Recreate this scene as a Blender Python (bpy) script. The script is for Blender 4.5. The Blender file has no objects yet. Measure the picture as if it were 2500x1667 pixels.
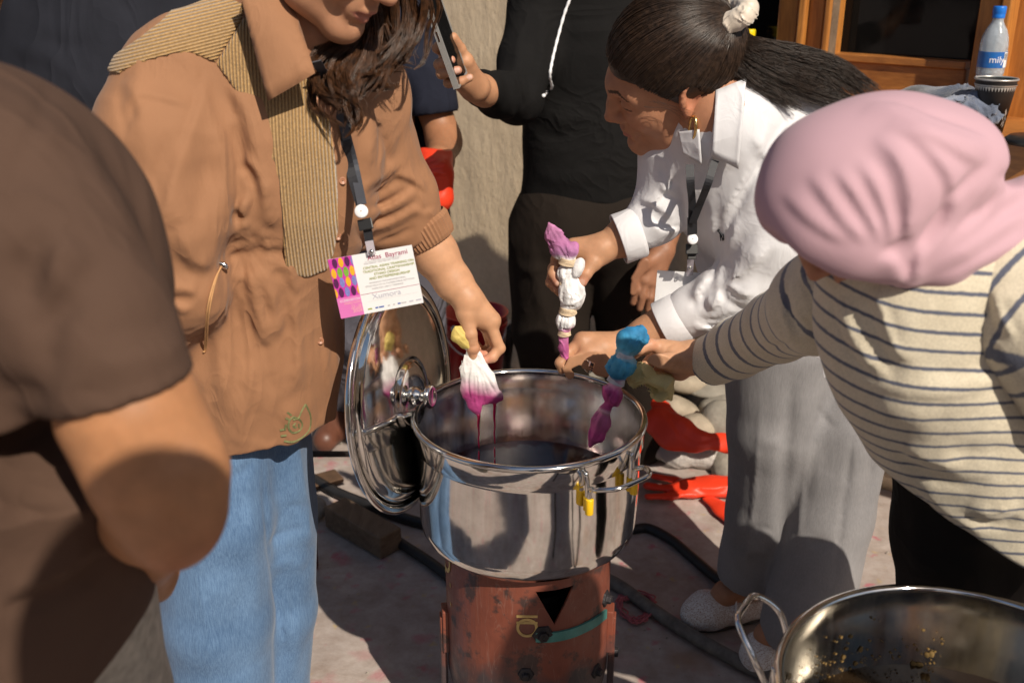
import bpy, math, random
import numpy as np
from mathutils import Vector, Matrix
random.seed(7); rng = np.random.default_rng(7)
scene = bpy.context.scene
# ---------------------------------------------------------------- camera, sky, sun, exposure
CAM_H, PITCH, FPX = 1.47, math.radians(21.0), 2500.0
cam = bpy.data.objects.new('camera', bpy.data.cameras.new('camera'))
scene.collection.objects.link(cam); scene.camera = cam
cam.location = (0, 0, CAM_H); cam.rotation_euler = (math.pi/2 - PITCH, 0, 0)
cam.data.sensor_width = 36.0; cam.data.lens = 36.0; cam.data.sensor_fit = 'HORIZONTAL'
cam.data.clip_start = 0.02; cam.data.clip_end = 400
cam.data.dof.use_dof = True; cam.data.dof.focus_distance = 1.80; cam.data.dof.aperture_fstop = 4.5
SUN_AZ, SUN_EL = math.radians(150), math.radians(41)
sun_dir = Vector((math.sin(SUN_AZ)*math.cos(SUN_EL), math.cos(SUN_AZ)*math.cos(SUN_EL), math.sin(SUN_EL)))
world = bpy.data.worlds.new('World'); scene.world = world; world.use_nodes = True
wn = world.node_tree; bg = wn.nodes['Background']
sky = wn.nodes.new('ShaderNodeTexSky'); sky.sky_type = 'NISHITA'; sky.sun_disc = False
sky.sun_elevation = SUN_EL; sky.sun_rotation = SUN_AZ
sky.air_density = 1.0; sky.dust_density = 1.5
wn.links.new(sky.outputs[0], bg.inputs[0]); bg.inputs[1].default_value = 0.062
sl = bpy.data.lights.new('sun', 'SUN'); sl.energy = 4.6; sl.angle = math.radians(0.55); sl.color = (1.0, 0.90, 0.76)
sun = bpy.data.objects.new('sun', sl); scene.collection.objects.link(sun)
sun.rotation_euler = (-sun_dir).to_track_quat('-Z', 'Y').to_euler(); sun.location = sun_dir*20
scene.view_settings.view_transform = 'Standard'; scene.view_settings.look = 'None'
scene.view_settings.gamma = 1.0; scene.view_settings.exposure = 0.12
scene.render.engine = 'CYCLES'; scene.cycles.max_bounces = 8; scene.cycles.transparent_max_bounces = 12
scene.cycles.use_denoising = True
# ---------------------------------------------------------------- picking real 3D points: pixel of the 2500 px photo + distance in front of the lens
CT, ST = math.cos(PITCH), math.sin(PITCH)
def ray(px, py):
    a = (px-1250)/FPX; b = (833.5-py)/FPX
    return np.array([a, CT+b*ST, -ST+b*CT])
def Q(px, py, Y):
    d = ray(px, py); return np.array([0, 0, CAM_H]) + d*(Y/d[1])
def G(px, py, z=0.0):
    d = ray(px, py); return np.array([0, 0, CAM_H]) + d*((z-CAM_H)/d[2])
def proj(p):
    p = np.asarray(p, dtype=np.float64); x, y, z = p[..., 0], p[..., 1], p[..., 2]-CAM_H
    d = y*CT - z*ST; u = y*ST + z*CT
    return 1250+FPX*x/d, 833.5-FPX*u/d, d
def V(*a): return np.array(a, dtype=np.float64)
def unit(v): v = np.asarray(v, float); return v/np.linalg.norm(v)
# ---------------------------------------------------------------- objects
COL = scene.collection
def empty(name, loc=(0, 0, 0)):
    o = bpy.data.objects.new(name, None); COL.objects.link(o); o.location = loc; o.empty_display_size = .05; return o
def tag(o, label=None, cat=None, group=None, kind=None):
    if label: o['label'] = label
    if cat: o['category'] = cat
    if group: o['group'] = group
    if kind: o['kind'] = kind
    return o
def link(me, name, m, parent=None, smooth=True):
    o = bpy.data.objects.new(name, me); COL.objects.link(o)
    if m is not None and not me.materials:
        for q in (m if isinstance(m, (list, tuple)) else [m]): me.materials.append(q)
    if smooth: me.polygons.foreach_set('use_smooth', np.ones(len(me.polygons), dtype=bool))
    if parent is not None:
        o.parent = parent; o.matrix_parent_inverse = Matrix.Translation(-Vector(parent.location))
    return o
def mesh(name, v, f, m=None, parent=None, smooth=True, col=None, attrs=None, mi=None):
    me = bpy.data.meshes.new(name); v = np.asarray(v, dtype=np.float32)
    if isinstance(f, np.ndarray) and f.ndim == 2:
        me.vertices.add(len(v)); me.vertices.foreach_set('co', v.ravel())
        n, k = f.shape
        me.loops.add(n*k); me.loops.foreach_set('vertex_index', f.astype(np.int32).ravel())
        me.polygons.add(n); me.polygons.foreach_set('loop_start', np.arange(0, n*k, k, dtype=np.int32))
        me.polygons.foreach_set('loop_total', np.full(n, k, dtype=np.int32)); me.update(calc_edges=True); me.validate()
    else:
        me.from_pydata([tuple(map(float, p)) for p in v], [], [tuple(int(i) for i in q) for q in f]); me.update()
    if col is not None:
        a = me.color_attributes.new('Col', 'FLOAT_COLOR', 'POINT')
        c = np.ones((len(v), 4), dtype=np.float32); c[:, :3] = col; a.data.foreach_set('color', c.ravel())
    for k_, val in (attrs or {}).items():
        a = me.attributes.new(k_, 'FLOAT', 'POINT'); a.data.foreach_set('value', np.asarray(val, dtype=np.float32))
    o = link(me, name, m, parent, smooth)
    if mi is not None: me.polygons.foreach_set('material_index', np.asarray(mi, dtype=np.int32))
    return o
class MB:
    """collects shapes for ONE mesh object"""
    def __init__(s): s.v = []; s.f = []; s.c = []
    def add(s, v, f, c=None):
        b = len(s.v); s.v += [tuple(map(float, p)) for p in v]; s.f += [tuple(int(i)+b for i in q) for q in f]
        if c is not None: s.c += [tuple(c)]*len(v) if np.ndim(c) == 1 else [tuple(q) for q in c]
    def box(s, c, half, ax=None, c_=None):
        ax = np.eye(3) if ax is None else np.asarray(ax)
        p = [np.asarray(c)+ax[0]*half[0]*i+ax[1]*half[1]*j+ax[2]*half[2]*k for i in (-1, 1) for j in (-1, 1) for k in (-1, 1)]
        s.add(p, [(0, 1, 3, 2), (4, 6, 7, 5), (0, 4, 5, 1), (2, 3, 7, 6), (0, 2, 6, 4), (1, 5, 7, 3)], c_)
    def tube(s, pts, rs, n=8, cap=True, flat=None, c=None, close=False):
        v, f, cc = tube_geo(pts, rs, n, cap, flat, c, close); s.add(v, f, cc)
    def lathe(s, prof, c, n=48, ax=None, close=False):
        """prof [(r,h)], axis h along ax[2]"""
        ax = np.eye(3) if ax is None else np.asarray(ax); v = []; f = []
        for r, h in prof:
            for i in range(n):
                a = 2*math.pi*i/n; v.append(np.asarray(c)+ax[0]*r*math.cos(a)+ax[1]*r*math.sin(a)+ax[2]*h)
        m = len(prof)
        for j in range(m if close else m-1):
            j2 = (j+1) % m
            for i in range(n):
                f.append((j*n+i, j*n+(i+1) % n, j2*n+(i+1) % n, j2*n+i))
        s.add(v, f)
    def disc(s, c, r, n=32, ax=None):
        ax = np.eye(3) if ax is None else np.asarray(ax)
        s.add([np.asarray(c)+ax[0]*r*math.cos(2*math.pi*i/n)+ax[1]*r*math.sin(2*math.pi*i/n) for i in range(n)], [tuple(range(n))])
    def build(s, name, m, parent=None, smooth=True, bevel=0, **kw):
        o = mesh(name, np.array(s.v), s.f, m, parent, smooth, col=np.array(s.c) if s.c and len(s.c) == len(s.v) else None, **kw)
        if bevel:
            b = o.modifiers.new('bevel', 'BEVEL'); b.width = bevel; b.segments = 2; b.limit_method = 'ANGLE'
        return o
def tube_geo(pts, rs, n=8, cap=True, flat=None, c=None, close=False):
    pts = [np.asarray(p, float) for p in pts]; m = len(pts)
    rs = [rs]*m if np.isscalar(rs) else list(rs)
    v = []; f = []; cc = [] if c is not None else None; up = None
    for i in range(m):
        if close: t = pts[(i+1) % m]-pts[i-1]
        else: t = pts[min(i+1, m-1)]-pts[max(i-1, 0)]
        t = t/(np.linalg.norm(t)+1e-12)
        if flat is not None: up = np.asarray(flat[0], float)
        elif up is None: up = V(0, 0, 1) if abs(t[2]) < .9 else V(1, 0, 0)
        a = up-t*np.dot(up, t); a = a/(np.linalg.norm(a)+1e-12); b = np.cross(t, a); up = a
        k = flat[1] if flat is not None else 1.0
        for j in range(n):
            q = 2*math.pi*j/n; v.append(pts[i]+rs[i]*(a*math.cos(q)*k+b*math.sin(q)))
            if cc is not None: cc.append(c[i] if np.ndim(c) == 2 else c)
    for i in range(m if close else m-1):
        i2 = (i+1) % m
        for j in range(n): f.append((i*n+j, i*n+(j+1) % n, i2*n+(j+1) % n, i2*n+j))
    if cap and not close: f.append(tuple(range(n-1, -1, -1))); f.append(tuple((m-1)*n+j for j in range(n)))
    return v, f, cc
def spline(pts, n):
    """Catmull-Rom through pts, n samples"""
    p = np.asarray(pts, float); p = np.vstack([2*p[0]-p[1], p, 2*p[-1]-p[-2]]); m = len(p)-3; out = []
    for s in np.linspace(0, m-1e-6, n):
        i = int(s); t = s-i; a, b, c, d = p[i:i+4]
        out.append(.5*((2*b)+(-a+c)*t+(2*a-5*b+4*c-d)*t*t+(-a+3*b-3*c+d)*t**3))
    return np.array(out)
# ---------------------------------------------------------------- cheap smooth 3D noise
_K = [(rng.normal(size=(7, 3)), rng.uniform(0, 6.28, 7)) for _ in range(6)]
def noise(x, y, z, sc, seed=0):
    k, p = _K[seed % 6]; o = 0
    if np.ndim(x): x, y, z = (np.asarray(q, dtype=np.float32) for q in (x, y, z)); k = k.astype(np.float32); p = p.astype(np.float32); sc = np.float32(sc)
    for i in range(5):
        q = k[i]/np.linalg.norm(k[i])*(0.7+.12*i)
        o = o+np.sin(sc*(q[0]*x+q[1]*y+q[2]*z)+p[i]+1.3*np.sin(sc*.55*(q[1]*x-q[2]*y+q[0]*z)+2*p[i]))
    return o/5.0*1.45
# ---------------------------------------------------------------- sculpting with distance fields
class Field:
    def __init__(s, lo, hi, h):
        s.lo = np.asarray(lo, float); s.h = h
        s.n = np.ceil((np.asarray(hi, float)-s.lo)/h).astype(int)+1
        s.ax = [(s.lo[i]+h*np.arange(s.n[i])).astype(np.float32) for i in range(3)]
        s.f = np.full(s.n, .2, dtype=np.float32)
    def blk(s, lo, hi):
        a = np.clip(np.floor((np.asarray(lo)-s.lo)/s.h).astype(int), 0, s.n-1)
        b = np.clip(np.ceil((np.asarray(hi)-s.lo)/s.h).astype(int)+1, 0, s.n)
        if np.any(b <= a): return None
        sl = tuple(slice(a[i], b[i]) for i in range(3))
        return sl, s.ax[0][sl[0]][:, None, None], s.ax[1][sl[1]][None, :, None], s.ax[2][sl[2]][None, None, :]
    def put(s, sl, d, k, op):
        g = s.f[sl]
        if op == 'u':
            if k <= 0: s.f[sl] = np.minimum(g, d)
            else:
                hh = np.maximum(k-np.abs(g-d), 0)/k; s.f[sl] = np.minimum(g, d)-hh*hh*k*.25
        else:
            d = -d
            if k <= 0: s.f[sl] = np.maximum(g, d)
            else:
                hh = np.maximum(k-np.abs(g-d), 0)/k; s.f[sl] = np.maximum(g, d)+hh*hh*k*.25
    def rc(s, a, b, ra, rb, k=.012, op='u', fl=None):
        a = np.asarray(a, float); b = np.asarray(b, float); R = max(ra, rb)+k+s.h*3
        if op == 'u': R += .02
        bl = s.blk(np.minimum(a, b)-R, np.maximum(a, b)+R)
        if bl is None: return s
        sl, x, y, z = bl; ab = b-a; L = float(ab@ab)+1e-12
        px, py, pz = x-np.float32(a[0]), y-np.float32(a[1]), z-np.float32(a[2])
        t = np.clip((px*ab[0]+py*ab[1]+pz*ab[2])/L, 0, 1).astype(np.float32)
        qx, qy, qz = px-t*np.float32(ab[0]), py-t*np.float32(ab[1]), pz-t*np.float32(ab[2])
        d2 = qx*qx+qy*qy+qz*qz; sc = 1
        if fl is not None:
            n, sc = fl; n = unit(n); w = qx*np.float32(n[0])+qy*np.float32(n[1])+qz*np.float32(n[2]); d2 = d2+w*w*np.float32(1/sc**2-1)
        d = (np.sqrt(d2)-(ra+t*(rb-ra)))
        if sc < 1: d = d*np.float32(.5+.5*sc)
        s.put(sl, d.astype(np.float32), k, op); return s
    def ch(s, pts, rs, k=.012, op='u', fl=None):
        if np.isscalar(rs): rs = [rs]*len(pts)
        for i in range(len(pts)-1): s.rc(pts[i], pts[i+1], rs[i], rs[i+1], k, op, fl)
        return s
    def el(s, c, r, ax=None, k=.012, op='u'):
        """ellipsoid"""
        c = np.asarray(c, float); r = np.asarray(r, float); ax = np.eye(3) if ax is None else np.asarray(ax); R = r.max()+k+.02+s.h*2
        bl = s.blk(c-R, c+R)
        if bl is None: return s
        sl, x, y, z = bl; px, py, pz = x-c[0], y-c[1], z-c[2]; q = 0; q2 = 0
        for i in range(3):
            w = px*ax[i][0]+py*ax[i][1]+pz*ax[i][2]; q = q+(w/r[i])**2; q2 = q2+(w/r[i]**2)**2
        q = np.sqrt(q); d = q*(q-1)/np.sqrt(q2+1e-9)
        s.put(sl, d.astype(np.float32), k, op); return s
    def cut(s, p, n, k=.004):
        """remove everything on the +n side of the plane"""
        n = unit(n); d = (s.ax[0][:, None, None]-p[0])*n[0]+(s.ax[1][None, :, None]-p[1])*n[1]+(s.ax[2][None, None, :]-p[2])*n[2]
        s.put((slice(None),)*3, (-d).astype(np.float32), k, 's'); return s
    def cutl(s, p, n, R, k=.003):
        """trim the end of a sleeve: only inside a ball of radius R round p"""
        n = unit(n); p = np.asarray(p, float); bl = s.blk(p-R, p+R)
        if bl is None: return s
        sl, x, y, z = bl; a, b, c = x-p[0], y-p[1], z-p[2]; d = np.maximum(-(a*n[0]+b*n[1]+c*n[2]), np.sqrt(a*a+b*b+c*c)-R)
        s.put(sl, d.astype(np.float32), k, 's'); return s
    def st(s, pts, w, a, ends=.3):
        """raise (a>0) or press (a<0) a fold along a 3D polyline"""
        pts = [np.asarray(p, float) for p in pts]; P = np.array(pts); R = 3.0*w+s.h
        bl = s.blk(P.min(0)-R, P.max(0)+R)
        if bl is None: return s
        sl, x, y, z = bl; seg = [np.linalg.norm(pts[i+1]-pts[i]) for i in range(len(pts)-1)]; T = sum(seg)+1e-9; acc = 0
        best = None
        for i in range(len(pts)-1):
            A, ab = pts[i], pts[i+1]-pts[i]; L = float(ab@ab)+1e-12
            px, py, pz = x-np.float32(A[0]), y-np.float32(A[1]), z-np.float32(A[2])
            t = np.clip((px*np.float32(ab[0])+py*np.float32(ab[1])+pz*np.float32(ab[2]))/np.float32(L), 0, 1)
            d2 = (px-t*np.float32(ab[0]))**2+(py-t*np.float32(ab[1]))**2+(pz-t*np.float32(ab[2]))**2
            u = (acc+t*seg[i])/T; acc += seg[i]
            if best is None: best, bu = d2, u
            else: m = d2 < best; best = np.where(m, d2, best); bu = np.where(m, u, bu)
        env = np.clip(np.minimum(bu, 1-bu)/ends, 0, 1) if ends > 0 else 1
        g = np.exp(-best/np.float32(w*w)); e = np.exp(-np.sqrt(best+np.float32((.25*w)**2))/np.float32(w*.75))
        s.f[sl] -= (a*env*((.15*g+1.15*e) if a < 0 else (.45*g+.75*e))).astype(np.float32); return s
    def swell(s, pts, w, a, side=1, ends=.25):
        """a soft swelling of cloth that ends in a sharp crease on one side of the 3D polyline"""
        pts = [np.asarray(p, float) for p in pts]; P = np.array(pts); R = 3.4*w+s.h; bl = s.blk(P.min(0)-R, P.max(0)+R)
        if bl is None: return s
        sl, x, y, z = bl; seg = [np.linalg.norm(pts[i+1]-pts[i]) for i in range(len(pts)-1)]; T = sum(seg)+1e-9; acc = 0; best = None
        for i in range(len(pts)-1):
            A, ab = pts[i], pts[i+1]-pts[i]; L = float(ab@ab)+1e-12; n = unit(np.cross(ab, A-np.array([0, 0, CAM_H])))*side; px, py, pz = x-np.float32(A[0]), y-np.float32(A[1]), z-np.float32(A[2])
            t = np.clip((px*np.float32(ab[0])+py*np.float32(ab[1])+pz*np.float32(ab[2]))/np.float32(L), 0, 1); qx, qy, qz = px-t*np.float32(ab[0]), py-t*np.float32(ab[1]), pz-t*np.float32(ab[2])
            d2 = qx*qx+qy*qy+qz*qz; sd = qx*np.float32(n[0])+qy*np.float32(n[1])+qz*np.float32(n[2]); u = (acc+t*seg[i])/T; acc += seg[i]
            if best is None: best, bu, bs = d2, u, sd
            else: m = d2 < best; best = np.where(m, d2, best); bu = np.where(m, u, bu); bs = np.where(m, sd, bs)
        env = np.clip(np.minimum(bu, 1-bu)/ends, 0, 1); d = np.sqrt(best); q = d/np.float32(w); soft = (q+.15)*np.exp(1-(q+.15)**1.0*1.4)*.9*np.exp(-q*.6)+.55*np.exp(-q*1.6); steep = .95*np.exp(-(d/np.float32(w*.30))**2)-.45*np.exp(-((d-np.float32(w*.55))/np.float32(w*.35))**2)
        s.f[sl] -= (a*env*np.where(bs > 0, soft, steep*.55)).astype(np.float32); return s
    def sw(s, pix, w, a, side=1):
        pp = spline(pix, max(5, 3*len(pix))) if len(pix) > 2 else [np.array(pix[0])*(1-t)+np.array(pix[1])*t for t in np.linspace(0, 1, 5)]
        return s.swell([s.hit(*q) for q in pp], w, a, side)
    def samp(s, p):
        g = (np.asarray(p)-s.lo)/s.h; i = np.floor(g).astype(int); ok = np.all((i >= 0) & (i < s.n-1), axis=-1)
        i = np.clip(i, 0, s.n-2); t = g-i; o = 0
        for a in (0, 1):
            for b in (0, 1):
                for c in (0, 1):
                    o = o+s.f[i[..., 0]+a, i[..., 1]+b, i[..., 2]+c]*(t[..., 0] if a else 1-t[..., 0])*(t[..., 1] if b else 1-t[..., 1])*(t[..., 2] if c else 1-t[..., 2])
        return np.where(ok, o, .2)
    def hit(s, px, py, off=0.0, Y=None):
        d = ray(px, py); y0, y1 = s.ax[1][0], s.ax[1][-1]
        t = np.arange(y0/d[1], y1/d[1], s.h*.5); p = np.array([0, 0, CAM_H])+t[:, None]*d; v = s.samp(p)
        i = np.argmax(v < 0)
        if v[i] >= 0: i = int(np.argmin(v)); return p[i]-d*off
        if i > 0: q = v[i-1]/(v[i-1]-v[i]); return p[i-1]*(1-q)+p[i]*q-d*off
        return p[i]-d*off
    def fold(s, pix, w, a, ends=.3):
        """fold drawn over the front surface"""
        pp = spline(pix, max(4, 3*len(pix))) if len(pix) > 2 else [np.array(pix[0])*(1-t)+np.array(pix[1])*t for t in np.linspace(0, 1, 5)]
        return s.st([s.hit(*q) for q in pp], w, a, ends)
    def folds(s, L):
        for i, (pix, w, a) in enumerate(L):
            if a > 0 and w < .018 and s.h < .0055: s.sw(pix, w*1.7, a*1.25, 1 if (i*7) % 10 < 7 else -1)
            else: s.fold(pix, w, a)
        return s
    def crease(s, pix, w=.008, a=.006):
        """a ridge with a sharp valley on its lower side"""
        s.fold(pix, w*1.5, a); q = [(p[0]-4, p[1]+10) for p in pix]; return s.fold(q, w*.6, -a*1.2)
    def wob(s, sc, a, seed=0, ax=None):
        X, Y_, Z = s.ax[0][:, None, None], s.ax[1][None, :, None], s.ax[2][None, None, :]
        if ax is not None: X, Y_, Z = X*ax[0], Y_*ax[1], Z*ax[2]
        m = np.abs(s.f) < max(.012, 2*a+3*s.h); i, j, k = np.nonzero(m)
        s.f[m] += (a*noise(X[i, 0, 0], Y_[0, j, 0], Z[0, 0, k], sc, seed)).astype(np.float32); return s
    def crumple(s, sc, a, seed=0, D=((1, 0, 0), (0, 1, 0), (0, 0, 1)), st_=(1, 1, .4), warp=.03):
        """long thin creases: ridged noise stretched along the third direction of D"""
        m = np.abs(s.f) < max(.008, 2*a+2*s.h); i, j, k = np.nonzero(m); P = np.stack([s.ax[0][i], s.ax[1][j], s.ax[2][k]], 1); P = P@np.asarray([unit(d) for d in D]).T*np.asarray(st_)
        P = P+warp*np.stack([noise(P[:, 0], P[:, 1], P[:, 2], sc*.5, seed+q) for q in range(3)], 1)
        r = np.clip(1-np.abs(noise(P[:, 0], P[:, 1], P[:, 2], sc, seed+1))*1.6, 0, 1)**2.2; amp = np.clip(.45+.8*noise(P[:, 0], P[:, 1], P[:, 2], sc*.33, seed+2), 0, 1.2)
        s.f[m] -= (a*r*amp).astype(np.float32); return s
    def blur(s, n=1):
        for _ in range(n):
            for ax in range(3):
                g = s.f; a = np.roll(g, 1, ax); b = np.roll(g, -1, ax); s.f = (.25*a+.5*g+.25*b).astype(np.float32)
        return s
    def nets(s, M=None):
        f = s.f.copy()
        for i in range(3):
            e = [slice(None)]*3
            for q in (0, -1): e[i] = q; f[tuple(e)] = np.maximum(f[tuple(e)], 1e-4)
        n = np.array(f.shape); sg = f < 0
        c = np.zeros(n-1, dtype=np.uint8)
        for a in (0, 1):
            for b in (0, 1):
                for d in (0, 1): c += sg[a:n[0]-1+a, b:n[1]-1+b, d:n[2]-1+d]
        act = (c > 0) & (c < 8); ijk = np.argwhere(act); idx = np.full(n-1, -1, dtype=np.int64); idx[act] = np.arange(len(ijk))
        cor = [(a, b, d) for a in (0, 1) for b in (0, 1) for d in (0, 1)]
        fv = {q: f[ijk[:, 0]+q[0], ijk[:, 1]+q[1], ijk[:, 2]+q[2]] for q in cor}
        acc = np.zeros((len(ijk), 3)); cnt = np.zeros(len(ijk))
        for q in cor:
            for i in range(3):
                if q[i] == 0:
                    r = list(q); r[i] = 1; r = tuple(r); fa, fb = fv[q], fv[r]; m = (fa < 0) != (fb < 0)
                    t = np.where(m, fa/np.where(fa == fb, 1, fa-fb), 0); e = np.zeros((len(ijk), 3)); e[:] = q; e[:, i] = t
                    acc[m] += e[m]; cnt[m] += 1
        v = (ijk+acc/np.maximum(cnt, 1)[:, None])*s.h+s.lo; F = []
        for i in range(3):
            o1, o2 = [(1, 2), (2, 0), (0, 1)][i]; A = [slice(1, -1)]*3; B = [slice(1, -1)]*3; A[i] = slice(0, n[i]-1); B[i] = slice(1, n[i])
            a, b = sg[tuple(A)], sg[tuple(B)]; off = np.array([1, 1, 1]); off[i] = 0
            for flip, m in ((0, a & ~b), (1, ~a & b)):
                p = np.argwhere(m)+off; e1 = np.zeros(3, int); e1[o1] = 1; e2 = np.zeros(3, int); e2[o2] = 1
                q = [p-e1-e2, p-e2, p, p-e1]; q = np.stack([idx[w[:, 0], w[:, 1], w[:, 2]] for w in q], 1)
                F.append(q[:, ::-1] if flip else q)
        F = np.vstack(F); F = F[np.all(F >= 0, axis=1)]
        if M is not None: v = v@np.asarray(M)[:3, :3].T+np.asarray(M)[:3, 3]
        return v, F
    def build(s, name, m, parent=None, M=None, col=None, attrs=None, smooth_it=0):
        v, F = s.nets(M)
        return mesh(name, v, F, m, parent, True, col=col(v) if callable(col) else col, attrs={k: g(v) for k, g in (attrs or {}).items()})
def box_of(pts, r):
    P = np.array(pts); return P.min(0)-r, P.max(0)+r
def poly_d(px, py, poly):
    """signed 2D distance (negative inside), vectorised"""
    P = np.asarray(poly, float); d = np.full(np.shape(px), 1e9); ins = np.zeros(np.shape(px), bool)
    for i in range(len(P)):
        a, b = P[i], P[(i+1) % len(P)]; e = b-a; wx, wy = px-a[0], py-a[1]
        t = np.clip((wx*e[0]+wy*e[1])/(e@e+1e-9), 0, 1); d = np.minimum(d, np.hypot(wx-e[0]*t, wy-e[1]*t))
        c = (a[1] > py) != (b[1] > py)
        ins ^= c & (px < (b[0]-a[0])*(py-a[1])/(b[1]-a[1]+1e-12)+a[0])
    return np.where(ins, -d, d)
def panel(F, poly, up, down, Yback):
    """a piece of cloth sewn on the front of a garment field: its outline cut straight through, `up` proud of it"""
    G_ = Field.__new__(Field); G_.lo, G_.h, G_.n, G_.ax = F.lo, F.h, F.n, F.ax
    G_.f = np.full(F.n, .05, dtype=np.float32); m = np.abs(F.f) < .03; i, j, k = np.nonzero(m)
    p = np.stack([F.ax[0][i], F.ax[1][j], F.ax[2][k]], 1); x, y, d = proj(p)
    pd = poly_d(x, y, poly)*d/FPX; base = F.f[m]
    val = np.maximum(np.maximum(base-up, -(base+down)), np.maximum(pd, p[:, 1]-Yback)); G_.f[m] = val.astype(np.float32)
    return G_
# ---------------------------------------------------------------- materials (all procedural)
def nodes(name):
    m = bpy.data.materials.new(name); m.use_nodes = True; t = m.node_tree; return m, t, t.nodes['Principled BSDF']
def _mix(t, fac, a, b, mode='MIX'):
    n = t.nodes.new('ShaderNodeMix'); n.data_type = 'RGBA'; n.blend_type = mode
    for s_, q in ((n.inputs['Factor'], fac), (n.inputs['A'], a), (n.inputs['B'], b)):
        if isinstance(q, bpy.types.NodeSocket): t.links.new(q, s_)
        elif isinstance(q, (int, float)): s_.default_value = q
        else: s_.default_value = (*q[:3], 1)
    return n.outputs['Result']
def _noise(t, scale, detail=4, rough=.55, stretch=None, dist=0, src='Object'):
    tc = t.nodes.new('ShaderNodeTexCoord'); n = t.nodes.new('ShaderNodeTexNoise'); v = tc.outputs[src]
    if stretch is not None:
        mp = t.nodes.new('ShaderNodeMapping'); mp.inputs['Scale'].default_value = stretch; t.links.new(v, mp.inputs[0]); v = mp.outputs[0]
    t.links.new(v, n.inputs['Vector']); n.inputs['Scale'].default_value = scale; n.inputs['Detail'].default_value = detail
    n.inputs['Roughness'].default_value = rough; n.inputs['Distortion'].default_value = dist; return n.outputs['Fac']
def _ramp(t, src, stops):
    r = t.nodes.new('ShaderNodeValToRGB'); t.links.new(src, r.inputs[0]); e = r.color_ramp.elements
    while len(e) < len(stops): e.new(.5)
    for q, (p, c) in zip(e, stops): q.position = p; q.color = (*(c if np.ndim(c) else (c,)*3), 1)
    return r.outputs[0]
def _math(t, op, a, b=None):
    n = t.nodes.new('ShaderNodeMath'); n.operation = op
    for i, q in enumerate((a, b)):
        if q is None: continue
        if isinstance(q, bpy.types.NodeSocket): t.links.new(q, n.inputs[i])
        else: n.inputs[i].default_value = q
    return n.outputs[0]
def _bump(t, b, h, strength, dist=.002, prev=None):
    n = t.nodes.new('ShaderNodeBump'); n.inputs['Strength'].default_value = strength; n.inputs['Distance'].default_value = dist
    t.links.new(h, n.inputs['Height'])
    if prev is not None: t.links.new(prev, n.inputs['Normal'])
    t.links.new(n.outputs[0], b.inputs['Normal']); return n.outputs[0]
def _attr(t, name, out='Fac'):
    a = t.nodes.new('ShaderNodeAttribute'); a.attribute_name = name; return a.outputs[out]
def mat(name, col, rough=.8, var=.12, vs=9, bumps=(), sheen=0, metal=0, spec=.5, sss=0, attr_col=False, coat=0, trans=0, ior=1.45, alpha=1, wr=None):
    m, t, b = nodes(name); c = _attr(t, 'Col', 'Color') if attr_col else None
    dark = tuple(x*(1-var) for x in col); light = tuple(min(1, x*(1+var)) for x in col)
    if attr_col:
        f = _ramp(t, _noise(t, vs), [(.3, (1-var,)*3), (.7, (1+var*.4,)*3)]); out = _mix(t, 1.0, c, f, 'MULTIPLY')
    else: out = _ramp(t, _noise(t, vs), [(.3, dark), (.7, light)])
    t.links.new(out, b.inputs['Base Color'])
    b.inputs['Roughness'].default_value = rough; b.inputs['Metallic'].default_value = metal; b.inputs['Specular IOR Level'].default_value = spec
    if sheen: b.inputs['Sheen Weight'].default_value = sheen; b.inputs['Sheen Roughness'].default_value = .5
    if coat: b.inputs['Coat Weight'].default_value = coat; b.inputs['Coat Roughness'].default_value = .1
    if sss: b.inputs['Subsurface Weight'].default_value = sss; b.inputs['Subsurface Radius'].default_value = (.012, .004, .002); b.inputs['Subsurface Scale'].default_value = 1.0
    if trans: b.inputs['Transmission Weight'].default_value = trans; b.inputs['IOR'].default_value = ior
    b.inputs['Alpha'].default_value = alpha; prev = None
    for (sc, st_, dist, stretch) in (wr or ()):
        n = _noise(t, sc, 2.5, .5, stretch, 1.1); rdg = _math(t, 'POWER', _math(t, 'SUBTRACT', 1.0, _math(t, 'ABSOLUTE', _math(t, 'MULTIPLY', _math(t, 'SUBTRACT', n, .5), 3.2))), 3.0)
        amp = _ramp(t, _noise(t, sc*.4, 2, .5), [(.40, .0), (.62, 1.0)]); prev = _bump(t, b, _math(t, 'MULTIPLY', rdg, amp), st_, dist, prev)
    for (sc, st_, stretch, dist) in bumps: prev = _bump(t, b, _noise(t, sc, 3, .6, stretch), st_, dist, prev)
    return m
WEAVE = (900, .25, None, .0006)
M = {}
M['coat'] = mat('brown_cotton', (.305, .147, .072), .85, .09, 5, [(55, .25, (1, 1, .5), .004), WEAVE], sheen=.06, wr=[(6, .40, .016, (1, 1, .4)), (17, .22, .006, (1, 1, .5))])
M['brown_tee'] = mat('brown_jersey', (.086, .050, .035), .9, .08, 6, [(30, .2, None, .004), WEAVE], spec=.2, wr=[(5, .4, .016, (1, 1, .6))])
M['navy'] = mat('navy_jersey', (.016, .018, .030), .9, .12, 6, [(30, .3, None, .004), WEAVE], wr=[(7, .3, .016, (1, 1, .5))], spec=.12)
M['navy_coarse'] = mat('navy_linen', (.020, .021, .028), .92, .15, 8, [(25, .2, None, .004), (500, .4, None, .001)], wr=[(7, .3, .016, (1, 1, .5))], spec=.12)
M['black'] = mat('black_sweatshirt', (.009, .0085, .0085), .9, .15, 6, [(28, .35, None, .005), WEAVE], wr=[(6, .28, .014, (1, 1, 1.5))], spec=.12)
M['black_pants'] = mat('black_trousers', (.010, .009, .009), .9, .15, 6, [(22, .4, (1, 1, .4), .005)], wr=[(7, .3, .016, (1, 1, .5))], spec=.12)
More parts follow.
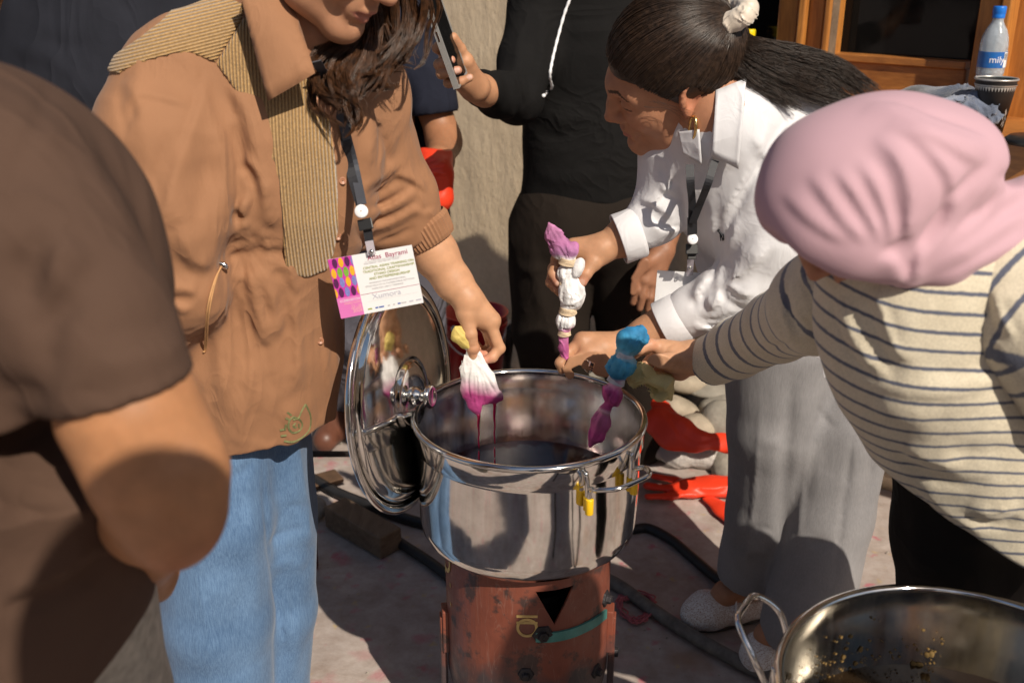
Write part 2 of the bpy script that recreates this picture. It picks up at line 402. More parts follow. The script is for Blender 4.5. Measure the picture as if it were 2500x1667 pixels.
M['dark_pants'] = mat('dark_brown_trousers', (.019, .014, .011), .9, .15, 6, [(22, .4, (1, 1, .4), .005)], wr=[(7, .3, .016, (1, 1, .5))], spec=.12)
M['grey_pants'] = mat('blue_grey_trousers', (.10, .095, .118), .9, .1, 6, [(22, .5, (1, 1, .4), .006)], wr=[(10, .6, .016, (1, 1, .6))])
M['beige_pants'] = mat('beige_trousers', (.42, .38, .31), .9, .25, 60, [(60, .4, None, .003)])
M['white_shirt'] = mat('white_linen', (.68, .675, .70), .85, .025, 20, [(38, .2, (1, 1, .6), .004), (420, .15, None, .0006)], wr=[(7, .22, .013, (1, 1, .5)), (22, .12, .005, None)])
M['hijab'] = mat('pink_jersey', (.52, .325, .375), .85, .03, 8, [(700, .1, None, .0006)], sheen=.10)
M['lanyard'] = mat('black_webbing', (.016, .017, .022), .6, .1, 40, [(1400, .3, (1, 1, .3), .0006)])
M['lit_lanyard'] = mat('lit_webbing', (.06, .065, .08), .5, .1, 40, [(1400, .3, (1, 1, .3), .0006)])  # lighter copy of the black webbing, with the sunlight put into its colour
M['skin'] = mat('skin', (.52, .27, .16), .5, .14, 50, [(420, .25, None, .0008), (120, .12, None, .0012)], sss=.08, attr_col=True, spec=.35)
M['nail'] = mat('nail', (.62, .36, .28), .3, .03, 20)
M['brass'] = mat('gold_metal', (.80, .58, .25), .2, .05, 20, metal=1)
M['chrome'] = mat('chrome', (.75, .74, .72), .12, .03, 30, metal=1)
M['white_plastic'] = mat('white_plastic', (.82, .82, .84), .4, .02, 20)
M['black_plastic'] = mat('black_plastic', (.02, .02, .02), .35, .1, 20)
M['yellow_plastic'] = mat('yellow_plastic', (.85, .52, .01), .35, .03, 20)
M['rubber_red'] = mat('red_rubber', (.80, .050, .016), .45, .06, 12, [(40, .3, None, .004)], spec=.5)
M['dye'] = mat('dyed_cloth', (1, 1, 1), .75, .10, 60, [(120, .5, None, .003), WEAVE], attr_col=True)
M['thread'] = mat('cream_thread', (.66, .52, .36), .8, .15, 200, [(900, .6, None, .001)])
def denim(name, a, b, scale=1.0):
    m, t, p = nodes(name); n1 = _noise(t, 520*scale, 3, .7, (1, 1, .10)); n2 = _noise(t, 7, 4); n3 = _noise(t, 700, 2)
    c = _ramp(t, n1, [(.34, tuple(x*.9 for x in a)), (.66, b)]); c = _mix(t, .38, c, _ramp(t, n2, [(.35, tuple(x*.72 for x in a)), (.65, tuple(min(1, x*1.2) for x in b))])); c = _mix(t, .25, c, _ramp(t, n3, [(.3, a), (.7, b)]))
    t.links.new(c, p.inputs['Base Color']); p.inputs['Roughness'].default_value = .88; p.inputs['Sheen Weight'].default_value = .1
    pv = _bump(t, p, _noise(t, 14, 4, .6, (1, 1, .35)), .35, .010); _bump(t, p, n1, .35, .001, pv); return m
M['denim'] = denim('blue_denim', (.045, .108, .235), (.155, .27, .45))
M['grey_denim'] = denim('grey_denim', (.185, .18, .188), (.255, .247, .252))
# ================================================================= SETTING
def ground_mat():
    m, t, b = nodes('stained_ground_sheet')
    base = _ramp(t, _noise(t, 2.2, 6, .65), [(.3, (.36, .31, .285)), (.5, (.47, .41, .38)), (.72, (.55, .49, .455))])
    dust = _ramp(t, _noise(t, 14, 6, .7), [(.35, (.62, .55, .50)), (.7, (1, 1, 1))]); base = _mix(t, .8, base, dust, 'MULTIPLY')
    # splashes of dye: round drops and smears, each with a shape of its own
    tc = t.nodes.new('ShaderNodeTexCoord')
    def drops(scale, lo, hi, keep, col, out, amt):
        wob = t.nodes.new('ShaderNodeTexNoise'); wob.inputs['Scale'].default_value = scale*2.2; wob.inputs['Detail'].default_value = 3; t.links.new(tc.outputs['Object'], wob.inputs['Vector'])
        ad = t.nodes.new('ShaderNodeVectorMath'); ad.operation = 'MULTIPLY_ADD'; ad.inputs[1].default_value = (.9/scale,)*3; t.links.new(wob.outputs['Color'], ad.inputs[0]); t.links.new(tc.outputs['Object'], ad.inputs[2])
        v = t.nodes.new('ShaderNodeTexVoronoi'); v.inputs['Scale'].default_value = scale; t.links.new(ad.outputs[0], v.inputs['Vector'])
        d = _ramp(t, v.outputs['Distance'], [(lo, (1, 1, 1)), (hi, (0, 0, 0))]); sep = t.nodes.new('ShaderNodeSeparateColor'); t.links.new(v.outputs['Color'], sep.inputs[0])
        k = _math(t, 'GREATER_THAN', sep.outputs[0], keep); k2 = _math(t, 'MULTIPLY', k, sep.outputs[1]); k3 = _math(t, 'MULTIPLY', _math(t, 'MULTIPLY', d, k2), amt)
        return _mix(t, k3, out, col)
    o = drops(9, .12, .34, .45, (.42, .15, .17), base, .75); o = drops(23, .10, .36, .55, (.45, .11, .15), o, .8)
    o = drops(4, .12, .42, .6, (.30, .17, .10), o, .7); o = drops(3.1, .05, .25, .72, (.22, .04, .07), o, .8); o = drops(31, .1, .3, .7, (.50, .36, .14), o, .6)
    t.links.new(o, b.inputs['Base Color']); b.inputs['Roughness'].default_value = .72; b.inputs['Specular IOR Level'].default_value = .35
    p = _bump(t, b, _noise(t, 5, 5, .6, None, 1.2), .5, .012); _bump(t, b, _noise(t, 90, 3), .25, .002, p); return m
M['ground'] = ground_mat()
# creased sheet near the pots, flat further out, one piece
def make_ground():
    xs = np.concatenate([[-30, -10, -4], np.linspace(-1.6, 2.2, 150), [4, 10, 30]]); ys = np.concatenate([[-30, -10, -3, 0], np.linspace(.8, 4.2, 130), [6, 12, 30]])
    X, Y = np.meshgrid(xs, ys, indexing='ij'); Z = .004*noise(X, Y, 0*X, 5, 1)+.0025*np.abs(noise(X, Y, 0*X, 11, 2))-.004
    n, k = X.shape; v = np.stack([X, Y, Z], -1).reshape(-1, 3); i, j = np.meshgrid(np.arange(n-1), np.arange(k-1), indexing='ij'); a = (i*k+j).ravel()
    tag(mesh('ground', v, np.stack([a, a+k, a+k+1, a+1], 1), M['ground']), kind='structure')
make_ground()
# ---- wall: runs from far left to near right
PHI = math.radians(49); WD = V(math.sin(PHI), -math.cos(PHI), 0); WN = V(-math.cos(PHI), -math.sin(PHI), 0); W0 = V(1.15, 2.57, 0)
def Wp(px, py, off=0.0):
    """pixel -> (t along wall, z) on the plane `off` in front of the plaster"""
    d = ray(px, py); o = np.array([0, 0, CAM_H]); p0 = W0+WN*off; s = ((p0-o)@WN)/(d@WN); q = o+d*s; return float((q-W0)@WD), float(q[2])
def WP(t, z, off=0.0): return W0+WD*t+WN*off+V(0, 0, z)
WAX = np.array([WD, WN, V(0, 0, 1)])
def plaster_mat():
    m, t, b = nodes('rough_mud_plaster')
    c = _ramp(t, _noise(t, 6, 6, .65), [(.3, (.66, .52, .355)), (.7, (.78, .635, .45))]); c = _mix(t, .35, c, _ramp(t, _noise(t, 60, 4, .7), [(.35, (.52, .41, .28)), (.65, (.76, .62, .45))]))
    t.links.new(c, b.inputs['Base Color']); b.inputs['Roughness'].default_value = .95; b.inputs['Specular IOR Level'].default_value = .15
    p = _bump(t, b, _noise(t, 34, 5, .6, (1, 1, .4)), .55, .008); p = _bump(t, b, _noise(t, 150, 4, .7, (1, 1, .5)), .6, .003, p); return m
M['plaster'] = plaster_mat()
T_WIN = Wp(1660, 60)[0]                       # the window joinery starts here
def make_wall():
    # lumpy plaster sheet with a broken foot, thick, two faces
    def sheet(t0, t1, z0, z1, nt, nz, foot=False):
        f = []; T, Z = np.meshgrid(np.linspace(t0, t1, nt+1), np.linspace(z0, z1, nz+1), indexing='ij')
        if foot: Z[:, 0] += .05*noise(T[:, 0], 0*T[:, 0], 0*T[:, 0], 14, 3)+.03*noise(T[:, 0], 0*T[:, 0], 0*T[:, 0], 41, 1)
        O = .006*noise(T, Z, 0*T, 9, 2)+.0015*noise(T, Z*.6, 0*T, 50, 4); v = (W0+T[..., None]*WD+O[..., None]*WN+Z[..., None]*V(0, 0, 1)).reshape(-1, 3)
        n = len(v); v = list(np.vstack([v, v-WN*.25])); k = nz+1
        for i in range(nt):
            for j in range(nz): a = i*k+j; f.append((a, a+1, a+k+1, a+k)); f.append((n+a, n+a+k, n+a+k+1, n+a+1))
        ring = [i*k for i in range(nt+1)]+[nt*k+j for j in range(1, k)]+[i*k+nz for i in range(nt-1, -1, -1)]+[j for j in range(nz-1, 0, -1)]
        for q in range(len(ring)): a, b = ring[q], ring[(q+1) % len(ring)]; f.append((a, b, n+b, n+a))
        return v, f
    w = MB(); w.add(*sheet(-9, T_WIN, .20, 3.2, 260, 90, True)); w.add(*sheet(T_WIN+.002, 3.0, .0, 1.02, 60, 30))
    o = w.build('wall', M['plaster']); tag(o, 'rough beige plastered wall behind the people, with broken lower edge', 'wall')
    foot = MB()
    for i in range(46):   # rubble plinth under the broken plaster
        t_ = -3.2+i*.085; foot.box(WP(t_, .09, -.085+.02*math.sin(i*2.3)), (.047, .07+.015*math.sin(i*1.7), .11+.02*math.sin(i*3.1)), WAX)
    foot.build('plinth', M['plaster'], o, smooth=False, bevel=.012)
make_wall()
# ---- wooden window with dark panes
def wood_mat(name, a, b_, rough=.45, sc=1.0, axis=(1, 1, .12)):
    m, t, b = nodes(name); n = _noise(t, 30*sc, 5, .6, axis, 1.5); n2 = _noise(t, 160*sc, 3, .6, axis)
    c = _ramp(t, n, [(.3, a), (.7, b_)]); c = _mix(t, .3, c, _ramp(t, n2, [(.3, tuple(x*.6 for x in a)), (.7, b_)]))
    t.links.new(c, b.inputs['Base Color']); b.inputs['Roughness'].default_value = rough; b.inputs['Coat Weight'].default_value = .25; b.inputs['Coat Roughness'].default_value = .2
    _bump(t, b, n2, .2, .001); return m
M['wood'] = wood_mat('varnished_wood', (.30, .105, .022), (.62, .26, .055))
M['wood_h'] = wood_mat('varnished_wood_rail', (.24, .085, .02), (.52, .21, .05), axis=(.2, .2, 1))
M['rough_wood'] = wood_mat('grey_brown_timber', (.10, .065, .04), (.22, .15, .095), .9, .7, (1, .2, 1))
m_, t_, b_ = nodes('dark_window_glass'); M['glass'] = m_
b_.inputs['Base Color'].default_value = (.006, .006, .006, 1); b_.inputs['Roughness'].default_value = .06; b_.inputs['Specular IOR Level'].default_value = .2
t_.links.new(_ramp(t_, _noise(t_, 5, 5, .7), [(.45, .03), (.75, .22)]), b_.inputs['Roughness'])
def make_window():
    r = empty('window', tuple(WP(0, 1.0))); tag(r, 'varnished orange-brown wooden window with dark glass at upper right', 'window')
    ztop = 3.0; g = .006
    def post(px0, px1, off, depth, name='post', zb=1.03, mt=M['wood'], y=60):
        t0, t1 = Wp(px0, y, off)[0], Wp(px1, y, off)[0]; b = MB(); b.box(WP((t0+t1)/2, (zb+ztop)/2, off-depth), ((t1-t0)/2, depth, (ztop-zb)/2), WAX); return b.build(name, mt, r, False, .004)
    post(1640, 1668, .03, .05)
    post(1897, 1944, .050, .06); post(1945, 1962, .085, .05); post(1963, 2008, .060, .06); post(2009, 2024, .085, .045); post(2025, 2031, .075, .02, 'bead', mt=M['rough_wood'])
    post(2384, 2436, .055, .06); post(2437, 2462, .10, .05); post(2463, 2640, .04, .05)
    tA, tB, tC = Wp(1668, 60, 0)[0], Wp(1897, 60, 0)[0], Wp(2028, 60, 0)[0]; tD, tE = Wp(2386, 60, 0)[0], Wp(2462, 60)[0]
    zr1 = Wp(2080, 146, .03)[1]; zr0 = Wp(2440, 276, .03)[1]; S['z_ledge'] = zr0
    for a, b2 in ((tA, tB), (tC, tD)):
        q = MB(); q.box(WP((a+b2)/2, (zr1+ztop)/2-.02, -.01), ((b2-a)/2, .004, (ztop-zr1)/2), WAX); q.build('pane', M['glass'], r, False)
        q = MB(); q.box(WP((a+b2)/2, (zr0+zr1)/2-.015, .0), ((b2-a)/2+.0, .030, (zr1-zr0)/2+.012), WAX); q.build('bottom_rail', M['wood_h'], r, False, .005)
        q = MB(); q.box(WP((a+b2)/2, zr1+.004, .012), ((b2-a)/2-.002, .026, .010), WAX); q.build('glazing_bead', M['wood_h'], r, False, .003)
    # deep sill
    f = G(2430, 339, zr0); dep = float((f-W0)@WN); q = MB(); t0, t1 = Wp(2034, 200, 0)[0], 2.6
    q.box(WP((t0+t1)/2, zr0-.055, dep/2-.02), ((t1-t0)/2, dep/2+.02, .05), WAX); q.build('sill', M['wood_h'], r, False, .004)
    return r
S = {}
make_window()
# ---- river stones at the foot of the wall
M['stone'] = mat('river_stone', (.36, .305, .235), .92, .22, 22, [(30, .5, None, .006), (200, .4, None, .002)], spec=.2)
M['stone2'] = mat('grey_stone', (.29, .265, .225), .92, .22, 22, [(30, .5, None, .006), (200, .4, None, .002)], spec=.2)
def stone(c, r, rot, seed, name='stone', m=None):
    n, k = 16, 11; v = []; f = []
    R = np.array(Matrix.Rotation(rot[2], 3, 'Z') @ Matrix.Rotation(rot[1], 3, 'Y') @ Matrix.Rotation(rot[0], 3, 'X'))
    for j in range(k+1):
        th = math.pi*j/k
        for i in range(n):
            a = 2*math.pi*i/n; d = V(math.sin(th)*math.cos(a), math.sin(th)*math.sin(a), math.cos(th)); e = np.sign(d)*np.abs(d)**.85
            q = e*np.asarray(r)*(1+.10*float(noise(d[0]+seed*3.1, d[1], d[2], 2.6, seed))); v.append(np.asarray(c)+R@q)
    for j in range(k):
        for i in range(n): f.append((j*n+i, (j+1)*n+i, (j+1)*n+(i+1) % n, j*n+(i+1) % n))
    return mesh(name, np.array(v), np.array(f), m or (M['stone'] if seed % 2 else M['stone2']))
STN = [((1672, 932), 2.87, (.062, .05, .034), (0, .1, .3), 1, 'pale rounded river stone just below the hand holding the blue bundle'),
       ((1752, 985), 2.80, (.062, .045, .028), (0, -.3, -.4), 2, 'oval stone wedged under the flat slate beside the grey jeans'),
       ((1655, 1000), 2.78, (.075, .055, .040), (0, .5, .5), 3, 'grey stone behind the orange glove cuff'),
       ((1768, 1030), 2.67, (.075, .06, .055), (.2, .3, 0), 4, 'large squarish stone above the orange glove, against the grey jeans'),
       ((1700, 1045), 2.64, (.05, .05, .035), (0, 0, .4), 5, 'small shaded stone between the glove and the large squarish stone'),
       ((1815, 925), 2.92, (.07, .06, .05), (0, .2, .2), 1, 'stone half hidden behind the striped sleeve and grey jeans'),
       ((1600, 935), 2.97, (.06, .05, .04), (0, .1, .8), 3, 'shaded stone behind the yellow cloth'),
       ((2190, 1120), 2.27, (.07, .06, .05), (.2, .1, .8), 5, 'dark stone in the gap between grey jeans and striped shirt')]
for (p, Y, r, rot, sd, lb) in STN: tag(stone(Q(*p, Y), r, rot, sd), lb, 'stone', 'stones at the foot of the wall')
sl_ = stone(Q(1745, 948, 2.85), (.085, .06, .014), (.1, -.06, -.3), 4, 'slate', M['stone2']); tag(sl_, 'thin flat slate lying across the river stones', 'stone')
hp = Field(V(.15, 2.40, -.02), V(1.15, 3.5, .30), .012)
for i_ in range(70):
    x_ = rng.uniform(.30, .95); y0_ = 2.62+(1.15-x_)*math.cos(PHI)/math.sin(PHI); d_ = rng.uniform(.02, .34); r_ = rng.uniform(.03, .06); hp.el(V(x_-.05, y0_-d_, max(.0, .20*(1-d_/.36))-r_*.6), (r_*1.2, r_, r_*.8), k=.006)
hp.crumple(30, .008, 2, st_=(1, 1, 1)); tag(hp.build('rubble_heap', M['stone2']), kind='stuff')
# ================================================================= POTS, LID, STOVE
def steel(name, base=(.82, .80, .77), r0=.07, r1=.20, dirt=None, zdirt=0):
    m, t, b = nodes(name); b.inputs['Metallic'].default_value = 1.0
    s = _noise(t, 70, 4, .6, (1, 1, .06)); sm = _noise(t, 9, 5, .6); t.links.new(_ramp(t, _math(t, 'ADD', _math(t, 'MULTIPLY', s, .6), _math(t, 'MULTIPLY', sm, .4)), [(.35, r0), (.7, r1)]), b.inputs['Roughness'])
    c = _ramp(t, _noise(t, 30, 5, .7), [(.35, tuple(x*.82 for x in base)), (.65, base)])
    spots = _ramp(t, _noise(t, 130, 2, .5), [(.70, (0, 0, 0)), (.76, (1, 1, 1))]); c = _mix(t, _math(t, 'MULTIPLY', spots, .35), c, (.75, .74, .72))
    if dirt:
        tc = t.nodes.new('ShaderNodeTexCoord'); sx = t.nodes.new('ShaderNodeSeparateXYZ'); t.links.new(tc.outputs['Object'], sx.inputs[0])
        w = _math(t, 'ADD', sx.outputs[2], _math(t, 'MULTIPLY', _math(t, 'SUBTRACT', _noise(t, 38, 4), .5), .035))
        band = _ramp(t, _math(t, 'MULTIPLY', _math(t, 'SUBTRACT', w, zdirt-.05), 10), [(.0, (1, 1, 1)), (.50, (.75,)*3), (.545, (0, 0, 0))])
        c = _mix(t, _math(t, 'MULTIPLY', band, .75), c, dirt); b.inputs['Metallic'].default_value = 1.0
    t.links.new(c, b.inputs['Base Color']); _bump(t, b, _noise(t, 14, 3), .06, .004); return m
M['steel'] = steel('polished_steel', r0=.05, r1=.13); M['steel_in'] = steel('steel_inside', (.78, .74, .72), .08, .26, (.24, .10, .13), .585); M['steel_in2'] = steel('steel_inside_pot', (.66, .62, .55), .10, .30)
def liquid(name, col, rough=.03):
    m, t, b = nodes(name); b.inputs['Base Color'].default_value = (*col, 1); b.inputs['Roughness'].default_value = rough; b.inputs['Specular IOR Level'].default_value = .6
    _bump(t, b, _noise(t, 26, 2), .12, .004); return m
M['dye_bath'] = liquid('dark_purple_dye', (.008, .0012, .004)); M['broth'] = liquid('dark_brown_dye', (.020, .012, .006))
PX, PY, PZ, PR, PB = .029, 1.60, .72, .20, .50      # big pot: centre, rim height, radius, bottom height
def pot(name, cx, cy, zr, R, zb, m_in, m_liq, zl):
    r = empty(name, (cx, cy, zb)); c = (cx, cy, 0); h = zr-zb
    o = MB(); o.lathe([(.001, zb), (R*.82, zb), (R*.90, zb+.004), (R*.945, zb+.016), (R*.962, zb+.035), (R*.968, zb+h*.5), (R*.97, zr-.045), (R*.973, zr-.041), (R*.993, zr-.036), (R*.994, zr-.006)], c, 128); o.build('body', M['steel'], r)
    i = MB(); i.lathe([(R*.975, zr-.004), (R*.972, zr-.036), (R*.955, zr-.042), (R*.95, zb+.035), (R*.93, zb+.014), (R*.85, zb+.006), (.001, zb+.005)], c, 128); i.build('inside', m_in, r)
    q = MB(); q.lathe([(R*.985+.0062*math.cos(a), zr+.0055*math.sin(a)) for a in np.linspace(0, 2*math.pi, 14, endpoint=False)], c, 128, close=True); q.build('rim', M['steel'], r)
    l = MB(); l.disc((cx, cy, zl), R*.952, 96); l.build('liquid', m_liq, r); return r
p1 = pot('cooking_pot', PX, PY, PZ, PR, PB, M['steel_in'], M['dye_bath'], .577)
tag(p1, 'large shiny steel pot of dark purple dye on the red stove', 'pot')
def handle(r, cx, cy, R, zr, az, wid=.052, sleeves=True, o_=1.0, lift=0.0):
    """wire handle: two welded legs, a loop bent outwards; az = direction it faces"""
    o = V(math.cos(az), math.sin(az), 0); s = V(-math.sin(az), math.cos(az), 0); up = V(0, 0, 1); c = V(cx, cy, zr)
    L = []
    for k in (-1, 1):
        a = math.asin(k*wid/R); rr = lambda d, a=a: c+(o*math.cos(a)+s*math.sin(a))*(R*.985+d)
        L.append((rr, k))
    hd = MB()
    for rr, k in L: hd.tube(spline([rr(.004)-up*.012+s*k*.004, rr(.006)-up*.034, rr(.006)-up*.07], 8), .0042, 8)
    a_, b_2 = L[0][0], L[1][0]
    loop = spline([a_(.013)-up*.07, a_(.013)-up*.046, a_(.017)-up*.036, a_(.034*o_)-up*(.030-lift*.6), (a_(.060*o_)*.78+b_2(.060*o_)*.22)-up*(.024-lift), (a_(.064*o_)+b_2(.064*o_))/2-up*(.023-lift), (a_(.060*o_)*.22+b_2(.060*o_)*.78)-up*(.024-lift), b_2(.034*o_)-up*(.030-lift*.6), b_2(.017)-up*.036, b_2(.013)-up*.046, b_2(.013)-up*.07], 50)
    hd.tube(loop, .0042, 8); h = hd.build('handle', M['chrome'], r)
    if sleeves:
        for rr, k in L:
            y = MB(); y.tube([rr(.005)-up*.055, rr(.005)-up*.080], .0054, 12); y.tube([rr(.0135)-up*.056, rr(.0135)-up*.083], .0068, 12); y.build('sleeve', M['yellow_plastic'], h, bevel=.001)
    return h
handle(p1, PX, PY, PR, PZ, math.radians(-50), .048); handle(p1, PX, PY, PR, PZ, math.radians(180-40))
p2 = pot('cooking_pot', .525, .93, .68, .222, .40, M['steel_in2'], M['broth'], .563)
tag(p2, 'steel pot of brown liquid cut off by the lower right corner', 'pot'); handle(p2, .525, .93, .222, .68, math.radians(148), .044, False, 1.0, .045)
M['residue'] = mat('ochre_residue', (.22, .135, .04), .8, .4, 60)
def residue():
    b = MB()
    for i in range(240):
        a = math.radians(rng.uniform(75, 215)); z = .563+abs(rng.normal(0, .028)); R = .222*.952-.0015; s = rng.uniform(.0007, .0022)*(2.6 if rng.random() < .10 else 1)
        if z > .67: continue
        c = V(.525+R*math.cos(a), .93+R*math.sin(a), z); o = V(math.cos(a), math.sin(a), 0); s2 = V(-math.sin(a), math.cos(a), 0)
        k = [c+(s2*math.cos(q)*s*rng.uniform(.6, 1.2)+V(0, 0, 1)*math.sin(q)*s*rng.uniform(.6, 1.4)) for q in np.linspace(0, 2*math.pi, 6, endpoint=False)]
        b.add(k+[c-o*s*.5], [(j, (j+1) % 6, 6) for j in range(6)])
    tag(b.build('residue', M['residue'], p2), kind='stuff')
residue()
def stand(cx, cy, zt, R, name, m, label):
    r = empty(name, (cx, cy, 0)); b = MB(); b.lathe([(R*.8-.008, zt-.02), (R*.8-.008, zt), (R*.8+.008, zt), (R*.8+.008, zt-.02)], (cx, cy, 0), 48, close=True); b.build('ring', m, r)
    for k in range(3):
        a = math.radians(90+120*k); b = MB(); d = V(math.cos(a), math.sin(a), 0); b.tube([V(cx, cy, zt-.018)+d*R*.8, V(cx, cy, .004)+d*R*.9], .012, 8); b.build('leg', m, r)
    return tag(r, label, 'stand')
M['iron'] = mat('black_iron', (.035, .030, .028), .6, .3, 40, [(80, .4, None, .002)], metal=.4)
stand(.525, .93, .398, .222, 'iron_stand', M['iron'], 'black iron ring stand under the pot in the lower right corner')
# ---- lid: leaning beside the pot with its knob to the pot
def lid():
    c = Q(986, 965, 1.63); n = unit(V(.93, -.31, .10)); u = unit(np.cross(V(0, 0, 1), n)); w = np.cross(n, u); ax = np.array([u, w, n]); R = .203
    r = empty('pot_lid', tuple(c-w*R)); tag(r, 'steel pot lid standing on edge against the left side of the pot', 'lid')
    b = MB(); prof = [(R, -.004), (R+.0025, 0), (R, .004), (R*.97, .0045), (R*.925, .004), (R*.915, .001), (R*.90, .0005), (R*.885, .002), (R*.86, .006), (R*.82, .008), (R*.60, .012), (R*.36, .0145), (R*.325, .0148), (R*.315, .0135), (R*.305, .0135), (R*.285, .018), (R*.25, .0200), (R*.16, .021), (.001, .0215)]
    b.lathe(prof, c, 128, ax); b.lathe([(rr, h-.0016) for rr, h in prof], c, 128, ax); b.build('dome', M['steel'], r)
    k = MB(); k.lathe([(.017, .021), (.016, .028), (.0115, .033), (.0105, .038), (.012, .041), (.0195, .046), (.0215, .0505), (.0195, .0545), (.015, .055), (.012, .053), (.001, .0525)], c, 40, ax); k.build('knob', M['chrome'], r)
lid()
# ---- stove made from a gas cylinder
def stove_mat():
    m, t, b = nodes('scorched_red_paint')
    c = _ramp(t, _noise(t, 8, 5, .6), [(.3, (.15, .042, .026)), (.7, (.25, .072, .042))])
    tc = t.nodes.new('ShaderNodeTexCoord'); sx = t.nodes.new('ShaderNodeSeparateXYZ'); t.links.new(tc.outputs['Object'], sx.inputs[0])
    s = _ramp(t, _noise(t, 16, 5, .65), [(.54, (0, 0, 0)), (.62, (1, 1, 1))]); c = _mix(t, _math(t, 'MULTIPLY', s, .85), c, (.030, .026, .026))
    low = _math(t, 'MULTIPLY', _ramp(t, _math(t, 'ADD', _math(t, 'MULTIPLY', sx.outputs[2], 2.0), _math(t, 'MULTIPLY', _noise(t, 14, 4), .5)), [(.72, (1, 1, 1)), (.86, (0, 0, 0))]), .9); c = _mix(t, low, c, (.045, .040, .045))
    sc = _ramp(t, _noise(t, 22, 2, .5, (1, 1, .18), 2.5), [(.492, (0, 0, 0)), (.5, (1, 1, 1)), (.508, (0, 0, 0))]); c = _mix(t, _math(t, 'MULTIPLY', sc, .16), c, (.40, .30, .25))
    t.links.new(c, b.inputs['Base Color']); b.inputs['Roughness'].default_value = .42; b.inputs['Specular IOR Level'].default_value = .5
    t.links.new(_ramp(t, _noise(t, 26, 4), [(.3, .32), (.7, .62)]), b.inputs['Roughness']); _bump(t, b, _noise(t, 40, 4), .25, .003); return m
M['stove'] = stove_mat(); M['teal'] = mat('chipped_teal_paint', (.06, .22, .20), .5, .25, 40); M['soot'] = mat('sooty_steel', (.035, .032, .035), .55, .5, 40, [(60, .6, None, .004)], metal=.5); M['gold_paint'] = mat('faded_yellow_paint', (.52, .36, .13), .6, .3, 60)
SR = .150
def on_stove(px, py, off=0.0):
    d = ray(px, py); R = SR+off; ox, oy = -PX, -PY; A = d[0]**2+d[1]**2; B = 2*(d[0]*ox+d[1]*oy); C_ = ox*ox+oy*oy-R*R; D = max(B*B-4*A*C_, 0); t = (-B-math.sqrt(D))/(2*A); return np.array([0, 0, CAM_H])+d*t
def text_mesh(s, size):
    cu = bpy.data.curves.new('t', 'FONT'); cu.body = s; cu.size = size; cu.align_x = 'LEFT'; o = bpy.data.objects.new('t', cu); COL.objects.link(o)
    dg = bpy.context.evaluated_depsgraph_get(); me = bpy.data.meshes.new_from_object(o.evaluated_get(dg)); v = np.array([p.co[:] for p in me.vertices]); f = [tuple(p.vertices) for p in me.polygons]
    bpy.data.objects.remove(o); bpy.data.curves.remove(cu); bpy.data.meshes.remove(me); return v, f
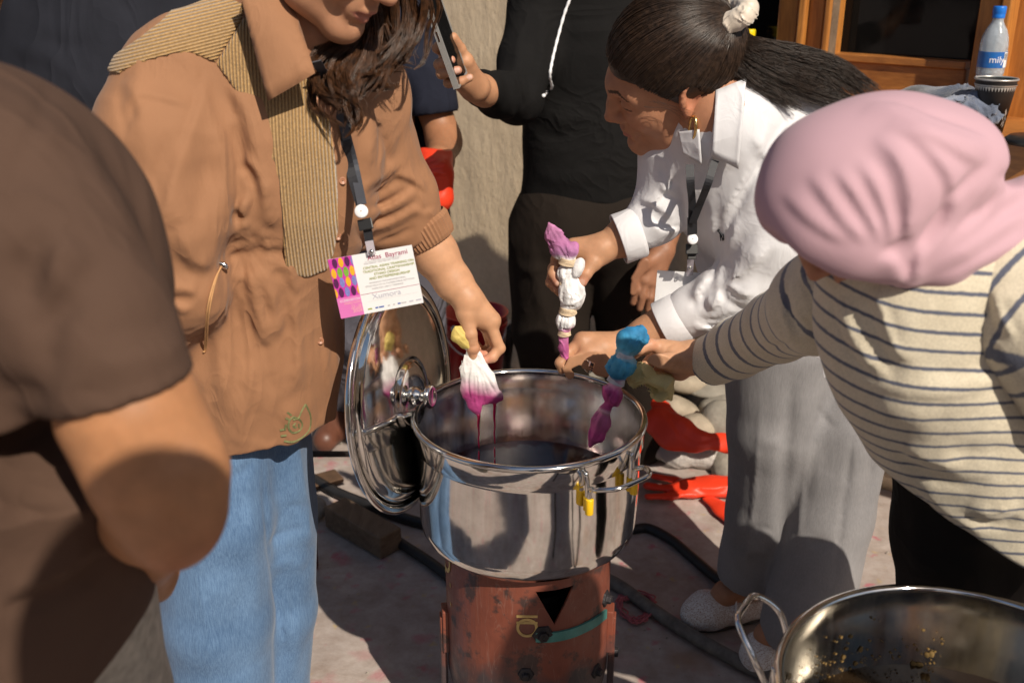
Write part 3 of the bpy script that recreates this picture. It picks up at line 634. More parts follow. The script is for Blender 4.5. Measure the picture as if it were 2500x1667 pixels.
def stove():
    r = empty('stove', (PX, PY, 0)); tag(r, 'red gas-cylinder stove with triangular vent holding up the big pot', 'stove'); c = (PX, PY, 0)
    tri = [on_stove(*q) for q in ((1307, 1444), (1401, 1428), (1354, 1524))]; ta = [math.atan2(p[1]-PY, p[0]-PX) for p in tri]; (aA, aB, aC), (zA, zB, zC) = ta, [p[2] for p in tri]
    lo_ = lambda a: zA+(zC-zA)*(a-aA)/(aC-aA) if a < aC else zC+(zB-zC)*(a-aC)/(aB-aC)
    hi_ = lambda a: zA+(zB-zA)*(a-aA)/(aB-aA)
    inn = sorted(set(list(np.linspace(aA, aC, 9))+list(np.linspace(aC, aB, 9)))); full = sorted(inn+[aB+(2*math.pi-(aB-aA))*k/80 for k in range(1, 80)])
    pt = lambda a, z, R=SR: V(PX+R*math.cos(a), PY+R*math.sin(a), z); b = MB()
    for R, fl_ in ((SR, 0), (SR-.004, 1)):
        for k in range(len(full)):
            a0, a1 = full[k], full[(k+1) % len(full)]
            vent = a0 >= aA-1e-9 and (a1 <= aB+1e-9) and k < len(inn)-1
            spans = [(.215, .215, lo_(a0), lo_(a1)), (hi_(a0), hi_(a1), .494, .494)] if vent else [(.215, .215, .494, .494)]
            for z00, z01, z10, z11 in spans: q = (0, 1, 2, 3); b.add([pt(a0, z00, R), pt(a1, z01, R), pt(a1, z11, R), pt(a0, z10, R)], [q[::-1] if fl_ else q])
    for k in range(len(inn)-1):
        for g in (lo_, hi_): b.add([pt(inn[k], g(inn[k])), pt(inn[k+1], g(inn[k+1])), pt(inn[k+1], g(inn[k+1]), SR-.004), pt(inn[k], g(inn[k]), SR-.004)], [(0, 1, 2, 3)])
    b.lathe([(SR, .494), (SR-.004, .494)], c, 96); b.lathe([(SR, .2155), (SR*.97, .19), (SR*.86, .165), (SR*.6, .148), (.001, .14)], c, 96); body = b.build('cylinder', M['stove'], r, False)
    q = MB(); n_ = 30; q.add([pt(math.radians(-10+200*k/n_), z_, SR-.012) for z_ in (.22, .48) for k in range(n_+1)], [(k, k+1, n_+2+k, n_+1+k) for k in range(n_)]); q.build('dark_inside', M['soot'], r)  # dark half-drum added so the inside looks dark through the vent
    q = MB(); q.lathe([(SR*.55, .22), (SR*.55, .40)], c, 24); q.build('burner', M['soot'], r)
    # teal band between two bolts
    A = [on_stove(x, y, .004) for x, y in spline([(1308, 1556), (1350, 1556), (1400, 1545), (1450, 1522), (1482, 1498)], 16)]
    t = MB(); hh = .0095; v = []; f = []
    for p in A: o = unit(V(p[0]-PX, p[1]-PY, 0)); v += [p-V(0, 0, hh), p+V(0, 0, hh), p+V(0, 0, hh)-o*.004, p-V(0, 0, hh)-o*.004]
    for i in range(len(A)-1):
        for k in range(4): f.append((i*4+k, i*4+(k+1) % 4, (i+1)*4+(k+1) % 4, (i+1)*4+k))
    t.add(v, f); t.build('band', M['teal'], r, False)
    for (x, y, s) in ((1325, 1548, .013), (1478, 1460, .011), (1284, 1645, .010), (1455, 1636, .010), (1494, 1590, .012)):
        p = on_stove(x, y, .0); o = unit(V(p[0]-PX, p[1]-PY, 0)); u = unit(np.cross(V(0, 0, 1), o)); k = MB(); k.lathe([(s*1.5, -.001), (s*1.4, .003), (s*.8, .004), (s*.75, .011), (s*.5, .012), (.001, .012)], p, 6, np.array([u, V(0, 0, 1), o])); k.build('bolt', M['soot'], r, False, .001)
    for a in (math.radians(-9), math.radians(189), math.radians(90)):
        d_ = V(math.cos(a), math.sin(a), 0); k = MB(); p = V(PX, PY, 0)+d_*(SR+.008); k.box(p+V(0, 0, .165), (.006, .011, .165), np.array([d_, V(-d_[1], d_[0], 0), V(0, 0, 1)])); k.box(p+V(0, 0, .30)-d_*.004, (.006, .016, .045), np.array([d_, V(-d_[1], d_[0], 0), V(0, 0, 1)])); k.build('leg', M['stove'], r, False, .002)
    # stencilled letters, running up the cylinder
    for s, px, py, size in (('O', 1312, 1556, .052), ('II', 1312, 1527, .052), ('\u041f\u0421', 1103, 1490, .085)):
        v2, f2 = text_mesh(s, size); out = []
        p0 = on_stove(px, py); a0 = math.atan2(p0[1]-PY, p0[0]-PX)
        for x, y, _ in v2: a = a0-y/SR; out.append(V(PX+(SR+.0012)*math.cos(a), PY+(SR+.0012)*math.sin(a), p0[2]+x))
        mesh('stencilled_letter', np.array(out), f2, M['gold_paint'], body, False)
    # pot supports on the top edge
    for k in range(4):
        a = math.radians(20+90*k); d_ = V(math.cos(a), math.sin(a), 0); q = MB(); q.box(V(PX, PY, .496)+d_*(SR-.018), (.012, .006, .0035), np.array([d_, V(-d_[1], d_[0], 0), V(0, 0, 1)])); q.build('pot_support', M['soot'], r, False)
stove()
# ================================================================= PEOPLE: shared builders
SK_A = (.50, .255, .145); SK_B = (.36, .165, .085); SK_C = (.55, .29, .17)
def skin_col(base, spots=(), nails=()):
    base = np.array(base)
    def g(v):
        c = np.tile(base, (len(v), 1))*(1+.06*noise(v[:, 0], v[:, 1], v[:, 2], 40, 3)[:, None])
        for p, r, k in spots:
            w = np.exp(-((v-np.asarray(p))**2).sum(1)/r**2)[:, None]; c = c*(1-w)+np.array(k)*w
        for p, r, k in nails:
            w = (((v-np.asarray(p))**2).sum(1) < r*r)[:, None]; c = np.where(w, np.array(k), c)
        return c
    return g
def frame(f, up_hint):
    f = unit(f); l = unit(np.cross(up_hint, f)); u = np.cross(f, l); return np.stack([f, l, u], 1)     # columns forward, left, up
def head_field(h=.0022, ear=1.0, female=True):
    F = Field((-.13, -.105, -.235), (.135, .105, .145), h)
    F.el((-.014, 0, .036), (.099, .077, .092), k=.02); F.el((.018, 0, -.028), (.070, .061, .086), k=.03)
    for s in (-1, 1):
        F.ch([(-.022, s*.053, -.05), (.025, s*.044, -.088), (.070, s*.014, -.107)], [.018, .0175, .016], .035)
        F.el((.050, s*.038, -.028), (.032, .027, .030), k=.03); F.rc((.083, s*.010, .026), (.068, s*.045, .024), .0115, .0105, .025)
        F.el((.084, s*.031, .006), (.014, .016, .011), k=.014, op='s'); F.el((.0725, s*.031, .004), (.0155, .0165, .0135), k=.007)
        F.rc((.0825, s*.018, .000), (.0780, s*.046, -.001), .0022, .0022, .004)
        F.el((.094, s*.0125, -.036), (.011, .0085, .0075), k=.008); F.el((.100, s*.0075, -.043), (.006, .0035, .003), k=.003, op='s')
        # ear: disc, rim, bowl, lobe
        e = V(-.014, s*.079, .002)
        E_ = np.array([unit(V(.92, s*.30, .25)), unit(V(-.30, s*.95, .0)), unit(V(-.25, 0, .97))])
        F.el(e, (.019, .0075, .030), E_, k=.008); F.el(e+E_[1]*.007-E_[0]*.0*s, (.0115, .007, .019), E_, k=.004, op='s')
        rim = [e+E_[1]*.004+E_[0]*(.0165*math.cos(a))+E_[2]*(.028*math.sin(a)) for a in np.linspace(math.radians(-20), math.radians(250), 14)]; F.ch(rim, .0034, .003)
        F.el(e+E_[0]*.003-E_[2]*.029+E_[1]*.002, (.008, .0055, .009), E_, k=.006); F.rc(e+E_[0]*.013+E_[2]*.002+E_[1]*.003, e+E_[0]*.011-E_[2]*.008+E_[1]*.003, .0048, .004, .004)
    F.el((.076, 0, -.106), (.021, .022, .018), k=.02)
    F.ch([(.088, 0, .020), (.098, 0, -.008), (.110, 0, -.030)], [.0075, .0085, .0108], .014)
    F.el((.084, 0, -.067), (.013, .028, .022), k=.012)
    F.ch([(.078, -.025, -.0685), (.0945, -.008, -.0635), (.0955, 0, -.0650), (.0945, .008, -.0635), (.078, .025, -.0685)], [.003, .0058, .0055, .0058, .003], .004)
    F.ch([(.078, -.023, -.0705), (.0935, 0, -.0765), (.078, .023, -.0705)], [.003, .0068, .003], .004)
    F.st([(.083, -.027, -.0695), (.099, -.006, -.0702), (.099, .006, -.0702), (.083, .027, -.0695)], .0022, -.004, .15)
    F.st([(.095, 0, -.090), (.088, .018, -.088)], .006, -.003); F.st([(.095, 0, -.090), (.088, -.018, -.088)], .006, -.003)
    F.ch([(-.028, 0, -.05), (-.040, 0, -.13), (-.060, 0, -.235)], [.050, .050, .058], .03)
    return F
LIP = (.42, .16, .12); HAIRC = (.018, .011, .008)
def head_col(base, lip=LIP, brow=HAIRC, blush=(.58, .24, .15)):
    base = np.array(base)
    def g(v):
        c = np.tile(base, (len(v), 1))*(1+.05*noise(v[:, 0], v[:, 1], v[:, 2], 60, 3)[:, None]); x, y, z = v.T
        def mixc(w, k): nonlocal c; c = c*(1-w[:, None])+np.array(k)*w[:, None]
        mixc(.35*np.exp(-(((x-.07)/.03)**2+((np.abs(y)-.042)/.022)**2+((z+.03)/.022)**2)), blush); mixc(.4*np.exp(-(((x-.112)/.014)**2+(y/.016)**2+((z+.033)/.014)**2)), blush)
        mixc(.5*np.exp(-(((np.abs(y)-.083)/.010)**2)*(1)) * (x < .02)*(x > -.05), (.55, .19, .11))
        yy = np.abs(y); zl = -.0700+.0*yy; up = zl+.0085*np.clip(1-(yy/.027)**2, 0, 1); lo = zl-.0125*np.clip(1-(yy/.025)**2, 0, 1)
        mixc(np.clip(((z < up) & (z > lo) & (x > .075) & (yy < .026)).astype(float), 0, 1)*.85, lip)
        zb = .0275+.006*np.clip((yy-.012)/.02, 0, 1)-.010*np.clip((yy-.034)/.02, 0, 1); mixc(((np.abs(z-zb) < .0030*np.clip(1.3-(yy/.055)**2, .2, 1)) & (yy > .012) & (yy < .056) & (x > .055)).astype(float)*.9, brow)
        zl2 = -.0005+.002*np.cos((yy-.031)*80); mixc(((np.abs(z-zl2) < .0016) & (np.abs(yy-.032) < .0175) & (x > .06)).astype(float)*.9, (.03, .018, .014))
        return c
    return g
_HEADS = {}
def head_mesh(C, Rm, scale, base, ear=True, **kw):
    h = kw.pop('h', .0045)
    if h not in _HEADS: _HEADS[h] = head_field(h).nets()
    v, f = _HEADS[h]; c = head_col(base, **kw)(v); return (v*scale)@Rm.T+C, f, c
def hand(F, wrist, palm, fingers, k=.006):
    """palm: list of (a,b,ra,rb[,fl]); fingers: list of (pts, radii)"""
    for q in palm: F.rc(q[0], q[1], q[2], q[3], .012, fl=q[4] if len(q) > 4 else None)
    for pts, rs in fingers:
        rs = [q*.93 for q in rs]
        for i in range(len(pts)-1): F.rc(pts[i], pts[i+1], rs[i], rs[i+1], k*.7 if i == 0 else .0015)
        for i in range(1, len(pts)-1): F.el(pts[i], (rs[i]*1.05,)*3, k=.003)
def joined(name, parts, m, parent, attrs=None):
    vs, fs, cs = [], [], []; b = 0
    for v, f, c in parts:
        vs.append(v); fs.append(f+b); cs.append(np.broadcast_to(c, (len(v), 3))); b += len(v)
    return mesh(name, np.vstack(vs), np.vstack(fs), m, parent, True, col=np.vstack(cs))
def core_body(pts, h=.02):
    """plain trunk and limbs that carry the clothes: list of (points, radii, flat)"""
    P = [p for q in pts for p in q[0]]; R = max(max(q[1]) for q in pts); lo, hi = box_of(P, R+.05); F = Field(lo, hi, h)
    for q in pts: F.ch(q[0], q[1], .04, fl=q[2] if len(q) > 2 else None)
    return F.nets()
def strand_mesh(S_, r0, r1=.3, sides=4):
    """S_ (N,K,3) strands -> tubes"""
    N, K, _ = S_.shape; T = np.gradient(S_, axis=1); T /= np.linalg.norm(T, axis=2, keepdims=True)+1e-9
    ref = np.array([.31, .2, .93]); A = np.cross(T, ref); A /= np.linalg.norm(A, axis=2, keepdims=True)+1e-9; B = np.cross(T, A)
    rad = (np.asarray(r0)*np.ones(N))[:, None]*np.linspace(1, r1, K)[None, :]; v = []
    for j in range(sides):
        a = 2*math.pi*j/sides; v.append(S_+rad[..., None]*(A*math.cos(a)+B*math.sin(a)))
    v = np.stack(v, 2).reshape(-1, 3); i, k, j = np.meshgrid(np.arange(N), np.arange(K-1), np.arange(sides), indexing='ij'); b = (i*K+k)*sides
    j2 = (j+1) % sides; f = np.stack([b+j, b+j2, b+sides+j2, b+sides+j], -1).reshape(-1, 4); return v, f
def lock(pts, n, spread, r, K=22, wave=.004, wl=3.0, tip=.35, curl=0.0, lmin=.8):
    """bundle of n strands along a guide; spread = radius at root/mid"""
    g = spline(pts, K); t = np.linspace(0, 1, K); L = np.linalg.norm(np.diff(g, axis=0), axis=1).sum()
    o = rng.normal(size=(n, 1, 3)); o /= np.linalg.norm(o, axis=2, keepdims=True)+1e-9; o *= np.sqrt(rng.random((n, 1, 1)))*spread
    prof = (1-(1-tip)*t**1.5)[None, :, None]; ph = rng.uniform(0, 6.28, (n, 1, 3)); fr = rng.uniform(.7, 1.3, (n, 1, 3))
    w = wave*np.sin(ph+fr*wl*6.28*L/.2*t[None, :, None])*np.clip(t*3, 0, 1)[None, :, None]
    c = 0
    if curl:
        a = 6.28*wl*L/.25*t+rng.uniform(-.25, .25, (n, 1)); c = curl*np.clip(t*2, 0, 1)[None, :, None]*np.stack([np.cos(a), np.sin(a)*.6, np.sin(a+1)*.5], -1)
    S_ = g[None]+o*prof+w+c
    cutl = rng.uniform(lmin, 1.0, (n, 1, 1)); idx = t[None, :, None]*cutl*(K-1); i0 = np.clip(np.floor(idx).astype(int), 0, K-2)[..., 0]; fr2 = (idx-i0[..., None])
    ar = np.arange(n)[:, None]; return S_[ar, i0]*(1-fr2)+S_[ar, i0+1]*fr2
def hair_mat(name, a, b_):
    m, t, b = nodes(name); t.links.new(_ramp(t, _noise(t, 120, 2), [(.3, a), (.7, b_)]), b.inputs['Base Color']); b.inputs['Roughness'].default_value = .36; b.inputs['Specular IOR Level'].default_value = .45
    b.inputs['Anisotropic'].default_value = .4; return m
M['hair_dark'] = hair_mat('dark_brown_hair', (.016, .0095, .0065), (.052, .030, .019)); M['hair_brown'] = hair_mat('chestnut_hair', (.030, .014, .007), (.11, .045, .018))
def sheet(name, grid, th, m, parent, **kw):
    """thick cloth patch from a (n,k,3) grid of points"""
    g = np.asarray(grid, float); n, k = g.shape[:2]; du = np.gradient(g, axis=0); dv = np.gradient(g, axis=1); N = np.cross(du, dv); N /= np.linalg.norm(N, axis=2, keepdims=True)+1e-9
    v = np.vstack([g.reshape(-1, 3), (g+N*th).reshape(-1, 3)]); o = n*k; f = []
    for i in range(n-1):
        for j in range(k-1): a = i*k+j; f += [(a, a+1, a+k+1, a+k), (o+a, o+a+k, o+a+k+1, o+a+1)]
    ring = [(i, 0) for i in range(n)]+[(n-1, j) for j in range(1, k)]+[(i, k-1) for i in range(n-2, -1, -1)]+[(0, j) for j in range(k-2, 0, -1)]
    for q in range(len(ring)):
        a = ring[q][0]*k+ring[q][1]; e = ring[(q+1) % len(ring)]; b = e[0]*k+e[1]; f.append((a, b, o+b, o+a))
    return mesh(name, v, np.array(f), m, parent, True, **kw)
def strap(b, pts, w, th, face):
    """flat webbing along pts; face = direction its broad side looks at"""
    pts = np.asarray(pts); n = len(pts); v = []; f = []
    for i in range(n):
        t = unit(pts[min(i+1, n-1)]-pts[max(i-1, 0)]); s = unit(np.cross(t, face)); o = np.cross(s, t)
        v += [pts[i]-s*w/2-o*th/2, pts[i]+s*w/2-o*th/2, pts[i]+s*w/2+o*th/2, pts[i]-s*w/2+o*th/2]
    for i in range(n-1):
        for k in range(4): f.append((i*4+k, i*4+(k+1) % 4, (i+1)*4+(k+1) % 4, (i+1)*4+k))
    f += [(0, 1, 2, 3), (4*n-1, 4*n-2, 4*n-3, 4*n-4)]; b.add(v, f)
TOCAM = V(0, -CT, ST)
# ================================================================= woman in the brown coat
def coat_woman():
    root = empty('person', tuple(G(560, 1900))); tag(root, 'woman in tan-brown coat with knit panels and blue jeans, dipping a cloth into the pot', 'person')
    al = math.radians(35); fw = V(math.sin(al), -math.cos(al), 0); fl = (fw, .72)
    # ---- jeans: two wide legs
    hip = Q(590, 1000, 1.60); J = Field(*box_of([Q(380, 960, 1.5), Q(800, 2050, 1.8), hip], .06), .0055)
    ra = [Q(530, 1000, 1.56), Q(525, 1250, 1.55), Q(530, 1500, 1.56), Q(540, 1760, 1.58), Q(545, 2000, 1.58)]; la = [Q(655, 1000, 1.63), Q(672, 1250, 1.66), Q(672, 1480, 1.68), Q(655, 1700, 1.70), Q(650, 1900, 1.70)]
    J.ch(la, [.085, .078, .078, .080, .085], .02); J.ch(ra, [.095, .098, .098, .10, .105], .02)
    J.folds([([(640, 1120), (648, 1250), (665, 1400), (690, 1550), (700, 1660)], .006, -.010), ([(600, 1130), (610, 1300), (630, 1500)], .02, .006), ([(560, 1150), (540, 1300), (530, 1450)], .025, -.006),
             ([(700, 1130), (735, 1260), (762, 1330)], .015, .006), ([(650, 1330), (700, 1300), (755, 1290)], .012, -.006), ([(660, 1380), (710, 1370), (750, 1380)], .02, .005), ([(455, 1400), (480, 1520), (490, 1660)], .004, .003), ([(600, 1400), (580, 1520), (600, 1660)], .03, -.006), ([(690, 1450), (720, 1560), (715, 1660)], .02, .006), ([(540, 1165), (590, 1150), (615, 1120)], .006, -.004), ([(545, 1175), (594, 1160), (622, 1122)], .006, -.003), ([(700, 1120), (712, 1300), (716, 1500), (706, 1660)], .005, -.003), ([(480, 1400), (505, 1530), (512, 1660)], .006, .004), ([(690, 1240), (730, 1235), (765, 1245)], .010, -.004)])
    J.wob(14, .003, 1, (1, 1, .35)); J.build('jeans', M['denim'], root)
    # ---- coat: body, two sleeves
    F = Field((-.74, 1.22, .50), (-.02, 1.88, 1.46), .0036)
    F.ch([Q(700, 170, 1.57), Q(690, 330, 1.56), Q(668, 480, 1.555), Q(640, 640, 1.555), Q(630, 850, 1.56), Q(622, 1130, 1.58)], [.125, .150, .148, .126, .132, .146], .05, fl=fl)
    F.rc(Q(720, 130, 1.58), Q(455, 155, 1.50), .080, .068, .05); F.rc(Q(720, 130, 1.58), Q(880, 220, 1.66), .085, .075, .05)
    F.ch([Q(408, 225, 1.48), Q(400, 340, 1.455), Q(420, 520, 1.43), Q(440, 690, 1.42)], [.078, .094, .088, .070], .025)
    F.ch([Q(440, 690, 1.42), Q(400, 800, 1.45)], [.066, .052], .02)
    F.ch([Q(880, 270, 1.66), Q(905, 370, 1.69), Q(950, 460, 1.71), Q(1022, 570, 1.71)], [.078, .074, .066, .046], .025)
    F.el(Q(900, 540, 1.70), (.062, .055, .042), k=.04); F.el(Q(985, 462, 1.71), (.045, .04, .035), k=.03)
    F.cutl(Q(1042, 572, 1.71), Q(1135, 726, 1.70)-Q(1042, 572, 1.71), .11)
    # uneven hem: lower in the middle
    F.cut(Q(640, 1116, 1.45), unit(V(.03, .05, -1)), .004)
    F.wob(9, .004, 0)
    Fb = F.f.copy()
    fo = [# right sleeve, hanging
        ([(505, 165), (480, 260), (440, 380), (405, 500)], .007, .004), ([(470, 268), (420, 250), (340, 238), (310, 280)], .006, .004), ([(300, 200), (330, 250), (345, 300)], .012, .004), ([(285, 220), (300, 290), (310, 350)], .006, -.004),
        ([(360, 215), (330, 270), (300, 330)], .014, -.004), ([(440, 330), (410, 440), (390, 560)], .018, .006), ([(500, 330), (500, 450), (470, 580)], .02, -.006), ([(540, 310), (560, 420), (555, 540)], .014, .007), ([(420, 560), (470, 640), (520, 660)], .018, .006), ([(400, 600), (440, 690), (500, 700)], .015, -.007),
        ([(410, 715), (450, 712), (480, 722)], .009, .009), ([(405, 735), (440, 735), (470, 745)], .006, -.010), ([(405, 750), (430, 755), (450, 770)], .008, .006),
        # armpit and side of the body
        ([(560, 210), (600, 300), (625, 400)], .012, .008), ([(572, 300), (585, 370), (600, 420)], .007, -.012), ([(580, 402), (610, 420), (625, 460)], .006, -.011), ([(590, 380), (625, 430), (640, 480)], .010, .009), ([(563, 532), (585, 530), (600, 540)], .008, -.014), ([(600, 470), (585, 510), (590, 560)], .010, .009), ([(625, 480), (612, 520), (618, 560)], .006, -.009), ([(640, 440), (640, 510), (650, 560)], .010, .008), ([(655, 500), (650, 545), (662, 580)], .006, -.008),
        ([(575, 560), (560, 600), (550, 640)], .007, -.010)]
    for i in range(9):   # gathers at the drawstring
        x = 560+i*16; y = 632-18*math.sin(i/8*math.pi)+rng.uniform(-5, 5); L = rng.uniform(50, 90)
        fo.append(([(x+6, y-L*.6), (x, y-10), (x+2, y)], .006, .007)); fo.append(([(x+8, y+4), (x+10+i*1.5, y+L*.6), (x+16+i*2, y+L)], .007, .006)); fo.append(([(x+9, y-45), (x+8, y), (x+12, y+60)], .0055, -.013))
    fo += [([(548, 640), (600, 612), (690, 618)], .005, -.006),
        ([(560, 660), (580, 760), (600, 850)], .012, -.007), ([(595, 650), (620, 760), (640, 850)], .012, .009), ([(632, 680), (655, 770), (668, 798)], .007, -.011), ([(650, 660), (680, 750), (690, 830)], .014, .007), ([(610, 760), (600, 860), (605, 930)], .012, -.007), ([(640, 800), (650, 920), (690, 960)], .025, -.008), ([(540, 720), (545, 850), (560, 1000)], .02, .006), ([(500, 800), (510, 920), (530, 1050)], .02, -.005), ([(700, 700), (720, 820), (715, 960)], .02, .007), ([(730, 720), (750, 850), (755, 1000)], .012, -.005), ([(590, 950), (600, 1050), (590, 1110)], .02, .005), ([(690, 980), (700, 1060), (690, 1110)], .02, .006),
        # front edge with buttons
        ([(838, 300), (838, 430), (834, 560), (812, 650), (796, 740), (790, 850), (800, 960), (812, 1070)], .006, .004), ([(792, 240), (800, 300), (808, 400), (812, 540)], .004, -.004), ([(776, 700), (770, 800), (772, 950), (780, 1090)], .003, -.003),
        # left sleeve
        ([(870, 300), (880, 400), (870, 500)], .012, -.008), ([(905, 250), (915, 340), (905, 430)], .014, .007), ([(930, 300), (945, 380), (940, 430)], .009, -.006), ([(880, 470), (930, 440), (985, 400)], .008, .008), ([(890, 490), (940, 460), (990, 420)], .005, -.009), ([(880, 520), (950, 500), (1020, 455)], .010, .008), ([(900, 540), (960, 525), (1030, 480)], .005, -.009), ([(890, 575), (960, 550), (1040, 505)], .009, .007), ([(915, 590), (970, 575), (1020, 545)], .005, -.008), ([(960, 430), (1000, 440), (1040, 470)], .007, .006), ([(860, 540), (880, 580), (920, 610)], .008, -.008), ([(1000, 500), (1030, 515), (1060, 510)], .006, .005)]
    F.st([F.hit(x, y) for x, y in ((520, 655), (548, 640), (600, 612), (650, 606), (700, 616))], .030, -.012); F.folds([(a, max(w*.85, .0052), h_*1.25) for a, w, h_ in fo]); F.crumple(26, .0050, 1, st_=(1, 1, .45)); F.crumple(62, .0016, 3, D=((1, 0, .4), (0, 1, 0), (-.4, 0, 1)), st_=(1, 1, .5))
    F.blur(); F.build('coat', M['coat'], root)
    # knit panels lie on the unfolded cloth
    K = Field.__new__(Field); K.lo, K.h, K.n, K.ax = F.lo, F.h, F.n, F.ax; K.f = Fb; K.wob(30, .001, 1)
    S['coatF'] = F
    def knit(name, poly, axis_px, rows):
        P = panel(K, poly, .0045, .012, 1.60); a, b = Q(*axis_px[0], 1.45), Q(*axis_px[1], 1.45); d = unit(b-a)
        return P.build(name, M['knit'], root, attrs={'rib': lambda v: (v-a)@d*rows+.5*np.sin(v[:, 2]*9)})
    m, t, b = nodes('mustard_rib_knit'); M['knit'] = m; rb = _attr(t, 'rib'); s = _math(t, 'SINE', _math(t, 'MULTIPLY', rb, 6.2832)); hgt = _math(t, 'ADD', _math(t, 'MULTIPLY', s, .5), _math(t, 'MULTIPLY', _noise(t, 420, 2), .5))
    t.links.new(_mix(t, 1.0, _ramp(t, _math(t, 'ADD', _math(t, 'MULTIPLY', s, .5), .5), [(.08, (.27, .150, .052)), (.5, (.46, .275, .105)), (1, (.52, .325, .135))]), _ramp(t, _noise(t, 300, 2), [(.3, (.75,)*3), (.7, (1.12,)*3)]), 'MULTIPLY'), b.inputs['Base Color']); b.inputs['Roughness'].default_value = .95; b.inputs['Sheen Weight'].default_value = .3; _bump(t, b, hgt, .9, .0028)
    knit('knit_panel', [(595, 42), (527, 156), (560, 200), (600, 262), (636, 321), (671, 410), (686, 500), (690, 560), (698, 672), (750, 678), (798, 660), (815, 620), (826, 560), (824, 428), (796, 235), (770, 190), (690, 60)], ((600, 400), (820, 400)), 230)
    knit('knit_yoke', [(258, 172), (270, 140), (330, 100), (395, 50), (450, -10), (600, -40), (592, 48), (527, 153), (460, 128), (400, 138), (330, 160), (285, 182)], ((420, 0), (470, 150)), 240)
    # ribbed cuff
    c0, c1 = Q(1040, 568, 1.71), Q(1060, 602, 1.71); ax = unit(c1-c0); u = unit(np.cross(ax, V(0, 0, 1))); w = np.cross(ax, u); cf = MB(); n = 84; v = []; f = []
    for j, (h_, r_) in enumerate(((-.024, .0475), (-.016, .0505), (0, .0485), (.012, .0465), (.018, .044), (.016, .041))):
        for i in range(n): a = 2*math.pi*i/n; rr = r_*(1+.018*(1 if i % 2 else -1)); v.append(c0+ax*h_+u*rr*math.cos(a)+w*rr*math.sin(a))
    for j in range(5):
        for i in range(n): f.append((j*n+i, j*n+(i+1) % n, (j+1)*n+(i+1) % n, (j+1)*n+i))
    cf.add(v, f); cf.build('cuff', M['coat'], root, False)
    # ---- collar leaves
    def leaf(A, B, C_, D, Y0, Y1, bow):
        a, b_, c, d = [np.array(q, float) for q in (A, B, C_, D)]; g = []
        for i in range(9):
            s_ = i/8; row = []
            for j in range(9):
                t_ = j/8; p = (a*(1-t_)+b_*t_)*(1-s_)+(d*(1-t_)+c*t_)*s_; base = F.hit(p[0], p[1]); off = .004+bow*(s_*(1-.3*s_))
                row.append(base+TOCAM*off if base[1] < 1.75 else Q(p[0], p[1], Y0))
            g.append(row)
        g = np.array(g)
        for _ in range(6): g[1:-1, 1:-1] = (g[:-2, 1:-1]+g[2:, 1:-1]+g[1:-1, :-2]+g[1:-1, 2:])/4
        return g
    g = np.array([[Q(*((1-s_)*((1-t_)*np.array((582, -30))+t_*np.array((690, -60)))+s_*((1-t_)*np.array((655, 247))+t_*np.array((770, 180)))), (1-s_)*((1-t_)*1.43+t_*1.47)+s_*((1-t_)*1.405+t_*1.415)-.012*math.sin(math.pi*s_)*math.sin(math.pi*t_)) for t_ in np.linspace(0, 1, 9)] for s_ in np.linspace(0, 1, 9)])
    sheet('collar', g, .0022, M['coat'], root)
    g = np.array([[Q(*((1-s_)*((1-t_)*np.array((812, 130))+t_*np.array((925, 90)))+s_*((1-t_)*np.array((832, 250))+t_*np.array((866, 282)))), 1.50+.05*t_-.02*s_) for t_ in np.linspace(0, 1, 7)] for s_ in np.linspace(0, 1, 7)])
    sheet('collar', g, .0022, M['coat'], root)
    for (x, y) in ((836, 442), (825, 578), (782, 832)):
        p = F.hit(x, y); n_ = unit(V(.35, -.9, .25)); u = unit(np.cross(V(0, 0, 1), n_)); b = MB(); b.lathe([(.0055, -.001), (.0058, .0018), (.0048, .0026), (.0036, .0016), (.001, .0014)], p, 20, np.array([u, np.cross(n_, u), n_])); b.build('button', mat('brown_button', (.34, .15, .08), .4, .05, 30) if 'btn' not in M else M['btn'], root)
        M.setdefault('btn', bpy.data.materials['brown_button'])
    # drawcord with its toggle
    p0 = F.hit(545, 648); b = MB(); cord = [p0+TOCAM*.006]+[F.hit(x, y)+TOCAM*.005 for x, y in ((525, 690), (508, 760), (502, 850), (500, 858), (506, 848), (512, 770), (525, 700), (538, 660))]; b.tube(spline(cord, 40), .0014, 6); b.build('drawcord', mat('tan_cord', (.55, .30, .13), .8, .1, 60), root)
    b = MB(); b.lathe([(.0045, -.009), (.0055, -.006), (.0055, .005), (.004, .0085), (.001, .009)], p0+TOCAM*.007, 16, np.array([V(0, 0, 1), TOCAM, V(1, 0, -.3)])); b.build('toggle', M['chrome'], root)
    # faded green print near the hem
    b = MB()
    for arc in ([(752, 1002), (764, 1030), (762, 1062), (745, 1082), (722, 1094), (700, 1092)], [(752, 1002), (742, 1020), (735, 1035), (722, 1040)], [(738, 1040), (722, 1034), (712, 1046), (712, 1062), (722, 1072), (738, 1066), (744, 1052), (738, 1040)], [(728, 1048), (722, 1056), (730, 1060)], [(705, 1052), (702, 1066)], [(712, 1040), (704, 1036)], [(718, 1030), (708, 1022)], [(706, 1078), (692, 1080)], [(700, 1064), (690, 1066)], [(735, 1050), (736, 1060)]):
        pp = spline(arc, 4*len(arc)) if len(arc) > 2 else np.array(arc); pts = [F.hit(q[0]-6, q[1]-16)+TOCAM*.0012 for q in pp]
        strap(b, pts, .0032, .0006, TOCAM)
    b.build('print', mat('faded_green_print', (.16, .17, .07), .9, .3, 200), root, False)
    # ---- head, neck
    fh = unit(V(.663, -.383, -.643)); Rm = frame(fh, V(.557, -.32, .766)); sc = 1.06; chin = V(.090, 0, -.118)*sc; C_ = Q(846, 99, 1.47)-Rm@chin
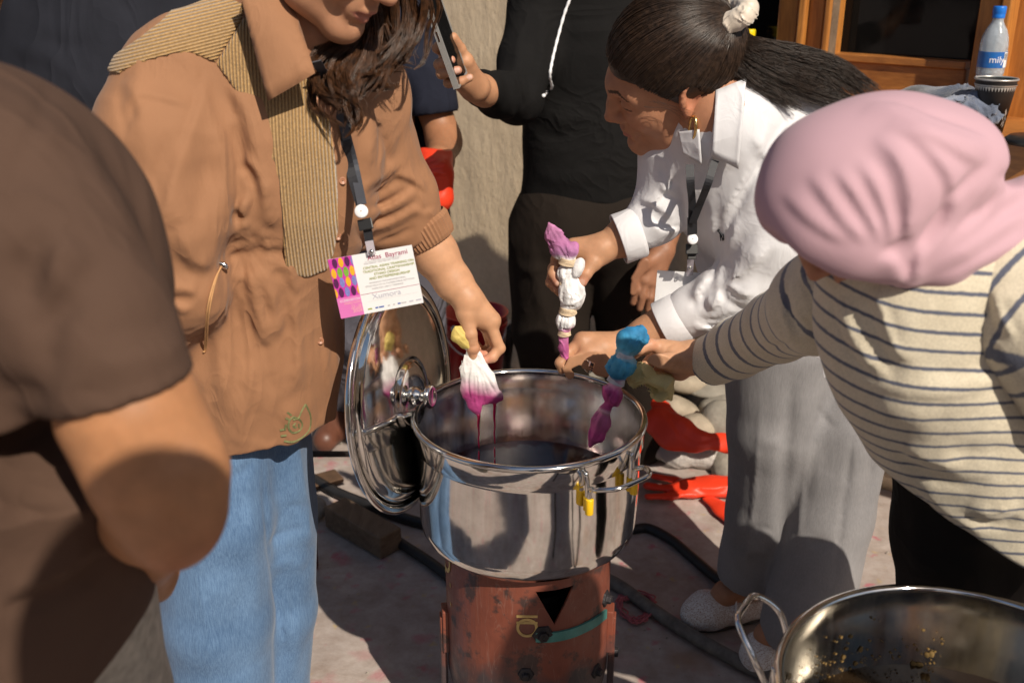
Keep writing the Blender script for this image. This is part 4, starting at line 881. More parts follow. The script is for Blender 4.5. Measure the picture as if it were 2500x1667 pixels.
    parts = [head_mesh(C_, Rm, sc, (.47, .235, .135), h=.0020)]
    nk = Field(*box_of([C_, Q(740, 150, 1.55)], .12), .004); nk.ch([C_+Rm@V(-.03, 0, -.06), Q(745, 60, 1.53), Q(735, 170, 1.55)], [.055, .052, .07], .03); nk.rc(Q(735, 180, 1.56), Q(760, 260, 1.52), .07, .05, .03); v, f = nk.nets(); parts.append((v, f, np.array((.45, .22, .125))*np.ones((len(v), 3))))
    # ---- left forearm and pinching hand
    wr = Q(1141, 728, 1.695); A = Field(*box_of([Q(1010, 540, 1.71), Q(1240, 910, 1.69)], .035), .0017)
    A.ch([Q(1005, 520, 1.71), Q(1062, 620, 1.712), Q(1108, 690, 1.705), wr], [.040, .037, .030, .0245], .02)
    th = [Q(1138, 765, 1.682), Q(1148, 815, 1.672), Q(1155, 850, 1.672), Q(1157, 876, 1.674)]; ix = [Q(1196, 790, 1.690), Q(1219, 850, 1.688), Q(1202, 872, 1.680), Q(1182, 880, 1.676)]; md = [Q(1192, 795, 1.712), Q(1212, 850, 1.715), Q(1188, 868, 1.705), Q(1172, 864, 1.695)]
    rg = [Q(1186, 795, 1.732), Q(1200, 845, 1.738), Q(1180, 858, 1.728), Q(1170, 850, 1.718)]; li = [Q(1176, 790, 1.750), Q(1184, 835, 1.755), Q(1170, 848, 1.748), Q(1164, 840, 1.740)]
    hand(A, wr, [(wr, Q(1190, 780, 1.70), .024, .020, (V(.4, .2, .9), .8)), (wr, Q(1180, 782, 1.73), .022, .018), (wr, th[0], .022, .018), (Q(1150, 770, 1.69), Q(1196, 795, 1.70), .018, .014), (Q(1160, 745, 1.70), Q(1200, 780, 1.695), .020, .015)],
         [(th, [.0165, .0125, .0118, .0098]), (ix, [.0125, .0112, .0100, .0080]), (md, [.012, .0105, .0095, .0078]), (rg, [.0115, .010, .009, .0075]), (li, [.010, .009, .008, .007])])
    A.fold([(1176, 812), (1192, 822), (1200, 830)], .003, -.002); A.fold([(1138, 835), (1155, 838), (1168, 834)], .002, -.0012); A.fold([(1140, 842), (1155, 846), (1168, 842)], .002, -.0010); A.fold([(1150, 866), (1166, 866)], .002, -.001)
    v, f = A.nets(); nail = A.hit(1154, 880); tip = [(ix[3], .016, (.60, .26, .19)), (th[2], .014, (.46, .21, .12)), (md[3], .014, (.58, .25, .18))]
    parts.append((v, f, skin_col((.54, .29, .165), tip, [(nail, .0068, (.60, .36, .22))])(v)))
    v, f = core_body([([Q(690, 200, 1.57), Q(640, 640, 1.56), Q(600, 1000, 1.60)], [.09, .08, .09], fl), ([Q(720, 170, 1.58), Q(410, 240, 1.48), Q(430, 600, 1.43)], [.045, .04, .04]), ([Q(720, 160, 1.58), Q(880, 270, 1.66), Q(1005, 520, 1.71)], [.05, .045, .035]), (ra, [.06]*5), (la, [.055]*5)])
    parts.append((v, f, np.array((.45, .22, .125))*np.ones((len(v), 3))))
    joined('body', parts, M['skin'], root)
    # ---- loose wavy hair
    H = []; top = C_+Rm@V(-.02, 0, .12)
    cr = Field(C_-.17, C_+.17, .006); cr.el(C_+Rm@V(-.03, 0, .045)*1.0, (.105, .092, .098), Rm.T, k=.02); cr.el(C_+Rm@V(-.06, 0, -.02), (.08, .085, .09), Rm.T, k=.03); v0, f0 = cr.nets()
    # near side, behind the cheek
    for _ in range(16):
        a = C_+Rm@V(rng.uniform(-.05, .01), -.085, .02); H.append(lock([a, Q(rng.uniform(590, 700), rng.uniform(-40, 0), 1.46), Q(rng.uniform(610, 715), rng.uniform(18, 50), 1.45), Q(rng.uniform(620, 720), rng.uniform(40, 75), 1.46)], 40, .010, .0005, wave=.0015))
    # far side, falling past the chin over the chest
    G1 = [[(905, -60, 1.53), (925, 60, 1.53), (880, 150, 1.49), (850, 230, 1.46), (845, 290, 1.45)], [(880, -60, 1.54), (860, 110, 1.51), (810, 150, 1.49), (800, 210, 1.46), (825, 250, 1.44)], [(960, -60, 1.54), (985, 20, 1.54), (985, 90, 1.53), (950, 140, 1.52), (905, 170, 1.50)],
          [(1020, -60, 1.55), (1040, 10, 1.55), (1035, 60, 1.55), (1012, 110, 1.54), (985, 140, 1.53)], [(930, -60, 1.53), (950, 80, 1.53), (935, 160, 1.51), (900, 200, 1.49), (870, 250, 1.46)], [(900, 100, 1.52), (930, 190, 1.50), (950, 205, 1.50), (975, 205, 1.51)], [(850, 110, 1.50), (790, 150, 1.48), (790, 200, 1.46), (812, 232, 1.45), (850, 262, 1.44)], [(870, 120, 1.50), (840, 180, 1.47), (870, 220, 1.45), (880, 270, 1.45)], [(820, 95, 1.50), (770, 130, 1.48), (775, 180, 1.47), (800, 215, 1.45)], [(1000, -40, 1.55), (1015, 60, 1.55), (1000, 130, 1.54), (960, 150, 1.53), (990, 170, 1.53)], [(880, -40, 1.53), (905, 60, 1.52), (915, 130, 1.51), (900, 180, 1.50), (860, 195, 1.48), (845, 240, 1.46)], [(900, 60, 1.52), (880, 160, 1.48), (850, 230, 1.455), (860, 290, 1.45), (838, 330, 1.445)], [(940, 60, 1.53), (960, 150, 1.52), (930, 200, 1.51), (905, 215, 1.50), (955, 210, 1.51)]]
    for i, gd in enumerate(G1):
        big = i < 5 or i in (6, 10, 11)
        for q_ in range(9 if big else 4):
            off = rng.normal(0, .011 if big else .006, 3); pts = [Q(*q)+off*(.5+.5*k/len(gd))+rng.normal(0, .0025, 3) for k, q in enumerate(gd)]
            H.append(lock(pts, 34, .0042, .0005, 30, .0006, 1.5, .5, rng.uniform(.003, .008)))
    for i in range(26):   # stray hairs
        gd = G1[rng.integers(len(G1))]; H.append(lock([Q(q[0]+rng.normal(0, 14), q[1]+rng.normal(0, 10), q[2]) for q in gd], 3, .012, .0003, 30, .003, 2, 1.5, .008))
    V_, F_ = [v0], [f0]; b = len(v0)
    for s_ in H: v, f = strand_mesh(s_, .00045, .4, 3); V_.append(v); F_.append(f+b); b += len(v)
    mesh('hair', np.vstack(V_), np.vstack(F_), M['hair_brown'], root)
coat_woman()
# ================================================================= woman in the white shirt
def white_woman():
    root = empty('person', tuple(G(1830, 1540))); tag(root, 'woman in white shirt with dark ponytail, bending over the pot with a tied bundle', 'person')
    # ---- grey jeans
    hipL, hipR = Q(1905, 850, 1.95), Q(2040, 850, 2.02)
    aL, aR = G(1800, 1475, .05), G(1905, 1580, .05)
    J = Field(*box_of([hipL, hipR, aL, aR, Q(1800, 700, 1.9), Q(2150, 700, 2.1)], .11), .0055)
    J.rc(Q(1930, 780, 1.98), Q(2030, 800, 2.02), .12, .12, .03)
    J.ch([hipL, Q(1890, 1050, 1.93), Q(1868, 1250, 1.96), aL+V(.035, .02, .05)], [.115, .092, .082, .084], .02)
    J.ch([hipR, Q(2055, 1050, 1.93), Q(2020, 1250, 1.90), aR+V(.045, .0, .06)], [.115, .098, .090, .092], .02)
    J.cut(Q(1800, 1440, 1.96), unit(V(.1, .25, -1)), .004)
    J.folds([([(1935, 900), (1925, 1050), (1915, 1200), (1900, 1400)], .012, -.022), ([(1860, 950), (1850, 1100), (1838, 1250), (1815, 1420)], .006, .005), ([(2095, 980), (2070, 1150), (2050, 1300), (2035, 1440)], .006, -.006), ([(1990, 990), (2020, 1030), (2045, 1045)], .006, -.005), ([(1990, 930), (1975, 1050), (1960, 1200), (1945, 1380)], .006, .005), ([(2130, 1030), (2125, 1150), (2105, 1250)], .012, -.008), ([(2150, 1100), (2130, 1220), (2090, 1380)], .012, .007), ([(1850, 1090), (1880, 1080), (1910, 1090)], .012, .005), ([(1960, 960), (1990, 1100), (1990, 1250)], .03, .006), ([(1830, 1300), (1860, 1290), (1890, 1300)], .010, -.006), ([(1810, 1360), (1850, 1340), (1890, 1360)], .012, .006), ([(1970, 1330), (2000, 1320), (2040, 1330)], .012, -.005)])
    J.crumple(20, .004, 2); J.build('jeans', M['grey_denim'], root)
    # ---- shirt
    sh = Q(1905, 330, 1.78); nk = Q(1752, 262, 1.73); el = Q(1838, 690, 1.72); F = Field((.10, 1.42, .60), (.92, 2.20, 1.46), .0045)
    tax = unit(Q(1960, 760, 2.0)-nk); fl = (unit(np.cross(tax, V(.75, .65, 0))), .78)
    F.ch([Q(1780, 300, 1.76), Q(1815, 420, 1.82), Q(1880, 600, 1.92), Q(1960, 780, 2.0), Q(1985, 860, 2.02)], [.105, .135, .135, .140, .148], .05)
    F.rc(Q(1790, 285, 1.80), Q(1935, 310, 1.80), .080, .085, .05); F.rc(Q(1792, 245, 1.83), Q(1930, 285, 1.83), .052, .07, .05); F.rc(Q(1780, 300, 1.76), Q(1660, 390, 1.80), .08, .066, .05)
    F.ch([sh, Q(1905, 450, 1.74), Q(1885, 580, 1.72), el], [.090, .085, .076, .060], .025)            # left arm down to the elbow
    F.ch([el, Q(1765, 722, 1.735), Q(1690, 757, 1.75), Q(1640, 785, 1.758)], [.060, .050, .042, .038], .02)
    F.ch([Q(1650, 390, 1.80), Q(1632, 470, 1.80), Q(1600, 530, 1.79), Q(1536, 576, 1.775)], [.066, .056, .047, .037], .02)
    F.cutl(Q(1648, 781, 1.757), Q(1560, 825, 1.76)-Q(1640, 785, 1.757), .08); F.cutl(Q(1540, 575, 1.775), Q(1460, 600, 1.77)-Q(1536, 573, 1.775), .08)
    F.cutl(Q(1930, 922, 1.9), V(.38, .0, -.92), .45)
    F.wob(8, .005, 1)
    F.folds([([(1830, 330), (1870, 400), (1890, 500)], .012, .006), ([(1880, 290), (1850, 380), (1800, 470), (1760, 540)], .010, .008), ([(1900, 300), (1860, 400), (1815, 480), (1775, 560)], .005, -.009), ([(1935, 280), (1900, 350), (1870, 420)], .010, .006), ([(1960, 300), (1915, 390), (1890, 470)], .006, -.007),
        ([(1800, 530), (1760, 640), (1745, 700)], .008, .007), ([(1850, 560), (1800, 600), (1750, 660)], .012, -.006), ([(1880, 600), (1830, 660), (1770, 690)], .012, .007), ([(1700, 740), (1715, 700), (1740, 680)], .007, .009), ([(1715, 760), (1722, 720), (1752, 700)], .005, -.010), ([(1735, 760), (1760, 730), (1750, 705)], .008, .008), ([(1745, 705), (1790, 745), (1840, 760)], .006, -.008), ([(1730, 715), (1700, 730), (1690, 760)], .005, -.008), ([(1770, 690), (1810, 720), (1850, 720)], .008, .006), ([(1690, 790), (1740, 800), (1800, 780)], .006, .006), ([(1700, 775), (1750, 782), (1810, 760)], .004, -.006),
        ([(1672, 420), (1680, 500), (1690, 560)], .010, .006), ([(1640, 420), (1620, 470), (1590, 500)], .007, .007), ([(1600, 468), (1630, 480), (1660, 490)], .006, -.008), ([(1560, 490), (1600, 505), (1640, 540)], .007, .007), ([(1555, 505), (1590, 525), (1630, 560)], .004, -.008), ([(1580, 540), (1620, 560), (1660, 560)], .006, .006), ([(1610, 400), (1625, 440), (1660, 450)], .007, -.006), ([(1730, 480), (1735, 560), (1740, 640)], .012, .006), ([(1760, 500), (1750, 580), (1760, 640)], .006, -.006), ([(1905, 860), (1960, 830), (2040, 790)], .010, .006), ([(1920, 900), (1990, 880), (2050, 850)], .004, -.004)])
    F.crumple(30, .004, 2, D=((1, 0, .5), (0, 1, 0), (-.5, 0, 1)), st_=(1, 1, .45)); F.crumple(70, .0015, 4)
    F.build('shirt', M['white_shirt'], root); S['shirtF'] = F
    # cuffs
    def cuff(c, d, r0, L, sq=.9):
        d = unit(d); u = unit(np.cross(d, V(0, 0, 1))); w = np.cross(d, u); b = MB()
        b.lathe([(r0*.97, -.006), (r0*1.03, -.002), (r0*1.02, L*.5), (r0*1.03, L-.002), (r0*1.01, L), (r0*.96, L-.001), (r0*.94, L*.5)], c, 48, np.array([u*sq, w, d])); b.build('cuff', M['white_shirt'], root)
    cuff(Q(1662, 774, 1.755), Q(1560, 825, 1.76)-Q(1662, 774, 1.755), .0455, .038, 1.0); cuff(Q(1556, 568, 1.777), Q(1460, 603, 1.77)-Q(1556, 568, 1.777), .0450, .036, 1.0)
    # collar: near leaf and far leaf, standing off the neck
    def leafq(a, b_, c, d, ys, bow=.012, n=9):
        a, b_, c, d = [np.array(q, float) for q in (a, b_, c, d)]
        return np.array([[Q(*((1-s_)*((1-t_)*a+t_*b_)+s_*((1-t_)*d+t_*c)), (1-s_)*((1-t_)*ys[0]+t_*ys[1])+s_*((1-t_)*ys[3]+t_*ys[2])-bow*math.sin(math.pi*s_)) for t_ in np.linspace(0, 1, n)] for s_ in np.linspace(0, 1, n)])
    def drape(pix, offs, n=11):
        a, b_, c, d = [np.array(q, float) for q in pix]; g = np.zeros((n, n, 3))
        for i, s_ in enumerate(np.linspace(0, 1, n)):
            for j, t_ in enumerate(np.linspace(0, 1, n)):
                p = (1-s_)*((1-t_)*a+t_*b_)+s_*((1-t_)*d+t_*c); h1 = F.hit(*p); h2 = S['neckF'].hit(*p); q = h1 if h1[1] < h2[1] else h2; r_ = ray(*p); g[i, j] = (q-V(0, 0, CAM_H))@TOCAM, p[0], p[1]
        dep = -g[..., 0]; dep = np.minimum(dep, np.median(dep)+.05)
        for _ in range(10): dep2 = dep.copy(); dep2[1:-1, 1:-1] = (dep[:-2, 1:-1]+dep[2:, 1:-1]+dep[1:-1, :-2]+dep[1:-1, 2:])/4; dep = np.minimum(dep2, dep+.002)
        for i, s_ in enumerate(np.linspace(0, 1, n)):
            for j in range(n): r_ = ray(g[i, j, 1], g[i, j, 2]); g[i, j] = V(0, 0, CAM_H)+r_*(dep[i, j]-offs[0]*(1-s_)-offs[1]*s_)
        return g
    S['collar'] = drape
    # small embroidered rider on the chest
    b = MB(); ep = F.hit(1760, 575)
    for arc, w in (([(1752, 562), (1758, 570), (1762, 580)], .004), ([(1758, 566), (1766, 574)], .004), ([(1761, 574), (1765, 588)], .0025), ([(1758, 574), (1760, 588)], .0025), ([(1752, 560), (1757, 562)], .003), ([(1765, 572), (1767, 586)], .002)): strap(b, [F.hit(*q)+TOCAM*.0012 for q in arc], w*.9, .0008, TOCAM)
    b.build('embroidery', M['lanyard'], root, False)
    # ---- head
    Rm = np.stack([unit(V(-.9135, 0, -.4067)), unit(V(.191, -.883, -.429)), unit(V(-.359, -.4695, .8066))], 1); sc = 1.0; C_ = Q(1628, 184, 1.745)
    parts = [head_mesh(C_, Rm, sc, (.46, .22, .125), h=.0020)]
    n_ = Field(*box_of([C_, Q(1780, 330, 1.75)], .1), .004); n_.ch([C_+Rm@V(-.04, 0, -.05), Q(1722, 268, 1.77), Q(1770, 310, 1.80)], [.052, .046, .06], .03); S['neckF'] = n_; v, f = n_.nets(); parts.append((v, f, np.array((.48, .235, .13))*np.ones((len(v), 3))))
    g = S['collar'](((1748, 222), (1822, 192), (1803, 412), (1738, 380)), (.008, .016)); sheet('collar', g, .0022, M['white_shirt'], root)
    g = S['collar'](((1656, 322), (1708, 316), (1714, 402), (1668, 374)), (.006, .012)); sheet('collar', g, .0022, M['white_shirt'], root)
    g = S['collar'](((1742, 300), (1752, 225), (1752, 370), (1728, 404)), (.006, .008)); sheet('collar_stand', g, .0022, M['white_shirt'], root)
    # ---- right hand gripping the white bundle
    A = Field(*box_of([Q(1610, 500, 1.79), Q(1330, 730, 1.75)], .03), .0018); wr = Q(1468, 607, 1.765)
    A.ch([Q(1610, 540, 1.785), Q(1530, 577, 1.775), wr], [.036, .033, .0235], .02)
    k = [Q(1402, 600, 1.768), Q(1385, 612, 1.775), Q(1375, 630, 1.78), Q(1372, 650, 1.785)]
    fi = [([Q(1398, 604, 1.765), Q(1360, 632, 1.755), Q(1350, 668, 1.742), Q(1362, 690, 1.732)], [.0125, .0112, .010, .0085]), ([Q(1392, 618, 1.775), Q(1352, 655, 1.768), Q(1345, 690, 1.752), Q(1360, 706, 1.742)], [.0125, .011, .010, .0085]), ([Q(1395, 630, 1.785), Q(1362, 672, 1.78), Q(1354, 700, 1.77), Q(1366, 714, 1.76)], [.0115, .0105, .0095, .008]), ([Q(1448, 640, 1.745), Q(1430, 668, 1.733), Q(1422, 688, 1.728)], [.0165, .0118, .0095])]
    hand(A, wr, [(wr, Q(1402, 606, 1.768), .024, .019), (wr, Q(1400, 628, 1.780), .023, .018), (wr, Q(1448, 640, 1.747), .022, .0165), (Q(1440, 610, 1.765), Q(1396, 620, 1.775), .02, .018)], fi)
    v, f = A.nets(); parts.append((v, f, skin_col((.50, .265, .15), [(fi[0][0][3], .014, (.55, .24, .17)), (fi[3][0][2], .014, (.55, .24, .17))], [(A.hit(1420, 690), .0062, (.60, .36, .27)), (A.hit(1363, 693), .005, (.60, .36, .27))])(v)))
    # ---- left hand closed over the bundle's tail, ring on a finger
    A = Field(*box_of([Q(1680, 700, 1.75), Q(1345, 930, 1.75)], .035), .0018); wr = Q(1530, 842, 1.762)
    A.ch([Q(1690, 765, 1.757), Q(1635, 790, 1.757), Q(1580, 818, 1.758), wr], [.039, .037, .031, .0255], .02)
    k1, k2, k3, k4 = Q(1422, 832, 1.745), Q(1436, 862, 1.730), Q(1452, 886, 1.722), Q(1478, 902, 1.722)
    fi = [([k1, Q(1385, 862, 1.735), Q(1368, 886, 1.728), Q(1372, 902, 1.728)], [.0135, .0115, .0105, .009]), ([k2, Q(1400, 884, 1.713), Q(1382, 906, 1.708), Q(1392, 916, 1.715)], [.013, .0115, .0105, .009]), ([k3, Q(1420, 900, 1.703), Q(1396, 914, 1.698), Q(1402, 925, 1.705)], [.0125, .0115, .0105, .009]), ([k4, Q(1450, 915, 1.704), Q(1428, 928, 1.700), Q(1434, 936, 1.706)], [.0115, .0105, .0095, .008])]
    hand(A, wr, [(wr, k1, .025, .0175), (wr, k2, .024, .0165), (wr, k3, .024, .0155), (wr, k4, .022, .014), (Q(1470, 848, 1.74), Q(1440, 870, 1.73), .02, .016)], fi)
    v, f = A.nets(); parts.append((v, f, skin_col((.50, .265, .15), [(k1, .012, (.52, .24, .15)), (k2, .012, (.52, .24, .15)), (k3, .012, (.52, .24, .15))])(v)))
    rp = (k3+fi[2][0][1])*.5; rp = A.hit(1412, 880)
    # ---- trunk, legs and feet under the clothes
    toeL, toeR = G(1665, 1505, .03), G(1815, 1610, .03)
    FT = Field(*box_of([aL, aR, toeL, toeR], .08), .004); FT.ch([aL+V(.06, .02, .13), aL+V(.05, .015, .06), aL+V(-.03, 0, .030), toeL+V(.04, 0, .0)], [.040, .036, .026, .016], .02); FT.ch([aR+V(.06, .02, .13), aR+V(.05, .015, .06), aR+V(-.03, 0, .030), toeR+V(.04, 0, .0)], [.040, .036, .026, .016], .02); v, f = FT.nets(); parts.append((v, f, np.array((.42, .20, .11))*np.ones((len(v), 3))))
    v, f = core_body([([Q(1770, 290, 1.74), Q(1880, 600, 1.92), Q(1975, 850, 2.02)], [.085, .09, .09]), ([nk, sh, el, Q(1690, 765, 1.757)], [.05, .05, .04, .03]), ([nk, Q(1650, 390, 1.80), Q(1610, 540, 1.785)], [.05, .04, .03]), ([hipL, Q(1868, 1250, 1.96), aL+V(.05, .015, .06)], [.07, .05, .036]), ([hipR, Q(2020, 1250, 1.90), aR+V(.05, .015, .06)], [.07, .05, .036])]); parts.append((v, f, np.array((.46, .22, .125))*np.ones((len(v), 3))))
    joined('body', parts, M['skin'], root)
    # ---- mesh ballet flats
    m, t, b_ = nodes('white_mesh'); M['shoe'] = m; tc = t.nodes.new('ShaderNodeTexCoord'); vo = t.nodes.new('ShaderNodeTexVoronoi'); vo.inputs['Scale'].default_value = 260; vo.feature = 'DISTANCE_TO_EDGE'; t.links.new(tc.outputs['Object'], vo.inputs['Vector'])
    h_ = _ramp(t, vo.outputs['Distance'], [(.12, (1, 1, 1)), (.26, (0, 0, 0))]); t.links.new(_mix(t, h_, (.40, .25, .18), (.76, .73, .71)), b_.inputs['Base Color']); b_.inputs['Roughness'].default_value = .7; _bump(t, b_, h_, .5, .0012)
    M['sole'] = mat('dark_rubber_sole', (.06, .055, .05), .8, .2, 40)
    for a, toe in ((aL, toeL), (aR, toeR)):
        heel = a+V(.075, .03, -.02); d = unit((toe-heel)*V(1, 1, 0)); s_ = np.cross(V(0, 0, 1), d); L = np.linalg.norm((toe-heel)[:2])
        Fs = Field(*box_of([heel, toe], .07), .0032)
        Fs.ch([V(*heel[:2], .036), V(*(heel+d*L*.4)[:2], .036), V(*(heel+d*L*.72)[:2], .036), V(*(toe-d*.035)[:2], .030)], [.036, .038, .046, .036], .02, fl=(V(0, 0, 1), .95)); Fs.cut(V(0, 0, .008), V(0, 0, -1), .003)
        op = [heel+d*.01+V(0, 0, .075), heel+d*L*.30+V(0, 0, .08), heel+d*L*.50+V(0, 0, .075)]; Fs.ch([V(*p[:2], .080) for p in op], [.030, .031, .024], .004, 's'); sh_ = Fs.build('shoe', M['shoe'], root)
        b = MB(); ring = []
        for q in np.linspace(0, 2*math.pi, 40, endpoint=False):
            cx = heel+d*(L*.32+L*.36*math.cos(q)); wv = .030*math.sin(q); p = V(*(cx+s_*wv)[:2], .058-.006*abs(math.sin(q))+.004*math.cos(q)); ring.append(p)
        b.tube(ring, .003, 6, close=True); b.build('trim', M['white_plastic'], sh_)
        b = MB(); c0 = heel+d*L*.40; arc = [V(*(c0+s_*.036*math.cos(q)+d*.012*math.cos(q))[:2], .045+.050*math.sin(q)) for q in np.linspace(0, math.pi, 16)]; strap(b, np.array(arc), .012, .003, d*-1+V(0, 0, .3)); b.build('instep_strap', M['white_plastic'], sh_)
        b = MB(); pr = []; n = 40
        for q in np.linspace(0, 2*math.pi, n, endpoint=False): w_ = .030+.010*math.exp(-((math.cos(q)-.5)/.4)**2); pr.append(heel+d*(L*.47+L*.53*math.cos(q))+s_*w_*math.sin(q))
        b.add([V(*p[:2], z) for z in (.001, .011) for p in pr], [tuple(range(n-1, -1, -1)), tuple(range(n, 2*n))]+[(i, (i+1) % n, n+(i+1) % n, n+i) for i in range(n)]); b.build('sole', M['sole'], sh_)
    # ---- hair pulled back
    hc = lambda p: C_+Rm@(np.asarray(p)*sc)
    cap = Field(C_-.2, C_+.2, .0035); cap.el(hc((-.022, 0, .044)), (.107, .087, .098), Rm.T, k=.02); cap.el(hc((-.06, 0, .02)), (.078, .076, .085), Rm.T, k=.03)
    cap.el(hc((.055, 0, -.045)), (.060, .12, .105), Rm.T, k=.008, op='s'); cap.el(hc((-.012, 0, -.075)), (.085, .12, .075), Rm.T, k=.008, op='s')
    bun = hc((-.123, .030, .080)); cap.crumple(60, .003, 2, D=(Rm[:, 1], Rm[:, 2], Rm[:, 0]), st_=(1, 1, .25)); v0, f0 = cap.nets()
    hl = spline([(.080, 0, .078), (.066, .045, .068), (.046, .072, .040), (.018, .084, .018), (-.016, .090, .036), (-.048, .082, -.006), (-.070, .055, -.045), (-.088, 0, -.060)], 60)
    N = 3200; q = rng.uniform(0, 59, N); i0 = q.astype(int); side = np.where(rng.random(N) < .72, 1, -1); rt = hl[i0]*(1-(q-i0)[:, None])+hl[np.minimum(i0+1, 59)]*(q-i0)[:, None]; rt[:, 1] *= side; rt += rng.normal(0, .003, (N, 3))
    K = 14; tt = np.linspace(0, 1, K)[None, :]; t0 = np.where(rng.random(N) < .4, 0, rng.uniform(0, .7, N))[:, None]; tt = t0+(1-t0)*tt; cc = V(-.03, 0, .03); d0 = rt-cc; d0 /= np.linalg.norm(d0, axis=1, keepdims=True); d1 = unit(V(-.123, .030, .080)-cc); om = np.arccos(np.clip(d0@d1, -1, 1))[:, None]
    dd = (np.sin((1-tt)*om)/np.sin(om))[..., None]*d0[:, None]+(np.sin(tt*om)/np.sin(om))[..., None]*d1; dd[..., 2] += .10*np.sin(np.pi*tt); dd /= np.linalg.norm(dd, axis=2, keepdims=True); lo = np.full(tt.shape, .03); hi = np.full(tt.shape, .16); W_ = dd@Rm.T
    for _ in range(12):
        mi = (lo+hi)/2; ins = cap.samp(hc(cc)+W_*mi[..., None]) < 0; lo = np.where(ins, mi, lo); hi = np.where(ins, hi, mi)
    S1 = hc(cc)+W_*(lo+.0006+.0022*rng.random((N, 1))+.0012*np.sin(tt*7+rng.uniform(0, 6, (N, 1))))[..., None]
    V_, F_ = [v0], [f0]; b = len(v0)
    def put(s_, r, e=.6):
        nonlocal b
        v, f = strand_mesh(s_, r, e, 3); V_.append(v); F_.append(f+b); b += len(v)
    put(S1, .0008, .8)
    for (gd, n, sp) in (([(1765, 100, 1.70), (1850, 128, 1.71), (1940, 150, 1.71), (2040, 175, 1.71), (2130, 240, 1.70)], 300, .024), ([(1765, 110, 1.70), (1830, 155, 1.70), (1910, 195, 1.69), (2000, 230, 1.69), (2090, 262, 1.68)], 300, .026), ([(1765, 95, 1.70), (1850, 115, 1.715), (1950, 130, 1.72), (2050, 160, 1.72), (2150, 225, 1.71)], 240, .016), ([(1765, 120, 1.70), (1805, 170, 1.69), (1870, 220, 1.68), (1960, 262, 1.67)], 220, .020), ([(1765, 105, 1.70), (1820, 140, 1.70), (1900, 170, 1.70), (2000, 200, 1.70), (2110, 262, 1.69)], 260, .026), ([(1770, 118, 1.70), (1790, 160, 1.69), (1800, 200, 1.685)], 120, .012)):
        L_ = lock([Q(*q) for q in gd], n*3, sp, .0005, 16, .0018, 1.0, .6, lmin=.55); L_[:, :4] = bun+(L_[:, :4]-bun)*np.linspace(.5, 1, 4)[None, :, None]; put(L_, .00042, .5)
    for _ in range(3): put(lock([hc((.045+rng.normal(0, .012), .078, .025)), hc((.02+rng.normal(0, .006), .086, .005)), hc((-.005, .088+rng.normal(0, .003), -.03+rng.normal(0, .012))), hc((-.03, .08, -.05))], 2, .005, .0003, 14, .002), .00025)
    for _ in range(90):
        i_ = rng.integers(N); a_ = S1[i_]; k_ = rng.integers(0, 8); seg = a_[k_:k_+6]; out = unit(seg[0]-hc((-.02, 0, .03))); put((seg+out*np.linspace(0, rng.uniform(.004, .016), len(seg))[:, None]+rng.normal(0, .001, seg.shape))[None], .00028, .4)
    mesh('hair', np.vstack(V_), np.vstack(F_), M['hair_dark'], root)
    # scrunchie
    Sc = Field(bun-.06, bun+.06, .0022); a2 = unit(Q(1850, 130, 1.71)-bun); u = unit(np.cross(a2, V(0, 0, 1))); w = np.cross(a2, u)
    for i in range(40):
        a = 2*math.pi*i/40; a3 = 2*math.pi*(i+1)/40; rr = .023+.004*math.sin(i*2.4); Sc.rc(bun+(u*math.cos(a)+w*math.sin(a))*rr, bun+(u*math.cos(a3)+w*math.sin(a3))*(.023+.004*math.sin((i+1)*2.4)), .0135+.003*math.sin(i*1.9), .0135+.003*math.sin(i*1.9+1.9), .003)
    Sc.crumple(150, .005, 2, st_=(1, 1, 1)); tag(Sc.build('scrunchie', mat('cream_satin', (.66, .57, .47), .4, .06, 30, sheen=.3)), 'cream satin scrunchie holding the dark ponytail', 'scrunchie')
    # hoop earring
    e = hc((-.010, .088, -.032)); d1 = Rm@V(.30, -.2, .0); hb = MB(); hu = unit(V(.25, -.55, 0)); hv = V(0, 0, 1); cc = e+V(0, -.004, -.017)
    hb.tube([cc+hu*.0085*math.cos(q)+hv*.018*math.sin(q) for q in np.linspace(0, 2*math.pi, 40, endpoint=False)], .0032, 8, close=True); tag(hb.build('earring', M['brass']), 'gold hoop earring in the ear of the woman in white', 'earring')
    # ring
    r_ = empty('finger_ring', tuple(rp)); tag(r_, 'small square silver ring on the hand at the pot rim', 'ring'); d3 = unit(fi[2][0][1]-k3); u = unit(np.cross(d3, TOCAM)); w = np.cross(d3, u); b = MB(); cen = k3*.45+fi[2][0][1]*.55; b.lathe([(.0122, -.0015), (.0130, 0), (.0122, .0015), (.0116, 0)], cen, 28, np.array([u, w, d3]), close=True); b.build('band', M['chrome'], r_)
    q = cen-w*np.sign(w@TOCAM)*-.0130; b = MB(); nn = w*np.sign(w@TOCAM); b.box(q, (.0052, .0052, .0016), np.array([unit(u+d3), unit(u-d3), nn])); b.build('bezel', M['chrome'], r_, False, .0006); b = MB(); b.box(q+nn*.0014, (.0030, .0030, .0008), np.array([unit(u+d3), unit(u-d3), nn])); b.build('stone', M['black_plastic'], r_, False)
white_woman()
